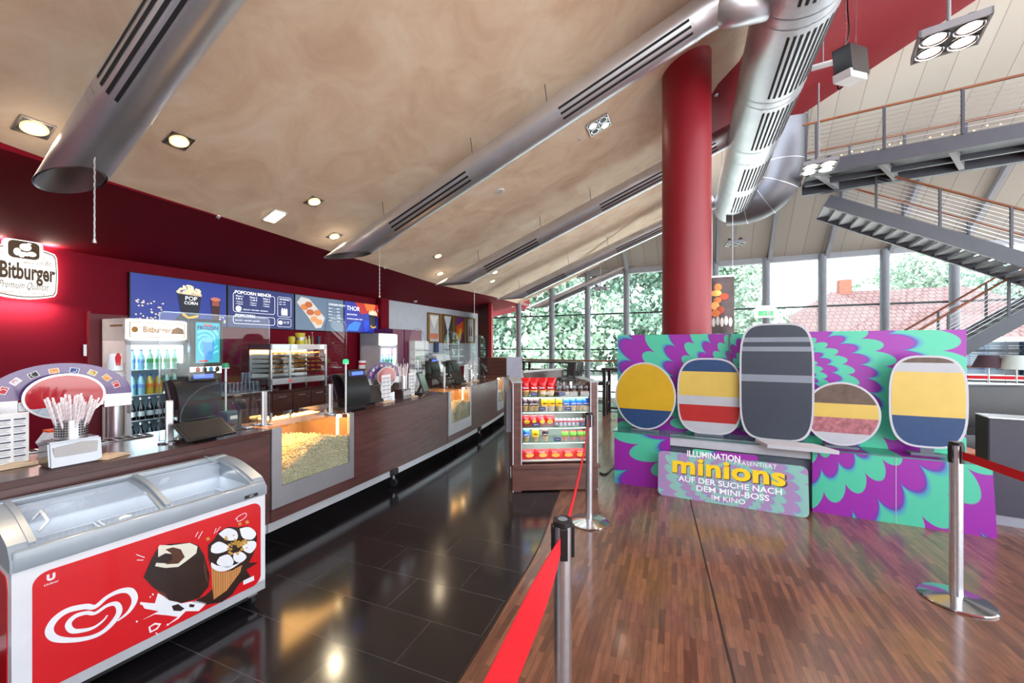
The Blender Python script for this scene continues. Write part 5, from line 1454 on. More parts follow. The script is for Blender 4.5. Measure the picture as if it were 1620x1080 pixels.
# maroon tall cabinets on the far wall, framed posters, appliances
M_maroon = mat('plum_laminate', srgb(116, 46, 80), .35)
for k, (a_, b_, lb) in enumerate(((621, 640, 'left one of two tall plum cabinets beyond the far cooler'), (640, 668, 'right one of two tall plum cabinets beyond the far cooler'))):
    p0, p1 = BP(a_, -7.45), BP(b_, -7.45); tt = thing('tall_cabinet', lb, 'cabinet', p0, YB); L_ = (p1-p0).length
    MB().span((0, .03, 0), (L_-.01, .6, 2.05)).build('carcass', M_maroon, tt); MB().span((.01, .0, .08), (L_-.02, .028, 2.03), bev=.004).build('door', M_maroon, tt)
    MB().cyl((L_-.08, -.03, 1.0), (L_-.08, -.03, 1.3), .01, n=8).build('handle', M_steel, tt)
arts = [('framed poster with a silver sky and pale red print, left of the four gilt frames', srgb(190, 190, 190), srgb(210, 120, 90), srgb(235, 235, 230)), ('dark grey poster with a pale V shape, second of the four gilt frames', srgb(60, 64, 72), srgb(215, 220, 224), srgb(140, 145, 150)), ('violet, red and orange poster, third of the four gilt frames', srgb(110, 50, 140), srgb(230, 90, 40), srgb(230, 200, 60)), ('grey poster with dark bottle shapes, rightmost of the four gilt frames', srgb(200, 196, 196), srgb(80, 40, 36), srgb(170, 60, 60))]
for k, (a_, b_) in enumerate(((677.5, 698), (700.5, 718), (720, 736), (738.5, 752))):
    p0, p1 = wallpt(a_, .10), wallpt(b_, .10); c = (p0+p1)/2; w = (p1-p0).length/2
    zt = EYE+(548-(495+k*2.6))*c.y/F; zb_ = EYE+(548-(542.5+k*.0))*c.y/F
    tt = thing('framed_poster', arts[k][0], 'poster', (c.x, c.y, (zt+zb_)/2), YB, 'gilt framed posters on the grey wall'); h = (zt-zb_)/2
    mb = MB(); fw = .09
    mb.span((-w, 0, -h), (-w+fw, .04, h)); mb.span((w-fw, 0, -h), (w, .04, h)); mb.span((-w, 0, h-.05), (w, .04, h)); mb.span((-w, 0, -h), (w, .04, -h+.05)); mb.build('gilt_frame', mat('gilt_wood', srgb(150, 104, 44), .35, .4), tt)
    wi, hi = w-fw, h-.05
    face(tt, rect(-wi, wi, -hi, hi), .03, pr('art%da' % k, arts[k][1]), 'poster_sheet', .002)
    if k == 0: face(tt, [(-wi*.9, hi*.9), (wi*.9, hi*.9), (0, -.1*hi)], .027, pr('art0b', arts[k][3]), 'poster_shape'); face(tt, rect(-wi*.8, wi*.8, -hi*.8, -hi*.4), .027, pr('art0c', arts[k][2]), 'poster_shape')
    if k == 1: face(tt, [(-wi*.9, hi), (wi*.9, hi), (.1*wi, -hi*.2), (wi*.5, -hi), (-wi*.3, -hi), (-wi*.1, -hi*.2)], .027, pr('art1b', arts[k][2]), 'poster_shape')
    if k == 2: face(tt, [(-wi, hi*.2), (wi, hi*.8), (wi, -hi*.2), (-wi, -hi*.8)], .027, pr('art2b', arts[k][2]), 'poster_shape'); face(tt, [(-wi*.5, -hi*.9), (wi*.3, -hi*.9), (wi*.6, hi*.1), (0, hi*.1)], .025, pr('art2c', arts[k][3]), 'poster_shape')
    if k == 3:
        for x_ in (-wi*.35, wi*.35): face(tt, [(x_-wi*.2, -hi*.5), (x_+wi*.2, -hi*.5), (x_+wi*.16, hi*.05), (x_+wi*.05, hi*.4), (x_-wi*.05, hi*.4), (x_-wi*.16, hi*.05)], .027, pr('art3b', arts[k][2]), 'poster_shape')
p0 = BP(692, -7.3)
tt = thing('blue_notice', 'small dark blue notice card below the first gilt frame', 'notice', (wallpt(691, .12).x, wallpt(691, .12).y, EYE+.0), YB); MB().box((0, .0, -.02), (.2, .02, .34)).build('card', mat('notice_blue', srgb(40, 66, 110), .5, noise=(12, .4)), tt)
o = BP(703, -6.8); tt = thing('coffee_machine', 'steel coffee machine with cup shelf on the far back bar', 'coffee machine', (o.x, o.y, .0), YB)
MB().span((-.45, .1, 0), (.75, .7, .9)).build('base_cabinet', M_front, tt); MB().span((-.35, .15, .9), (.35, .65, 1.40), bev=.03).build('body', M_steel, tt); MB().span((-.35, .02, 1.2), (.35, .15, 1.36), bev=.02).build('group_head', M_white, tt); MB().span((-.3, -.02, .9), (.3, .15, .94)).build('drip_tray', M_steel, tt)
for k in range(3): MB().cyl((-.2+.2*k, .07, 1.1), (-.2+.2*k, .07, 1.2), .03, n=12).build('spout', M_chrome, tt)
o = BP(682, -6.9); tt = thing('price_rack', 'white wall rack of cards and bags beside the coffee machine', 'rack', (o.x, o.y, 0), YB)
MB().span((-.3, .3, 0), (.3, .5, 1.75)).build('back_board', M_white, tt)
for k in range(5): MB().span((-.28, .2, .85+k*.16), (.28, .3, .87+k*.16)).build('shelf', M_grey, tt)
o = BP(735, -6.7); tt = thing('glass_shelf', 'steel shelf with glasses against the dark timber end wall', 'shelf', (o.x, o.y, 0), YB)
for x_ in (-.3, .3): MB().cyl((x_, .4, 0), (x_, .4, 1.75), .02, n=8).build('upright', M_steel, tt)
for k in range(3): MB().span((-.35, .25, 1.1+k*.2), (.35, .5, 1.12+k*.2)).build('shelf', M_steel, tt)
for k in range(5): MB().lathe([(0, 0), (.03, 0), (.035, .12), (.033, .12), (0, .01)], (-.26+k*.13, .37, 1.52), 10).build('glass', glassmat('tumbler_glass'), tt, smooth=True)
# ================================================================== ice cream chest freezer
fo2 = [Vector((-2.04, 1.623, 0)), Vector((-1.55, 2.5, 0))]
fd = (fo2[1]-fo2[0]); FL = fd.length; fth = math.atan2(fd.y, fd.x)
fo = (fo2[0]+fo2[1])/2
t = thing('ice_cream_freezer', 'white chest freezer with a red ice cream picture front and sliding glass lids', 'freezer', fo, fth)
hw = FL/2; DP = .49; FB, FT, BT = .085, .675, .75
M_fw = mat('freezer_white', srgb(222, 224, 228), .28, coat=.3); M_fgrey = mat('freezer_grey_rim', srgb(150, 160, 168), .3, coat=.4)
M_fred = mat('freezer_red_film', srgb(206, 16, 26), .28, coat=.3, noise=(3, .04))
# outer shell as a hollow tub
mb = MB()
mb.span((-hw, 0, FB), (hw, .045, FT)); mb.span((-hw, DP-.045, FB), (hw, DP, FT)); mb.span((-hw, .045, FB), (-hw+.05, DP-.045, FT)); mb.span((hw-.05, .045, FB), (hw, DP-.045, FT)); mb.span((-hw, 0, FB), (hw, DP, FB+.06))
mb.build('cabinet', M_fw, t)
MB().span((-hw+.02, .03, .05), (hw-.02, DP-.03, FB)).build('underframe', M_blackmat, t)
# curved grey rim: the profile rises from the front to the back
def prof(f):                                 # y, z along the lid curve
    y = f*DP; z = FT+.085+(BT-FT+.02)*math.sin(min(1, f*1.15)*PI/2*.98); return y, z
def rimside(x0, x1, name='end_cap'):
    mb = MB(); pts = [(0, FT), (0, FT+.05)]+[prof(k/10) for k in range(1, 11)]+[(DP, FT)]
    a = [mb.bm.verts.new((x0, y-.008, z)) for y, z in pts]; mb.bm.faces.new(a)
    g = bmesh.ops.extrude_face_region(mb.bm, geom=list(mb.bm.faces))['geom']; bmesh.ops.translate(mb.bm, vec=(x1-x0, 0, 0), verts=[v for v in g if isinstance(v, bmesh.types.BMVert)])
    return mb
rimside(-hw-.006, -hw+.055).build('end_cap', M_fgrey, t); rimside(hw-.055, hw+.006).build('end_cap', M_fgrey, t)
mb = MB(); mb.box((0, .012, FT+.04), (2*hw, .05, .085), bev=.012); mb.build('front_rim', M_fgrey, t, smooth=30)
mb = MB(); y, z = prof(.97); mb.box((0, y, z-.02), (2*hw, .05, .06), bev=.01); mb.build('back_rim', M_fgrey, t, smooth=30)
def lid(x0, x1, dz, name):
    rows = []
    for k in range(13):
        y, z = prof(.045+.90*k/12); rows.append([(x0, y, z+dz), (x1, y, z+dz)])
    mb = MB(); mb.quad_sheet(rows); l_ = mb.build('glass_lid', glassmat('lid_glass', (.93, .95, .97), .09), t, smooth=True)
    for xx in (x0, x1):
        mb = MB(); pth = [(xx, prof(.045+.90*k/12)[0], prof(.045+.90*k/12)[1]+dz) for k in range(13)]
        for a, b in zip(pth, pth[1:]): mb.bar(a, b, .022, .014)
        mb.build('lid_edge', M_fgrey, l_)
    return l_
l1 = lid(-hw+.06, .02, .0, 'a'); l2 = lid(-.0, hw-.06, -.016, 'b')
MB().tube([(-hw+.09, .10, prof(.16)[1]+.0), (-hw+.12, .10, prof(.16)[1]+.035), (-hw+.12, .2, prof(.33)[1]+.035), (-hw+.09, .2, prof(.33)[1])], .007, 8).build('lid_handle', M_white, l1, smooth=True)
MB().tube([(hw-.09, .38, prof(.63)[1]+.0), (hw-.12, .38, prof(.63)[1]+.02), (hw-.12, .48, prof(.8)[1]+.02), (hw-.09, .48, prof(.8)[1])], .006, 8).build('lid_handle', M_fgrey, l2, smooth=True)
# white interior liner with frost and wire baskets
mb = MB(); fz = .30
mb.span((-hw+.05, .045, FB+.06), (hw-.05, DP-.045, fz)); mb.build('inner_floor', mat('frosted_white', srgb(214, 220, 226), .6, noise=(8, .12)), t)
mb = MB(); mb.span((-hw+.05, .045, fz), (hw-.05, .052, FT+.05)); mb.span((-hw+.05, DP-.052, fz), (hw-.05, DP-.045, FT+.16)); mb.span((-hw+.05, .05, fz), (-hw+.057, DP-.05, FT+.06)); mb.span((hw-.057, .05, fz), (hw-.05, DP-.05, FT+.06)); mb.build('inner_liner', mat('liner_white', srgb(206, 212, 220), .5, noise=(6, .08)), t)
for bx0, bx1 in ((-hw+.08, -.16), (-.14, .13), (.15, hw-.08)):
    mb = MB(); b0, b1 = .46, .66; y0, y1 = .07, DP-.07
    for zz in (b0, .53, .60, b1):
        for a, b in (((bx0, y0), (bx1, y0)), ((bx1, y0), (bx1, y1)), ((bx1, y1), (bx0, y1)), ((bx0, y1), (bx0, y0))): mb.bar((*a, zz), (*b, zz), .004, .004)
    n_ = 12
    for k in range(n_+1):
        xx = bx0+(bx1-bx0)*k/n_; mb.bar((xx, y0, b0), (xx, y0, b1), .003, .003); mb.bar((xx, y1, b0), (xx, y1, b1), .003, .003); mb.bar((xx, y0, b0), (xx, y1, b0), .003, .003)
    for k in range(10):
        yy = y0+(y1-y0)*k/9; mb.bar((bx0, yy, b0), (bx0, yy, b1), .003, .003); mb.bar((bx1, yy, b0), (bx1, yy, b1), .003, .003)
    mb.build('wire_basket', M_white, t)
l = bpy.data.lights.new('freezer_fill', 'AREA'); l.energy = .3; l.shape = 'RECTANGLE'; l.size = hw*1.7; l.size_y = .05; l.color = (.9, .96, 1)  # added fill light to brighten the inside, no real lamp there
lo = bpy.data.objects.new('freezer_fill', l); COL.objects.link(lo); lo.parent = t; lo.location = (0, DP-.09, FT+.08); lo.rotation_euler = (R(-25), 0, 0)
# red picture film with its artwork
def FZ(cx_, cy_):                            # a pixel of the photograph's freezer crop -> local x, z on the front
    return loc2(cx_/2.454, 640+cy_/2.454, fo, fth)
MB().plate(rrect(FZ(125, 900)[0], hw-.028, FB+.05, FT-.035, .05), 0, .003).build('red_panel', M_fred, t)
MB().plate(rrect(.06, DP-.06, FB+.05, FT-.035, .05), 0, .003).build('red_side_panel', M_fred, t, loc=(-hw, 0, 0), rotz=-PI/2).scale = (-1, 1, 1)
def fzp(pts, y, m, name='ice_cream_picture', par=None): return MB().plate([FZ(*p) for p in pts], y, .0008).build(name, m, par or t)
def fzs(pts, w, y, m, name, k=5):
    P_ = [FZ(*p) for p in pts]; sp = spline(P_, k); mb = MB()
    ww = w if not isinstance(w, list) else [w[min(len(w)-1, int(i/len(sp)*len(w)))] for i in range(len(sp))]
    for q in stroke(sp, ww): mb.plate([(v.x, v.y) for v in q], y, .0008)
    return mb.build(name, m, t)
M_pw = mat('print_white', srgb(232, 234, 238), .3)
def chev(dst, y=-.0038):
    # double heart swirl: outer and inner ribbons
    outer = [(455, 838), (500, 800), (522, 755), (505, 722), (465, 722), (415, 745), (368, 783), (330, 782), (262, 797), (212, 832), (190, 875), (212, 905), (275, 912), (345, 903), (398, 880), (440, 840), (462, 800), (450, 772), (415, 778), (368, 808), (335, 806), (290, 820), (264, 850), (280, 876), (325, 874), (365, 862), (400, 836), (418, 812)]
    wd = [.006, .018, .028, .030, .024, .020, .022, .026, .028, .030, .030, .028, .022, .020, .022, .026, .026, .022, .018, .016, .018, .022, .024, .022, .018, .014, .010, .005]
    P_ = [Vector(FZ(*p)) for p in outer]; sp = []; ws_ = []
    for i in range(len(P_)-1):
        a, b, c, d = P_[max(i-1, 0)], P_[i], P_[i+1], P_[min(i+2, len(P_)-1)]
        for j in range(5):
            u = j/5; sp.append(.5*((2*b)+(-a+c)*u+(2*a-5*b+4*c-d)*u*u+(-a+3*b-3*c+d)*u**3)); ws_.append((wd[i]*(1-u)+wd[i+1]*u)*.86)
    mb = MB()
    for q in stroke(sp, ws_): mb.plate([(v.x, v.y) for v in q], y, .0008)
    return mb
chev(t).build('heart_logo', M_pw, t)
# the same heart, cut by the frame edge, on the near end
m2 = chev(t).mesh('heart_logo'); m2.transform(Matrix.Diagonal((.8, 1, .9, 1))); m2.materials.append(M_pw); o2_ = bpy.data.objects.new('heart_logo', m2); COL.objects.link(o2_); o2_.parent = t; o2_.location = (-hw-.0, .45, .07); o2_.rotation_euler = (0, 0, -PI/2)
x_, z_ = FZ(197, 672); text('U', .035, (x_, -.004, z_+.004), M_pw, t, 'small_emblem', bold=.0022); text('Unilever', .0125, (x_, -.004, z_-.022), M_pw, t, 'small_lettering', shear=.3)
M_choc = mat('print_chocolate', srgb(44, 24, 18), .2, coat=.4, noise=(14, .4)); M_choc2 = mat('print_chocolate_light', srgb(84, 50, 34), .25); M_cream = mat('print_cream', srgb(226, 222, 204), .3); M_nut = mat('print_nut', srgb(196, 150, 70), .4); M_wafer = brickmat('print_wafer', srgb(206, 146, 84), srgb(190, 128, 70), srgb(140, 84, 40), .012, .012, 0, .0016, .5)
# milk splash
fzp([(545, 765), (600, 770), (612, 730), (640, 745), (700, 770), (760, 760), (800, 770), (770, 800), (720, 800), (690, 830), (640, 860), (690, 822), (640, 815), (600, 812), (553, 833), (615, 800), (560, 790)], -.0034, M_pw, 'milk_splash')
fzp([(575, 862), (600, 845), (625, 848), (610, 870), (580, 885)], -.0034, M_pw, 'milk_splash'); fzp([(582, 862), (600, 852), (615, 854), (605, 866), (586, 876)], -.0042, M_fred, 'milk_splash_hole')
for a_, b_, r_ in ((592, 735, 4), (610, 890, 4), (530, 840, 4), (548, 770, 6), (605, 885, 3), (582, 745, 3), (650, 852, 4)): fzp([(a_+r_*math.cos(k), b_+r_*math.sin(k)) for k in [i*PI/4 for i in range(8)]], -.0036, M_pw, 'milk_drop')
# dark chocolate splash behind the cone
fzp([(795, 740), (840, 700), (880, 640), (930, 620), (975, 578), (985, 575), (965, 612), (1000, 612), (955, 640), (975, 672), (930, 690), (900, 735), (860, 765), (800, 775), (745, 765)], -.0034, M_choc, 'chocolate_splash')
# big chocolate coated cube with a bite
fzp([(556, 668), (585, 600), (612, 553), (650, 540), (735, 533), (768, 545), (790, 580), (812, 660), (808, 705), (770, 750), (705, 768), (655, 758), (590, 705)], -.0045, M_choc, 'chocolate_ice_picture')
fzp([(612, 553), (618, 543), (660, 545), (735, 535), (765, 548), (760, 575), (735, 595), (690, 628), (640, 632), (600, 625), (605, 612), (650, 615), (690, 600), (680, 580), (640, 575), (612, 590)], -.0055, M_cream, 'bite_picture')
fzp([(640, 560), (670, 552), (700, 560), (715, 590), (690, 615), (640, 618), (668, 598), (662, 575)], -.0062, M_choc2, 'bite_shade')
fzp([(590, 705), (640, 730), (655, 758)], -.0052, M_choc2, 'chocolate_highlight'); fzp([(790, 590), (800, 640), (806, 690), (798, 680), (788, 630)], -.0052, M_choc2, 'chocolate_highlight')
for q in (((665, 780), (690, 772), (715, 790), (700, 800), (672, 798)), ((735, 772), (755, 775), (750, 785), (732, 784))): fzp(list(q), -.0042, M_choc, 'chocolate_chunk')
# cone
fzp([(818, 625), (860, 650), (905, 640), (945, 600), (930, 650), (878, 720), (828, 755), (822, 700)], -.0045, M_wafer, 'cone_picture')
fzp([(806, 545), (830, 520), (850, 490), (885, 473), (925, 475), (960, 470), (994, 492), (996, 520), (985, 570), (940, 620), (900, 640), (850, 648), (815, 625), (806, 590)], -.0052, M_choc, 'cone_cream_shade')
for pet_ in ([(820, 545), (850, 530), (890, 555), (850, 575), (818, 570)], [(846, 500), (880, 478), (915, 490), (918, 520), (880, 525)], [(928, 480), (965, 474), (992, 498), (975, 522), (940, 515)], [(945, 530), (985, 528), (992, 548), (970, 575), (940, 560)], [(905, 575), (935, 570), (955, 590), (930, 612), (905, 600)], [(850, 590), (885, 580), (905, 610), (880, 632), (840, 615)], [(818, 610), (850, 625), (900, 622), (930, 612), (890, 638), (850, 646), (820, 630)]): 
    c_ = Vector((sum(p[0] for p in pet_)/len(pet_), sum(p[1] for p in pet_)/len(pet_)))
    sp = spline([Vector(p) for p in pet_]+[Vector(pet_[0])], 4)[:-1]
    fzp([(p.x, p.y) for p in sp], -.006, M_pw, 'cream_petal')
random.seed(5)
for k in range(30):
    a_ = random.uniform(0, 2*PI); rr = random.uniform(4, 50)**1.0; cx_, cy_ = 905+rr*math.cos(a_)*1.1, 540+rr*math.sin(a_)*.8; s_ = random.uniform(4, 9)
    fzp([(cx_+s_*math.cos(j*1.26+k), cy_+s_*.8*math.sin(j*1.26+k)) for j in range(5)], -.0068, M_nut, 'nut_picture')
for a_, b_ in ((930, 462), (958, 455), (806, 520), (800, 680)): fzp([(a_-8, b_-3), (a_+4, b_-7), (a_+8, b_+3), (a_-4, b_+7)], -.0036, M_nut, 'nut_picture')
for pts_ in (((527, 580), (560, 592)), ((530, 602), (555, 602)), ((757, 512), (768, 492)), ((768, 520), (785, 490)), ((830, 500), (838, 478)), ((838, 495), (855, 472))): fzs(list(pts_), .003, -.0036, M_pw, 'splash_line', 2)
fzs([(912, 445), (925, 432), (950, 420), (955, 430), (940, 445), (922, 452), (918, 440)], .003, -.0036, M_pw, 'splash_drop')
fzp([(942, 682), (984, 662), (985, 680), (943, 698)], -.005, M_pw, 'price_sticker')
x_, z_ = loc2(397, 778, fo, fth); MB().box((x_-.005, -.014, FT+.02), (.075, .003, .018)).build('maker_badge', M_black, t); text('AHT', .013, (x_-.005, -.016, FT+.02), M_white, t, 'badge_lettering')
for x_ in (-hw+.06, hw-.06):
    for y_ in (.05, DP-.06):
        c_ = MB().cyl((x_-.012, y_, .035), (x_+.012, y_, .035), .035, n=18).build('castor', M_blackmat, t); MB().box((x_, y_, .07), (.05, .05, .02)).build('castor_fork', M_steel, c_)

# ================================================================== snack shelf island
so = G(811, 778); sth = R(4)
t = thing('snack_shelf', 'dark wood snack shelf island with white edges and lit glass shelves', 'shelf', so, sth)
SW, SD, SH = .955, .72, 1.20
M_sfr = woodmat('shelf_walnut', srgb(82, 50, 44), srgb(112, 72, 62), (1, 1, 6), .35); M_edge = mat('edge_strip', srgb(206, 204, 210), .4); M_pan = mat('shelf_back_panel', srgb(172, 176, 174), .5)
def sidepanel(x0, x1):
    mb = MB(); mb.span((x0, .0, 0), (x1, SD, SH)); return mb
sidepanel(0, .10).build('side_panel', M_sfr, t); sidepanel(SW-.085, SW).build('side_panel', M_sfr, t)
MB().span((.0, -.006, 0), (.010, .0, SH)).build('edge_strip', M_edge, t); MB().span((.092, -.006, .30), (.102, .0, SH)).build('edge_strip', M_edge, t)
MB().span((SW-.010, -.006, 0), (SW, .0, SH)).build('edge_strip', M_edge, t); MB().span((SW-.087, -.006, .30), (SW-.077, .0, SH)).build('edge_strip', M_edge, t)
MB().span((-.012, -.012, SH), (.11, SD, SH+.012)).build('top_strip', mat('top_strip_pale', srgb(170, 176, 184), .35), t); MB().span((SW-.095, -.012, SH), (SW+.012, SD, SH+.012)).build('top_strip', MATS['top_strip_pale'], t)
MB().span((.10, .36, .3), (SW-.085, .39, 1.02)).build('back_panel', M_pan, t)
MB().span((.10, .36, 1.02), (SW-.085, .39, 1.17)).build('upper_back_pane', M_clear, t)
MB().span((.0, .01, .02), (SW, .36, .285)).build('plinth_box', M_sfr, t); MB().span((-.004, -.03, .255), (SW+.02, .02, .30), bev=.003).build('ledge', M_sfr, t); MB().span((.0, -.008, .015), (SW, .01, .255)).build('kick_panel', M_sfr, t)
MB().span((-.06, .18, .62), (-.002, .62, 1.12)).build('side_holder', mat('grey_side_rack', srgb(150, 150, 162), .4), t); MB().span((-.066, .2, .66), (-.06, .60, 1.08)).build('holder_sheet', M_black, t)
MB().box((-.004, .25, .14), (.008, .09, .11)).build('power_socket', M_white, t)
SZ = [1.045, .880, .705, .540, .325]
M_rim = mat('shelf_glass_edge', srgb(90, 150, 120), .15); M_rail_c = glassmat('acrylic_rail', (.85, .86, .88), .2); M_tagb = mat('price_tag_navy', srgb(34, 50, 110), .5)
for k, z in enumerate(SZ):
    s_ = MB().span((.10, .03, z-.012), (SW-.085, .36, z)).build('glass_shelf', glassmat('green_shelf_glass', (.80, .93, .87), .12) if k < 4 else M_pan, t)
    MB().span((.10, .026, z-.012), (SW-.085, .031, z-.001)).build('shelf_edge', M_rim if k < 4 else M_sfr, s_)
    if k < 4:
        MB().span((.105, .016, z), (SW-.09, .020, z+.055)).build('price_rail', M_rail_c, s_)
        MB().span((.12, .032, z-.020), (SW-.10, .045, z-.013)).build('shelf_light', mat('shelf_led_glow', (1, 1, 1), .4, emit=(.92, 1, .96), estr=1.5), s_)
        for x_ in ((.24, .55), (.33, .62), (.26, .80), (.50,))[k]:
            g_ = MB().box((x_, .013, z+.028), (.075, .004, .036)).build('price_tag', M_tagb, s_)
            text('%d,90 €' % (2+k), .020, (x_, .0105, z+.028), M_white, g_, 'price')
    l = bpy.data.lights.new('shelf_lamp', 'AREA'); l.energy = .55; l.shape = 'RECTANGLE'; l.size = .7; l.size_y = .05; l.color = (.93, 1, .97)
    if k < 4:
        lo = bpy.data.objects.new('shelf_lamp', l); COL.objects.link(lo); lo.parent = t; lo.location = (SW/2, .08, z-.025); lo.rotation_euler = (R(25), 0, 0)
Ms = Matrix.Translation(so) @ Matrix.Rotation(sth, 4, 'Z')
M_cupk = mat('paper_cup_kraft', srgb(226, 186, 130), .6)
def pouchcup(col, mark):
    b = thing('snack_cup', '', 'snack')
    MB().lathe([(0, 0), (.026, 0), (.034, .055), (.031, .055), (0, .03)], n=14).build('cup', M_cupk, b, smooth=50)
    mb = MB(); random.seed(len(mark)+int(col[0]*99))
    bm = mb.bm
    nx, nz = 6, 6; F_ = []; Bk = []
    for j in range(nz+1):
        f = j/nz; z = .03+.11*f; w = .036*(1-.12*abs(f-.4)) if f < .8 else .034*(1+.25*(f-.8)*5); d = .022*math.sin(PI*min(1, (1-f)*1.25))**.6 if f < 1 else .001
        F_.append([bm.verts.new(((i/nx*2-1)*w+random.uniform(-.002, .002), -d*math.sqrt(max(0, 1-(i/nx*2-1)**2))-.001+random.uniform(-.0015, .0015)+.01*f, z+random.uniform(-.0025, .0025))) for i in range(nx+1)])
        Bk.append([bm.verts.new(((i/nx*2-1)*w, d*math.sqrt(max(0, 1-(i/nx*2-1)**2))+.001+.01*f, z)) for i in range(nx+1)])
    for S_ in (F_, Bk):
        for a, c in zip(S_, S_[1:]):
            for i in range(nx): bm.faces.new((a[i], a[i+1], c[i+1], c[i]))
    mb.build('pouch', mat('pouch_%s' % mark, col, .25, coat=.3), b, smooth=True)
    tx = mb = None
    text({'r': 'Kinder', 'y': "m&m's", 'b': "m&m's", 'd': "m&m's", 'w': "mini"}[mark[0]], .020, (0, -.026, .075), M_white if mark[0] != 'y' else mat('print_brown', srgb(60, 34, 20), .5), b, 'pouch_print', bold=.0008)
    return b
def placerow(proto, xs, y, z, labels, group, s=1.0, rz=0.0, jit=0):
    for i, x in enumerate(xs):
        o_ = proto if not proto.get('used') else dup(proto, (0, 0, 0)); proto['used'] = 1
        if 'used' in o_ and o_ is not proto: del o_['used']
        o_.location = Ms @ Vector((x, y, z+.0)); o_.rotation_euler = (0, 0, sth+rz+random.uniform(-jit, jit)); o_.scale = (s, s, s)
        o_['label'] = labels[i]; o_['category'] = 'snack'; o_['group'] = group
from_l = lambda lb, n, wh: [lb % ordn[i] + wh for i in range(n)]
red_p = pouchcup(srgb(214, 18, 30), 'red'); yel_p = pouchcup(srgb(246, 200, 20), 'yellow'); blu_p = pouchcup(srgb(28, 110, 214), 'blue'); drk_p = pouchcup(srgb(60, 36, 44), 'dark')
placerow(red_p, [.15, .245, .34, .435], .075, SZ[0], from_l('red snack pouch, front row of the top shelf, %s from the left', 4, ''), 'red pouches on the top shelf', 1.25, 0, .3)
placerow(red_p, [.17, .27, .37, .46], .17, SZ[0]+.0, from_l('red snack pouch, rear row of the top shelf, %s from the left', 4, ''), 'red pouches on the top shelf', 1.4, 0, .3)
dome = thing('dome_cup', '', 'snack'); MB().lathe([(0, 0), (.026, 0), (.036, .07), (.034, .07), (.025, .004)], n=16).build('cup_wall', glassmat('clear_cup', (.86, .84, .84), .25), dome, smooth=50)
MB().lathe([(.037, .07), (.036, .078), (.030, .100), (.014, .115), (0, .118)], n=16).build('dome_lid', glassmat('clear_dome', (.88, .88, .90), .3), dome, smooth=50)
MB().lathe([(0, .003), (.024, .003), (.031, .048), (0, .05)], n=12).build('filling', mat('sweets_filling', srgb(150, 90, 70), .6, noise=(60, .6)), dome, smooth=True)
placerow(dome, [.525, .607, .69, .77, .84], .07, SZ[0], from_l('clear dome cup of sweets, front row of the top shelf, %s from the left', 5, ''), 'clear dome cups on the top shelf', 1.3)
placerow(dome, [.515, .598, .68, .76, .835], .17, SZ[0]+.0, from_l('clear dome cup of sweets, rear row of the top shelf, %s from the left', 5, ''), 'clear dome cups on the top shelf', 1.5)
placerow(drk_p, [.145, .215, .27], .08, SZ[1], from_l('dark brown chocolate pouch in a cup, second shelf, %s from the left', 3, ''), 'dark pouches on the second shelf', 1.02, 0, .3)
placerow(yel_p, [.37, .45, .535], .08, SZ[1], from_l('yellow chocolate pouch in a cup, second shelf, %s of the three yellow ones', 3, ''), 'yellow pouches on the second shelf', 1.1, 0, .3)
placerow(blu_p, [.615, .69, .765, .835], .08, SZ[1], from_l('blue chocolate pouch in a cup, second shelf, %s of the four blue ones', 4, ''), 'blue pouches on the second shelf', 1.05, 0, .3)
placerow(blu_p, [.16], .08, SZ[3], ['lone blue chocolate pouch in a cup at the left of the fourth shelf'], 'single pouches on the fourth shelf', 1.0)
placerow(yel_p, [.265], .08, SZ[3], ['lone yellow chocolate pouch in a cup on the fourth shelf'], 'single pouches on the fourth shelf', 1.05)
placerow(drk_p, [.375], .08, SZ[3], ['lone dark brown pouch in a cup in the middle of the fourth shelf'], 'single pouches on the fourth shelf', 1.0)
def flatbag(col, col2, nm, w=.055, h=.11, tx='Mix'):
    b = thing('snack_bag', '', 'snack'); mb = MB(); bm = mb.bm; random.seed(int(w*1000)); nx = nz = 6; F_ = []; Bk = []
    for j in range(nz+1):
        f = j/nz; d = .018*math.sin(PI*f)**.5 if 0 < j < nz else .001
        F_.append([bm.verts.new(((i/nx*2-1)*w, -d*math.sqrt(max(0, 1-(i/nx*2-1)**2))-.0008+random.uniform(-.001, .001), h*f)) for i in range(nx+1)]); Bk.append([bm.verts.new(((i/nx*2-1)*w, d*math.sqrt(max(0, 1-(i/nx*2-1)**2))+.0008, h*f)) for i in range(nx+1)])
    for S_ in (F_, Bk):
        for a, c in zip(S_, S_[1:]):
            for i in range(nx): bm.faces.new((a[i], a[i+1], c[i+1], c[i]))
    mb.build('bag', mat('bag_'+nm, col, .3, coat=.3), b, smooth=True)
    MB().plate(ell(w*.1, h*.42, w*.55, h*.20, 12), -.0195, .002).build('bag_print', mat('bagp_'+nm, col2, .4), b)
    text(tx, h*.2, (0, -.0215, h*.72), M_white, b, 'bag_lettering')
    return b
rb_ = flatbag(srgb(200, 24, 34), srgb(240, 190, 60), 'red', tx='Mix')
placerow(rb_, [.16, .245, .33, .42], .09, SZ[2], from_l('red bag with a yellow and blue print, third shelf, %s from the left', 4, ''), 'red bags on the third shelf', 1.1, R(10), .25)
bar_ = thing('chocolate_bar', '', 'snack'); mbx = MB(); mbx.box((0, 0, .035), (.034, .030, .075), (R(-20), R(8), 0), bev=.008); mbx.build('wrapper', mat('silver_wrapper', srgb(200, 196, 204), .25, .3), bar_); MB().box((0, -.016, .045), (.036, .010, .018), (R(-20), R(8), 0), bev=.002).build('red_stripe', mat('wrapper_red', srgb(170, 30, 50), .4), bar_)
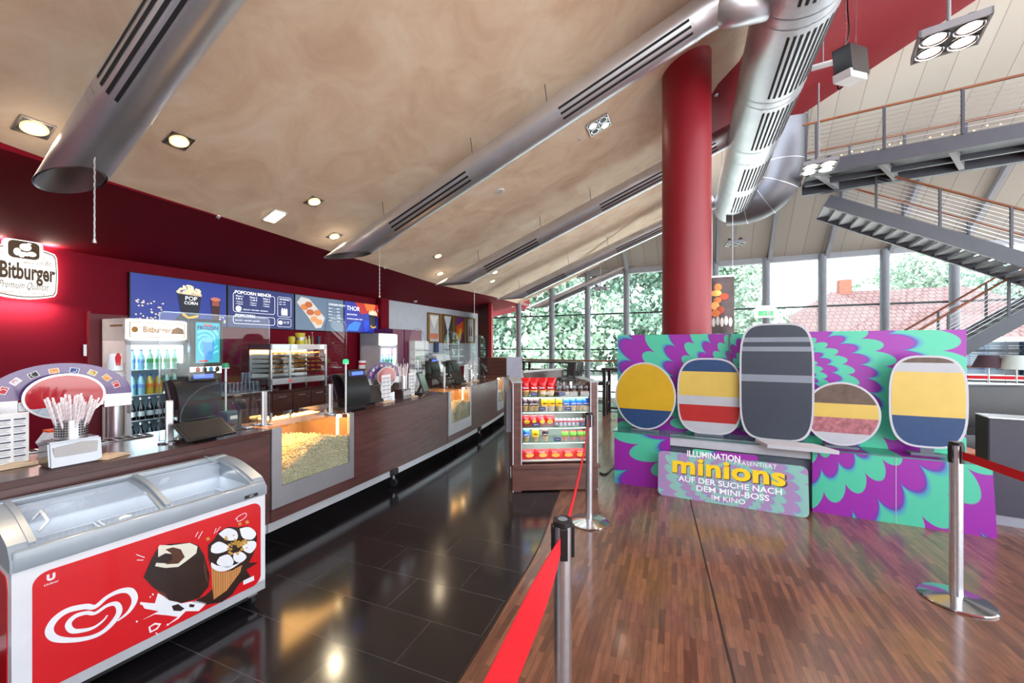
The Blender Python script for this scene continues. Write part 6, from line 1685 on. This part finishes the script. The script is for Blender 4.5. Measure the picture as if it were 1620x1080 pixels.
placerow(bar_, [.50+k*.048 for k in range(8)], .08, SZ[2], from_l('small silver and red bar, third shelf, %s from the left', 8, ''), 'silver and red bars on the third shelf', 1.15, R(15), .1)
gp_ = thing('sweets_tub', '', 'snack'); MB().lathe([(0, 0), (.030, 0), (.036, .05), (0, .05)], n=4).build('tub', mat('tub_pink', srgb(226, 130, 110), .5), gp_); MB().box((0, -.004, .072), (.072, .052, .052), (R(-15), 0, 0), bev=.012).build('green_top', mat('lime_wrapper', srgb(120, 190, 60), .4), gp_); MB().box((0, -.008, .103), (.06, .02, .012), (R(-15), 0, 0), bev=.003).build('red_band', M_menured, gp_)
placerow(gp_, [.60, .69, .78, .85], .09, SZ[3], from_l('lime green topped tub of sweets, fourth shelf, %s from the left', 4, ''), 'lime green tubs on the fourth shelf', 1.0)
ob_ = flatbag(srgb(206, 40, 36), srgb(236, 170, 80), 'orange', .085, .115, 'Kinder'); 
placerow(ob_, [.19, .34, .49, .635, .78], .11, SZ[4], from_l('large red bag with a cream and orange print, bottom shelf, %s from the left', 5, ''), 'large red bags on the bottom shelf', 1.0, 0, .2)

# ================================================================== printed cardboard film display
BO = G(972, 763); bth = math.atan2(3.33-4.69, 4.06-1.23)
def psy(name, cx_, cz_, s=1.0, gloss=.4):
    m, nt, b = nodes_of(name, gloss)
    tc = nt.nodes.new('ShaderNodeTexCoord'); sp = nt.nodes.new('ShaderNodeSeparateXYZ'); nt.links.new(tc.outputs['Object'], sp.inputs[0])
    def M(op, a, b_=None, c=None):
        n = nt.nodes.new('ShaderNodeMath'); n.operation = op
        for i, v in enumerate((a, b_, c)):
            if v is None: continue
            if isinstance(v, (int, float)): n.inputs[i].default_value = v
            else: nt.links.new(v, n.inputs[i])
        return n.outputs[0]
    x = M('SUBTRACT', sp.outputs['X'], cx_); z = M('SUBTRACT', sp.outputs['Z'], cz_)
    r = M('SQRT', M('ADD', M('MULTIPLY', x, x), M('MULTIPLY', M('MULTIPLY', z, z), 1.25))); th = M('ARCTAN2', z, x)
    lr = M('LOGARITHM', M('ADD', r, .03), 2.718)
    # feathered scallops: spikes along each ring, turned half a step from ring to ring
    k1 = M('ABSOLUTE', M('SINE', M('ADD', M('MULTIPLY', th, 19.0), M('MULTIPLY', lr, 5.5))))
    v = M('ADD', M('MULTIPLY', lr, 5.2), M('MULTIPLY', M('POWER', k1, .55), -.62))
    v = M('ADD', v, M('MULTIPLY', th, .955))
    fr_ = M('FRACT', M('MULTIPLY', v, .5))
    rp_ = nt.nodes.new('ShaderNodeValToRGB'); e = rp_.color_ramp.elements
    pur, tea, cya, vio = srgb(146, 36, 156), srgb(76, 188, 154), srgb(70, 150, 180), srgb(94, 58, 158)
    e[0].position = 0; e[0].color = (*pur, 1); e[1].position = 1; e[1].color = (*pur, 1)
    for p_, c in ((.40, pur), (.455, vio), (.50, cya), (.57, tea), (.92, tea), (.955, tea), (.975, pur)):
        q = e.new(p_); q.color = (*c, 1)
    nt.links.new(fr_, rp_.inputs[0]); nt.links.new(rp_.outputs[0], b.inputs['Base Color'])
    return m
LB = Vector((4.06-1.23, 3.33-4.69)).length
SP_ = lambda px, py, off=0: loc2(px, py, BO, bth, off)
ccx, ccz = SP_(1222, 600, .3)
M_psy = psy('swirl_print', ccx, ccz)
M_psyg = psy('swirl_print_faded', ccx, ccz, gloss=.15)
M_cardw = mat('white_cardboard', srgb(190, 190, 196), .5); M_cardg = mat('grey_cardboard', srgb(92, 98, 108), .5)
t = thing('film_display', 'wide cardboard film display with purple and turquoise swirl print on a low base', 'display stand', BO, bth)
def card(name, px0, px1, z0, z1, off, th, m, par=t, px1b=None):
    x0, x1 = SP_(px0, 600, off)[0], SP_(px1, 600, off)[0]
    mb = MB()
    if px1b is None: mb.span((x0, off, z0), (x1, off+th, z1))
    else:
        x2 = SP_(px1b, 600, off)[0]; mb.poly([(x0, off, z0), (x2, off, z0), (x1, off, z1), (x0, off, z1)], (0, th, 0))
    return mb.build(name, m, par)
ZB = .61
card('base_box', 972, 1060, 0, ZB-.01, 0, .55, M_psy); 
card('base_middle', 1060, 1284, 0, ZB-.05, .07, .34, M_cardg)
MB().span((SP_(1060, 600, .02)[0], .02, ZB-.11), (SP_(1283, 600, .02)[0], .07, ZB-.0)).build('pale_front_strip', M_cardw, t)
xr0 = SP_(1285, 800)[0]; xr1 = SP_(1578, 851)[0]; xr2 = SP_(1570, 735)[0]
mb = MB(); mb.poly([(xr0, 0, 0), (xr1, 0, 0), (xr2, 0, ZB), (xr0, 0, ZB)], (0, .5, 0)); mb.build('base_box', M_psy, t)
xs_ = SP_(1417, 780)[0]; MB().span((xs_, -.002, 0), (xs_+.004, 0, ZB)).build('panel_seam', M_cardw, t)
MB().span((SP_(972, 690, .1)[0], -.002, ZB-.012), (xr2, .42, ZB)).build('base_top', mat('glossy_base_top', srgb(60, 110, 110), .08, coat=.5), t)
zt_l = SP_(978, 530, .3)[1]; zt_r = SP_(1528, 521, .3)[1]
card('backdrop_panel', 977, 1153, ZB, zt_l, .30, .03, M_psy); card('backdrop_panel', 1153.5, 1267, ZB, zt_l, .36, .03, M_psy); card('backdrop_panel', 1268, 1529, ZB, zt_r, .30, .03, M_psy)
for px_ in (1154, 1268): MB().span((SP_(px_, 600, .3)[0]-.006, .285, ZB), (SP_(px_, 600, .3)[0]+.006, .30, zt_l)).build('fold_edge', M_cardg, t)
# ledge board with a white end
a_, b_ = SP_(1190, 712, -.05), SP_(1333, 738, -.05)
mb = MB(); mb.poly([(SP_(1196, 700, 0)[0], .06, ZB+.003), (SP_(1290, 700, 0)[0], .06, ZB+.003), (SP_(1330, 735, -.2)[0], -.16, ZB-.0), (SP_(1215, 725, -.2)[0], -.16, ZB-.0)], (0, 0, .035)); mb.build('ledge_board', M_cardw, t)
# foam-board title sign leaning on the base
so_ = Vector((1.61, 4.30, 0)); e_ = Vector((2.80, 3.70, 0)); sy = math.atan2(e_.y-so_.y, e_.x-so_.x)
t2 = thing('title_sign', 'glossy lettered title board leaning on the front of the film display', 'sign', so_, sy, None)
s2 = lambda px, py: loc2(px, py, so_, sy)
x1_ = s2(1280, 812)[0]; x0_ = s2(1041, 770)[0]; hz = s2(1041, 716)[1]; hz2 = s2(1280, 737)[1]; z0_ = .0
H1 = (hz+hz2)/2
tilt = R(7)
bdp = rrect(x0_, x1_, 0, H1, .05); xa, xb = s2(1095, 700)[0], s2(1200, 715)[0]
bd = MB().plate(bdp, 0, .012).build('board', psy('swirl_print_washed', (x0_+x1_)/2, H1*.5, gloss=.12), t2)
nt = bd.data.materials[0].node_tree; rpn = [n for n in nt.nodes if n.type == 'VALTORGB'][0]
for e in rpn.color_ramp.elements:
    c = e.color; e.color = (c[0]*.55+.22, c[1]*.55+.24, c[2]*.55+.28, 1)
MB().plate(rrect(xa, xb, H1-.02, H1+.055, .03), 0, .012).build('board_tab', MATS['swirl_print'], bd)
bd.rotation_euler = (-tilt, 0, 0)
M_tw = mat('title_white', srgb(246, 246, 250), .4); M_ty = mat('title_yellow', srgb(246, 206, 30), .4); M_td = mat('title_shade', srgb(70, 60, 60), .5)
cxx = (x0_+x1_)/2
def st(b, s, x, z, m, y=-.0135, **k): return text(b, s, (x, y, z), m, bd, 'title_lettering', th=.0008, **k)
st('ILLUMINATION', .085, s2(1128, 708)[0], H1+.0, M_tw, bold=.002, sx=.85)
st('PRÄSENTIERT', .055, s2(1195, 720)[0], H1-.035, M_tw, spacing=1.1)
W_ = s2(1243, 745)[0]-s2(1063, 728)[0]
mm = st('minions', .24, (s2(1063, 728)[0]+s2(1243, 745)[0])/2, H1*.72, M_ty, bold=.008, spacing=1.05)
fit(mm, W_)
md = st('minions', .24, (s2(1063, 728)[0]+s2(1243, 745)[0])/2+.008, H1*.72-.007, M_td, y=-.0125, bold=.010, spacing=1.05); fit(md, W_*1.015)
a = st('AUF DER SUCHE NACH', .078, cxx+.0, H1*.43, M_tw, bold=.0012); fit(a, s2(1235, 770)[0]-s2(1071, 750)[0])
a = st('DEM MINI-BOSS', .078, cxx+.03, H1*.27, M_tw, bold=.0012); fit(a, s2(1207, 785)[0]-s2(1093, 765)[0])
a = st('IM KINO', .066, cxx+.0, H1*.12, M_tw, bold=.0005); fit(a, s2(1176, 790)[0]-s2(1123, 785)[0])
# plain stand-in cut-outs on the base: no figures, only rounded boards with colour bands
def cutout(px0, px1, py0, py1, bands, label, off=.12, sh='arch'):
    x0, zt0 = SP_(px0, py0, off); x1, _ = SP_(px1, py0, off); cxm, zt = SP_((px0+px1)/2, py0, off)
    q = Vector((math.cos(bth), math.sin(bth), 0)); m_ = Vector((-math.sin(bth), math.cos(bth), 0))
    o = BO+q*cxm+m_*off+Vector((0, 0, ZB)); zz = SP_((px0+px1)/2, py1, off)[1]-ZB
    h = zt-ZB; w = (x1-x0)/2
    c = thing('cutout_board', label, 'cutout', o, bth, 'rounded blank boards on the film display')
    z0 = max(zz, .0)+.02
    def outl(i):
        ww, hh = w-i, (h-z0)/2-i; pts = []
        for k in range(48):
            a_ = 2*PI*k/48; ca, sa = math.cos(a_), math.sin(a_); p_ = {'oval': 1.0, 'arch': .62, 'tall': .45}[sh]
            pts.append((ww*math.copysign(abs(ca)**p_, ca), (z0+h)/2+hh*math.copysign(abs(sa)**p_, sa)))
        return pts
    MB().plate(outl(0), .006, .012).build('white_board', M_cardw, c)
    inner = outl(.018)
    def clip(pts, zlo, zhi):
        def half(pts, f, inside):
            out = []
            for a_, b_ in zip(pts, pts[1:]+pts[:1]):
                ia, ib = inside(a_), inside(b_)
                if ia: out.append(a_)
                if ia != ib: u = (f-a_[1])/(b_[1]-a_[1]); out.append((a_[0]+(b_[0]-a_[0])*u, f))
            return out
        pts = half(pts, zlo, lambda p: p[1] >= zlo); return half(pts, zhi, lambda p: p[1] <= zhi)
    for f0, f1, m_b, nm in bands:
        pts = clip(inner, z0+(h-z0)*f0, z0+(h-z0)*f1)
        MB().plate(pts, -.006, .0012).build(nm, m_b, c)
    MB().box((0, .03, .012), (w*.9, .10, .024), bev=.004).build('foot_slab', M_cardg, c)
    MB().box((0, .0+.006, .05+z0/2), (w*.35, .006, z0+.1)).build('support', M_cardg, c)
cy = mat('card_yellow', srgb(200, 160, 30), .35); cb = mat('card_blue', srgb(24, 60, 104), .5, noise=(20, .15)); cr = mat('card_red', srgb(170, 36, 34), .4); cg = mat('card_charcoal', srgb(48, 55, 68), .5, noise=(30, .08)); cl = mat('card_pale_stripe', srgb(126, 134, 146), .5); cbr = mat('card_brown', srgb(96, 78, 66), .6, noise=(12, .3)); cpk = mat('card_rose_pattern', srgb(160, 96, 104), .5, noise=(30, .5)); cwh = mat('card_white_band', srgb(176, 178, 184), .5); cdy = mat('card_pale_yellow', srgb(206, 176, 84), .4)
cutout(972, 1068, 573, 684, [(0, .30, cb, 'blue_band'), (.30, 1, cy, 'yellow_field')], 'blank oval board with a yellow field over blue, leftmost on the film display', .12, 'oval')
cutout(1070, 1172, 566, 690, [(0, .16, cwh, 'white_band'), (.16, .38, cr, 'red_band'), (.38, .50, cwh, 'white_band'), (.50, .82, cdy, 'yellow_field'), (.82, 1, cb, 'blue_band')], 'blank rounded board with yellow, white and red bands, second from the left', .16, 'arch')
cutout(1168, 1286, 511, 700, [(0, .50, cg, 'charcoal_field'), (.50, .56, cl, 'pale_band'), (.56, .76, cg, 'charcoal_field'), (.76, .80, cl, 'pale_band'), (.80, .84, cg, 'charcoal_band'), (.84, .88, cl, 'pale_band'), (.88, 1, cg, 'charcoal_field')], 'tallest blank board, charcoal with pale grey bands, in the middle', .10, 'tall')
cutout(1270, 1392, 604, 708, [(0, .20, cwh, 'white_band'), (.20, .44, cpk, 'rose_band'), (.44, .66, cdy, 'yellow_field'), (.66, 1, cbr, 'brown_field')], 'blank oval board with brown, yellow, rose and white bands, fourth from the left', .12, 'oval')
cutout(1404, 1530, 562, 712, [(0, .34, cb, 'blue_band'), (.34, .82, cdy, 'yellow_field'), (.82, .92, cwh, 'white_band'), (.92, 1, cbr, 'brown_band')], 'blank rounded board with a tall pale yellow field over blue, rightmost on the display', .12, 'arch')

# ================================================================== belt barrier posts
def stanchion(x, y, label, h=1.0):
    t = thing('barrier_post', label, 'barrier post', (x, y, 0))
    MB().lathe([(0, 0), (.175, 0), (.178, .008), (.17, .014), (.05, .034), (.036, .036), (0, .036)], n=64).build('base_plate', M_chrome, t, smooth=25)
    MB().cyl((0, 0, .02), (0, 0, h-.01), .0315, n=40, caps=False).build('tube', M_steel, t, smooth=True)
    MB().lathe([(0, h-.02), (.034, h-.02), (.034, h-.004), (.030, h), (.024, h), (.023, h-.002), (0, h-.002)], n=40).build('top_cap', M_black, t, smooth=30)
    MB().lathe([(.0, h-.0015), (.017, h-.0015), (.017, h-.0005), (0, h-.0005)], n=24).build('cap_badge', M_grey, t)
    mb = MB()
    for a in (0, 90, 180, 270):
        c, s = math.cos(R(a)), math.sin(R(a)); mb.box((c*.034, s*.034, h-.075), (.012, .026, .11), (0, 0, R(a)), bev=.003)
    mb.build('belt_clip', M_black, t)
    return t
A_ = Vector((.177, 1.39, 0)); Bp = Vector((.703, 3.63, 0)); Cp = Vector((2.80, 2.51, 0)); Ap = Vector((-.44, -.42, 0)); Cq = Vector((2.15, .05, 0)); 
stanchion(A_.x, A_.y, 'barrier post nearest the camera, cut by the bottom edge of the view'); stanchion(Bp.x, Bp.y, 'barrier post in front of the snack shelf'); stanchion(Cp.x, Cp.y, 'barrier post at the right, in front of the film display')
stanchion(Ap.x, Ap.y, 'barrier post behind the camera that takes the nearest belt'); stanchion(Cq.x, Cq.y, 'barrier post out of view that takes the right-hand belt')
def belt(p, q, label, h=.055, sag=.0, z=.925, twist=0):
    d = (q-p).normalized(); p_, q_ = p+d*.045, q-d*.045; o = Vector((p_.x, p_.y, z)); t = thing('barrier_belt', label, 'belt', o); rows = []
    nrm_ = Vector((-d.y, d.x, 0))
    for k in range(21):
        f = k/20; c = (q_-p_)*f; zz = -sag*4*f*(1-f); tw = twist*min(1, f*5, (1-f)*5)
        upv = Vector((0, 0, 1))*math.cos(tw)+nrm_*math.sin(tw)
        rows.append((c+Vector((0, 0, zz))+upv*h/2, c+Vector((0, 0, zz))-upv*h/2))
    mb = MB(); mb.quad_sheet([[a for a, b in rows], [b for a, b in rows]]); mb.quad_sheet([[a+nrm_*.002 for a, b in rows], [b+nrm_*.002 for a, b in rows]]); mb.build('webbing', M_beltred, t, smooth=True)
    return t
belt(A_, Ap, 'broad red belt running down from the nearest barrier post', .058, .0, .925, R(-66))
belt(Bp, A_, 'red belt seen edge-on between the nearest post and the one by the snack shelf', .05, .05)
belt(Cp, Cq, 'red belt running off to the right from the right-hand barrier post', .05, .02)
# ================================================================== lounge at the right
M_leather = mat('black_leather', srgb(28, 24, 26), .38, bump=(60, .15), noise=(8, .2))
o = Vector((4.32, 3.60, 0)); yw = R(-32)
t = thing('grey_partition', 'charcoal partition box with a metal top edge and pale skirting at the right edge', 'partition', o, yw)
MB().span((0, 0, .09), (1.9, .25, .955)).build('panel', mat('charcoal_laminate', srgb(62, 60, 72), .45), t); MB().span((0, .01, 0), (1.9, .24, .09)).build('skirting', mat('skirting_grey', srgb(150, 154, 162), .5), t); MB().span((-.01, -.01, .955), (1.9, .26, .965)).build('metal_edge', M_steel, t); MB().span((-.012, .0, .0), (0, .25, .955)).build('end_strip', M_blackmat, t)
o = Vector((5.2, 5.5, 0)); t = thing('lounge_bench', 'long black leather lounge bench behind the partition', 'bench', o, R(-8))
MB().span((-.3, 0, .12), (4.2, .75, .42), bev=.05).build('seat', M_leather, t, smooth=30); MB().span((-.3, .62, .3), (4.2, .9, 1.02), bev=.05).build('backrest', M_leather, t, smooth=30); MB().span((-.3, .1, 0), (4.2, .8, .12)).build('plinth', M_blackmat, t); MB().cyl((-.3, .76, 1.03), (4.2, .76, 1.03), .012, n=8).build('top_piping', M_steel, t)
t = thing('lounge_table', 'orange-brown low wooden table edge behind the barrier post at the right', 'table', (4.75, 4.75, 0), R(-15)); MB().box((0.1, 0, .40), (1.0, .5, .04), bev=.006).build('table_top', mat('orange_wood', srgb(176, 98, 52), .4, noise=(4, .15)), t); MB().cyl((0.1, 0, 0), (0.1, 0, .38), .04, n=14).build('leg', M_steel, t)
o = Vector((6.5, 7.4, 0)); t = thing('bar_ledge', 'black high ledge carrying two table lamps behind the bench', 'ledge', o, R(-20)); MB().span((-.6, -.2, .88), (4, .35, .93), bev=.006).build('top_board', M_blackmat, t); MB().span((-.6, -.1, 0), (4, .25, .88)).build('front', M_blackmat, t); MB().span((-.6, -.205, .925), (4, -.2, .935)).build('metal_edge', M_steel, t)
def lamp(px, py, Y, col, label, s=1.0):
    p = W(px, py, Y); t = thing('table_lamp', label, 'table lamp', (p.x, p.y, .93))
    h = p.z-.93
    MB().lathe([(0, 0), (.07, 0), (.07, .01), (.01, .015), (.01, h), (0, h)], n=16).build('stem', M_steel, t, smooth=30)
    MB().lathe([(.21*s, h-.0), (.125*s, h+.22*s), (.122*s, h+.22*s), (.205*s, h)], n=32).build('lamp_shade', mat('shade_'+label[:5], col, .8), t, smooth=30)
    return t
lamp(1564, 581, 7.15, srgb(74, 54, 62), 'brown shaded table lamp on a thin steel stem at the right')
lamp(1608, 584, 6.9, srgb(196, 210, 204), 'white shaded table lamp right of the brown one', 1.1)
o = W(1555, 566, 10.3); 
for k in range(4):
    p = W(1530+k*30, 590, 10.2-k*.25); t = thing('info_panel', ['leftmost blue-grey information panel behind the lamps', 'second blue-grey information panel behind the lamps', 'third information panel with dark inset behind the lamps', 'rightmost information panel behind the lamps'][k], 'panel', (p.x, p.y, .55), R(-25), 'information panels behind the lamps')
    MB().span((-.0, 0, .35), (.46, .03, 1.17)).build('sheet', mat('panel_blue', srgb(120, 150, 180), .5, noise=(4, .15)) if k < 2 else mat('panel_navy', srgb(40, 60, 90), .4, noise=(4, .3)), t)
    mb = MB()
    for j in range(10): mb.span((.06, -.003, 1.08-j*.06), (.06+.3*(1-.3*(j % 3)/2), 0, 1.06-j*.06))
    mb.build('printed_lines', M_whitep, t); MB().cyl((.02, .03, -.55), (.02, .03, 1.2), .015, n=8).build('upright', M_steel, t)
o1, o2_ = Vector((8.0, 8.6, 0)), Vector((12.5, 6.9, 0))
stanchion(o1.x, o1.y, 'far barrier post behind the film display, holding the far belt', 1.06); stanchion(o2_.x, o2_.y, 'far barrier post beyond the right edge', 1.06); belt(o1, o2_, 'straight red belt far behind the bench at the right', .07, .0, .98)
# hanging poster beside the column, exit sign
o = W(1124, 482, 8.6); t = thing('hanging_poster', 'dark film poster with orange figures hanging behind the column', 'poster', o, R(-24))
w_ = .42; MB().span((0, 0, -.62), (w_+.03, .02, .60)).build('sheet', mat('poster_dark', srgb(70, 58, 60), .5, noise=(3, .4)), t)
random.seed(8)
for k in range(7): face(t, ell(.08+.28*random.random(), .32-.09*k+.05*random.random(), .07+.04*random.random(), .06+.03*random.random(), 12), -.002-.001*k, mat('poster_o%d' % (k % 3), [srgb(206, 110, 50), srgb(236, 170, 90), srgb(150, 60, 40)][k % 3], .5), 'poster_shape')
for k in range(5): face(t, ell(.06+.08*k, -.38+.03*(k % 2), .035, .10, 12), -.002, mat('poster_pale', srgb(196, 190, 186), .5), 'poster_shape')
MB().span((0, -.005, .58), (w_+.03, .025, .62)).build('hanging_rail', M_steel, t)
for x_ in (.03, w_): MB().cyl((x_, .01, .6), (x_, .01, 2.2), .004, n=6).build('wire', M_steel, t)
p = W(1211, 495, 10.6); t = thing('exit_sign', 'small green and white exit sign on a far window post', 'sign', p, R(-25)); MB().box((0, 0, 0), (.52, .05, .24), bev=.01).build('housing', mat('exit_white', srgb(230, 240, 232), .4, emit=(.9, 1, .92), estr=.6), t); MB().box((0, -.027, -.01), (.34, .004, .13)).build('green_panel', mat('exit_green', srgb(60, 190, 90), .4, emit=srgb(60, 200, 100), estr=.8), t)
mb = MB(); mb.plate([(-.12, -.01), (-.05, -.01), (-.05, .025), (0, -.005), (-.05, -.045), (-.05, -.02), (-.12, -.02)], -.03, .002); mb.plate(rect(.03, .11, -.06, .04), -.03, .002); mb.build('arrow_and_door', M_white, t)
MB().box((0, .03, .15), (.45, .04, .10)).build('bracket', M_steel, t)
# seating by the far windows
M_chairw = mat('espresso_wood', srgb(44, 30, 32), .4)
def barstool(p, yaw, label, back=True, s=1.0, hs=.76):
    t = thing('bar_stool', label, 'bar stool', p, yaw); t.scale = (s, s, s)
    MB().box((0, 0, hs), (.40, .40, .09), bev=.02).build('seat', M_leather, t, smooth=30)
    for i in (-1, 1):
        for j in (-1, 1): MB().bar((i*.17, j*.17, 0), (i*.16, j*.16, hs-.03), .04, .04).build('leg', M_chairw, t)
    mb = MB(); mb.bar((-.17, -.17, .28), (.17, -.17, .28), .03, .03, ); mb.bar((-.17, .17, .28), (.17, .17, .28), .03, .03); mb.bar((-.17, -.17, .28), (-.17, .17, .28), .03, .03); mb.bar((.17, -.17, .28), (.17, .17, .28), .03, .03); mb.build('foot_rail', M_chairw, t)
    if back:
        MB().box((0, .19, hs+.26), (.38, .03, .34), (R(-8), 0, 0), bev=.01).build('backrest', M_leather, t)
        for i in (-1, 1): MB().bar((i*.17, .17, hs), (i*.17, .23, hs+.42), .035, .035).build('back_post', M_chairw, t)
def gfl(px, Y): return Vector(((px-CX)*Y/F, Y, 0))
barstool(gfl(893, 10.2), R(-70), 'dark bar stool with backrest nearest the low partition')
barstool(gfl(906, 10.9), R(-80), 'dark bar stool with backrest, right of and behind the nearest one')
barstool(gfl(951, 9.6), R(-20), 'backless dark bar stool left of the high table', False, .95)
def hightable(p, w, d, yaw, label, h=1.08):
    t = thing('high_table', label, 'table', p, yaw); MB().box((0, 0, h), (w, d, .05), bev=.005).build('table_top', M_chairw, t)
    for i in (-1, 1):
        for j in (-1, 1): MB().bar((i*(w/2-.06), j*(d/2-.06), 0), (i*(w/2-.06), j*(d/2-.06), h-.02), .07, .07).build('leg', M_chairw, t)
    MB().bar((-(w/2-.06), 0, .15), ((w/2-.06), 0, .15), .04, .04).build('stretcher', M_chairw, t)
hightable(gfl(985, 9.3), .85, .7, R(-25), 'dark square high table just left of the film display')
hightable(gfl(872, 12.2), 1.7, .7, R(-20), 'long dark high table in front of the far windows', 1.13)
t = thing('floor_mat', 'dark blue-grey glass mat on the pale floor behind the snack shelf', 'mat', G(965, 644), R(-25)); MB().box((0, 0, .006), (.8, 1.5, .012), bev=.004).build('mat', mat('slate_mat', srgb(50, 66, 80), .15), t)
# black power cable from the snack shelf
mb = MB(); pts = [G(949, 747, .012), G(957, 750, .012), G(966, 742, .012), G(975, 735, .012)]
c0_ = pts[0]; mb.tube([p-c0_ for p in spline(pts, 5)], .010, 8); cb_ = mb.build('power_cable', M_black, None, smooth=True, loc=c0_); tag(cb_, 'black power cable between the snack shelf and the film display', 'cable')

# ================================================================== outdoors
M_leaf = mat('leaves_pale_green', srgb(146, 172, 150), .7, noise=(1.2, .35)); M_leaf2 = mat('leaves_mid_green', srgb(124, 154, 136), .7, noise=(1.2, .35)); M_bark = mat('bark', srgb(110, 96, 84), .9)
def tree(x, y, h, r, label, seed, m):
    random.seed(seed); t = thing('broadleaf_tree', label, 'tree', (x, y, -.12))
    MB().tube([(0, 0, 0), (.1, 0, h*.25), (0, .1, h*.55)], [.25, .2, .1], 10).build('trunk', M_bark, t, smooth=True)
    V = []; Fc = []
    blobs = [(random.gauss(0, r*.42), random.gauss(0, r*.42), h*random.uniform(.06, .95), r*random.uniform(.3, .5)) for _ in range(34)]
    for bx_, by_, bz_, br in blobs:
        for k in range(300):
            v = Vector((random.gauss(0, 1), random.gauss(0, 1), random.gauss(0, 1))).normalized()*br*random.uniform(.75, 1.05)
            c = Vector((bx_, by_, bz_))+v; s_ = random.uniform(.18, .34)
            a = Vector((random.uniform(-1, 1), random.uniform(-1, 1), random.uniform(-1, 1))).normalized(); b_ = v.cross(a).normalized(); a = (a*.5+v.cross(b_).normalized()*.7)
            n0_ = len(V); V += [c-a*s_, c+b_*s_*.6, c+a*s_, c-b_*s_*.6]; Fc.append((n0_, n0_+1, n0_+2, n0_+3))
    me = bpy.data.meshes.new('foliage'); me.from_pydata([tuple(v) for v in V], [], Fc); me.materials.append(m); o = bpy.data.objects.new('foliage', me); COL.objects.link(o); o.parent = t
TRS = [(-1.5, 26, 9, 3.6, 'leafy tree outside behind the leftmost window panes'), (2.8, 25, 10.5, 3.9, 'tall leafy tree outside, centre of the left windows'), (7.2, 24.5, 10.5, 3.6, 'leafy tree outside just left of the column'), (12.5, 25, 8.0, 3.2, 'leafy tree outside right of the column, left of the roof'), (0.6, 32, 12, 4.5, 'big leafy tree standing farther back at the left'), (29, 30, 8.2, 3.6, 'rounded tree behind the right end of the tiled roof'), (36, 27, 7.6, 3.6, 'rounded tree at the far right beyond the stairs'), (16.5, 31, 8.0, 3.6, 'tree rising behind the tiled roof left of its ridge')]
for k, (x, y, h, r, lb) in enumerate(TRS): tree(x, y, h, r, lb, 40+k, M_leaf if k % 2 else M_leaf2)
hx, hy = 22.5, 23.5; t = thing('tiled_house', 'house with a pinkish tiled hip roof outside the right windows', 'house', (hx, hy, -.12), R(-25))
MB().span((-6, -3.5, 0), (6, 3.5, 2.3)).build('wall', mat('cream_render', srgb(220, 212, 200), .9), t)
ev, rg, e2 = 2.2, 5.1, 3.0
mb = MB(); A4 = [(-7, -4.4, ev), (7, -4.4, ev), (7, 4.4, ev), (-7, 4.4, ev)]; R1, R2 = (-e2, 0, rg), (e2, 0, rg)
vs = [mb.bm.verts.new(p) for p in A4+[R1, R2]]; mb.bm.faces.new((vs[0], vs[1], vs[5], vs[4])); mb.bm.faces.new((vs[1], vs[2], vs[5])); mb.bm.faces.new((vs[2], vs[3], vs[4], vs[5])); mb.bm.faces.new((vs[3], vs[0], vs[4])); mb.bm.faces.new((vs[3], vs[2], vs[1], vs[0]))
mb.build('hip_roof', brickmat('clay_roof_tiles', srgb(104, 72, 70), srgb(90, 62, 61), srgb(58, 40, 40), .30, .34, 0, .03, .8), t)
MB().span((-2.6, -.3, rg-1.2), (-2.0, .3, rg+.7)).build('chimney', mat('chimney_brick', srgb(140, 84, 70), .9), t)
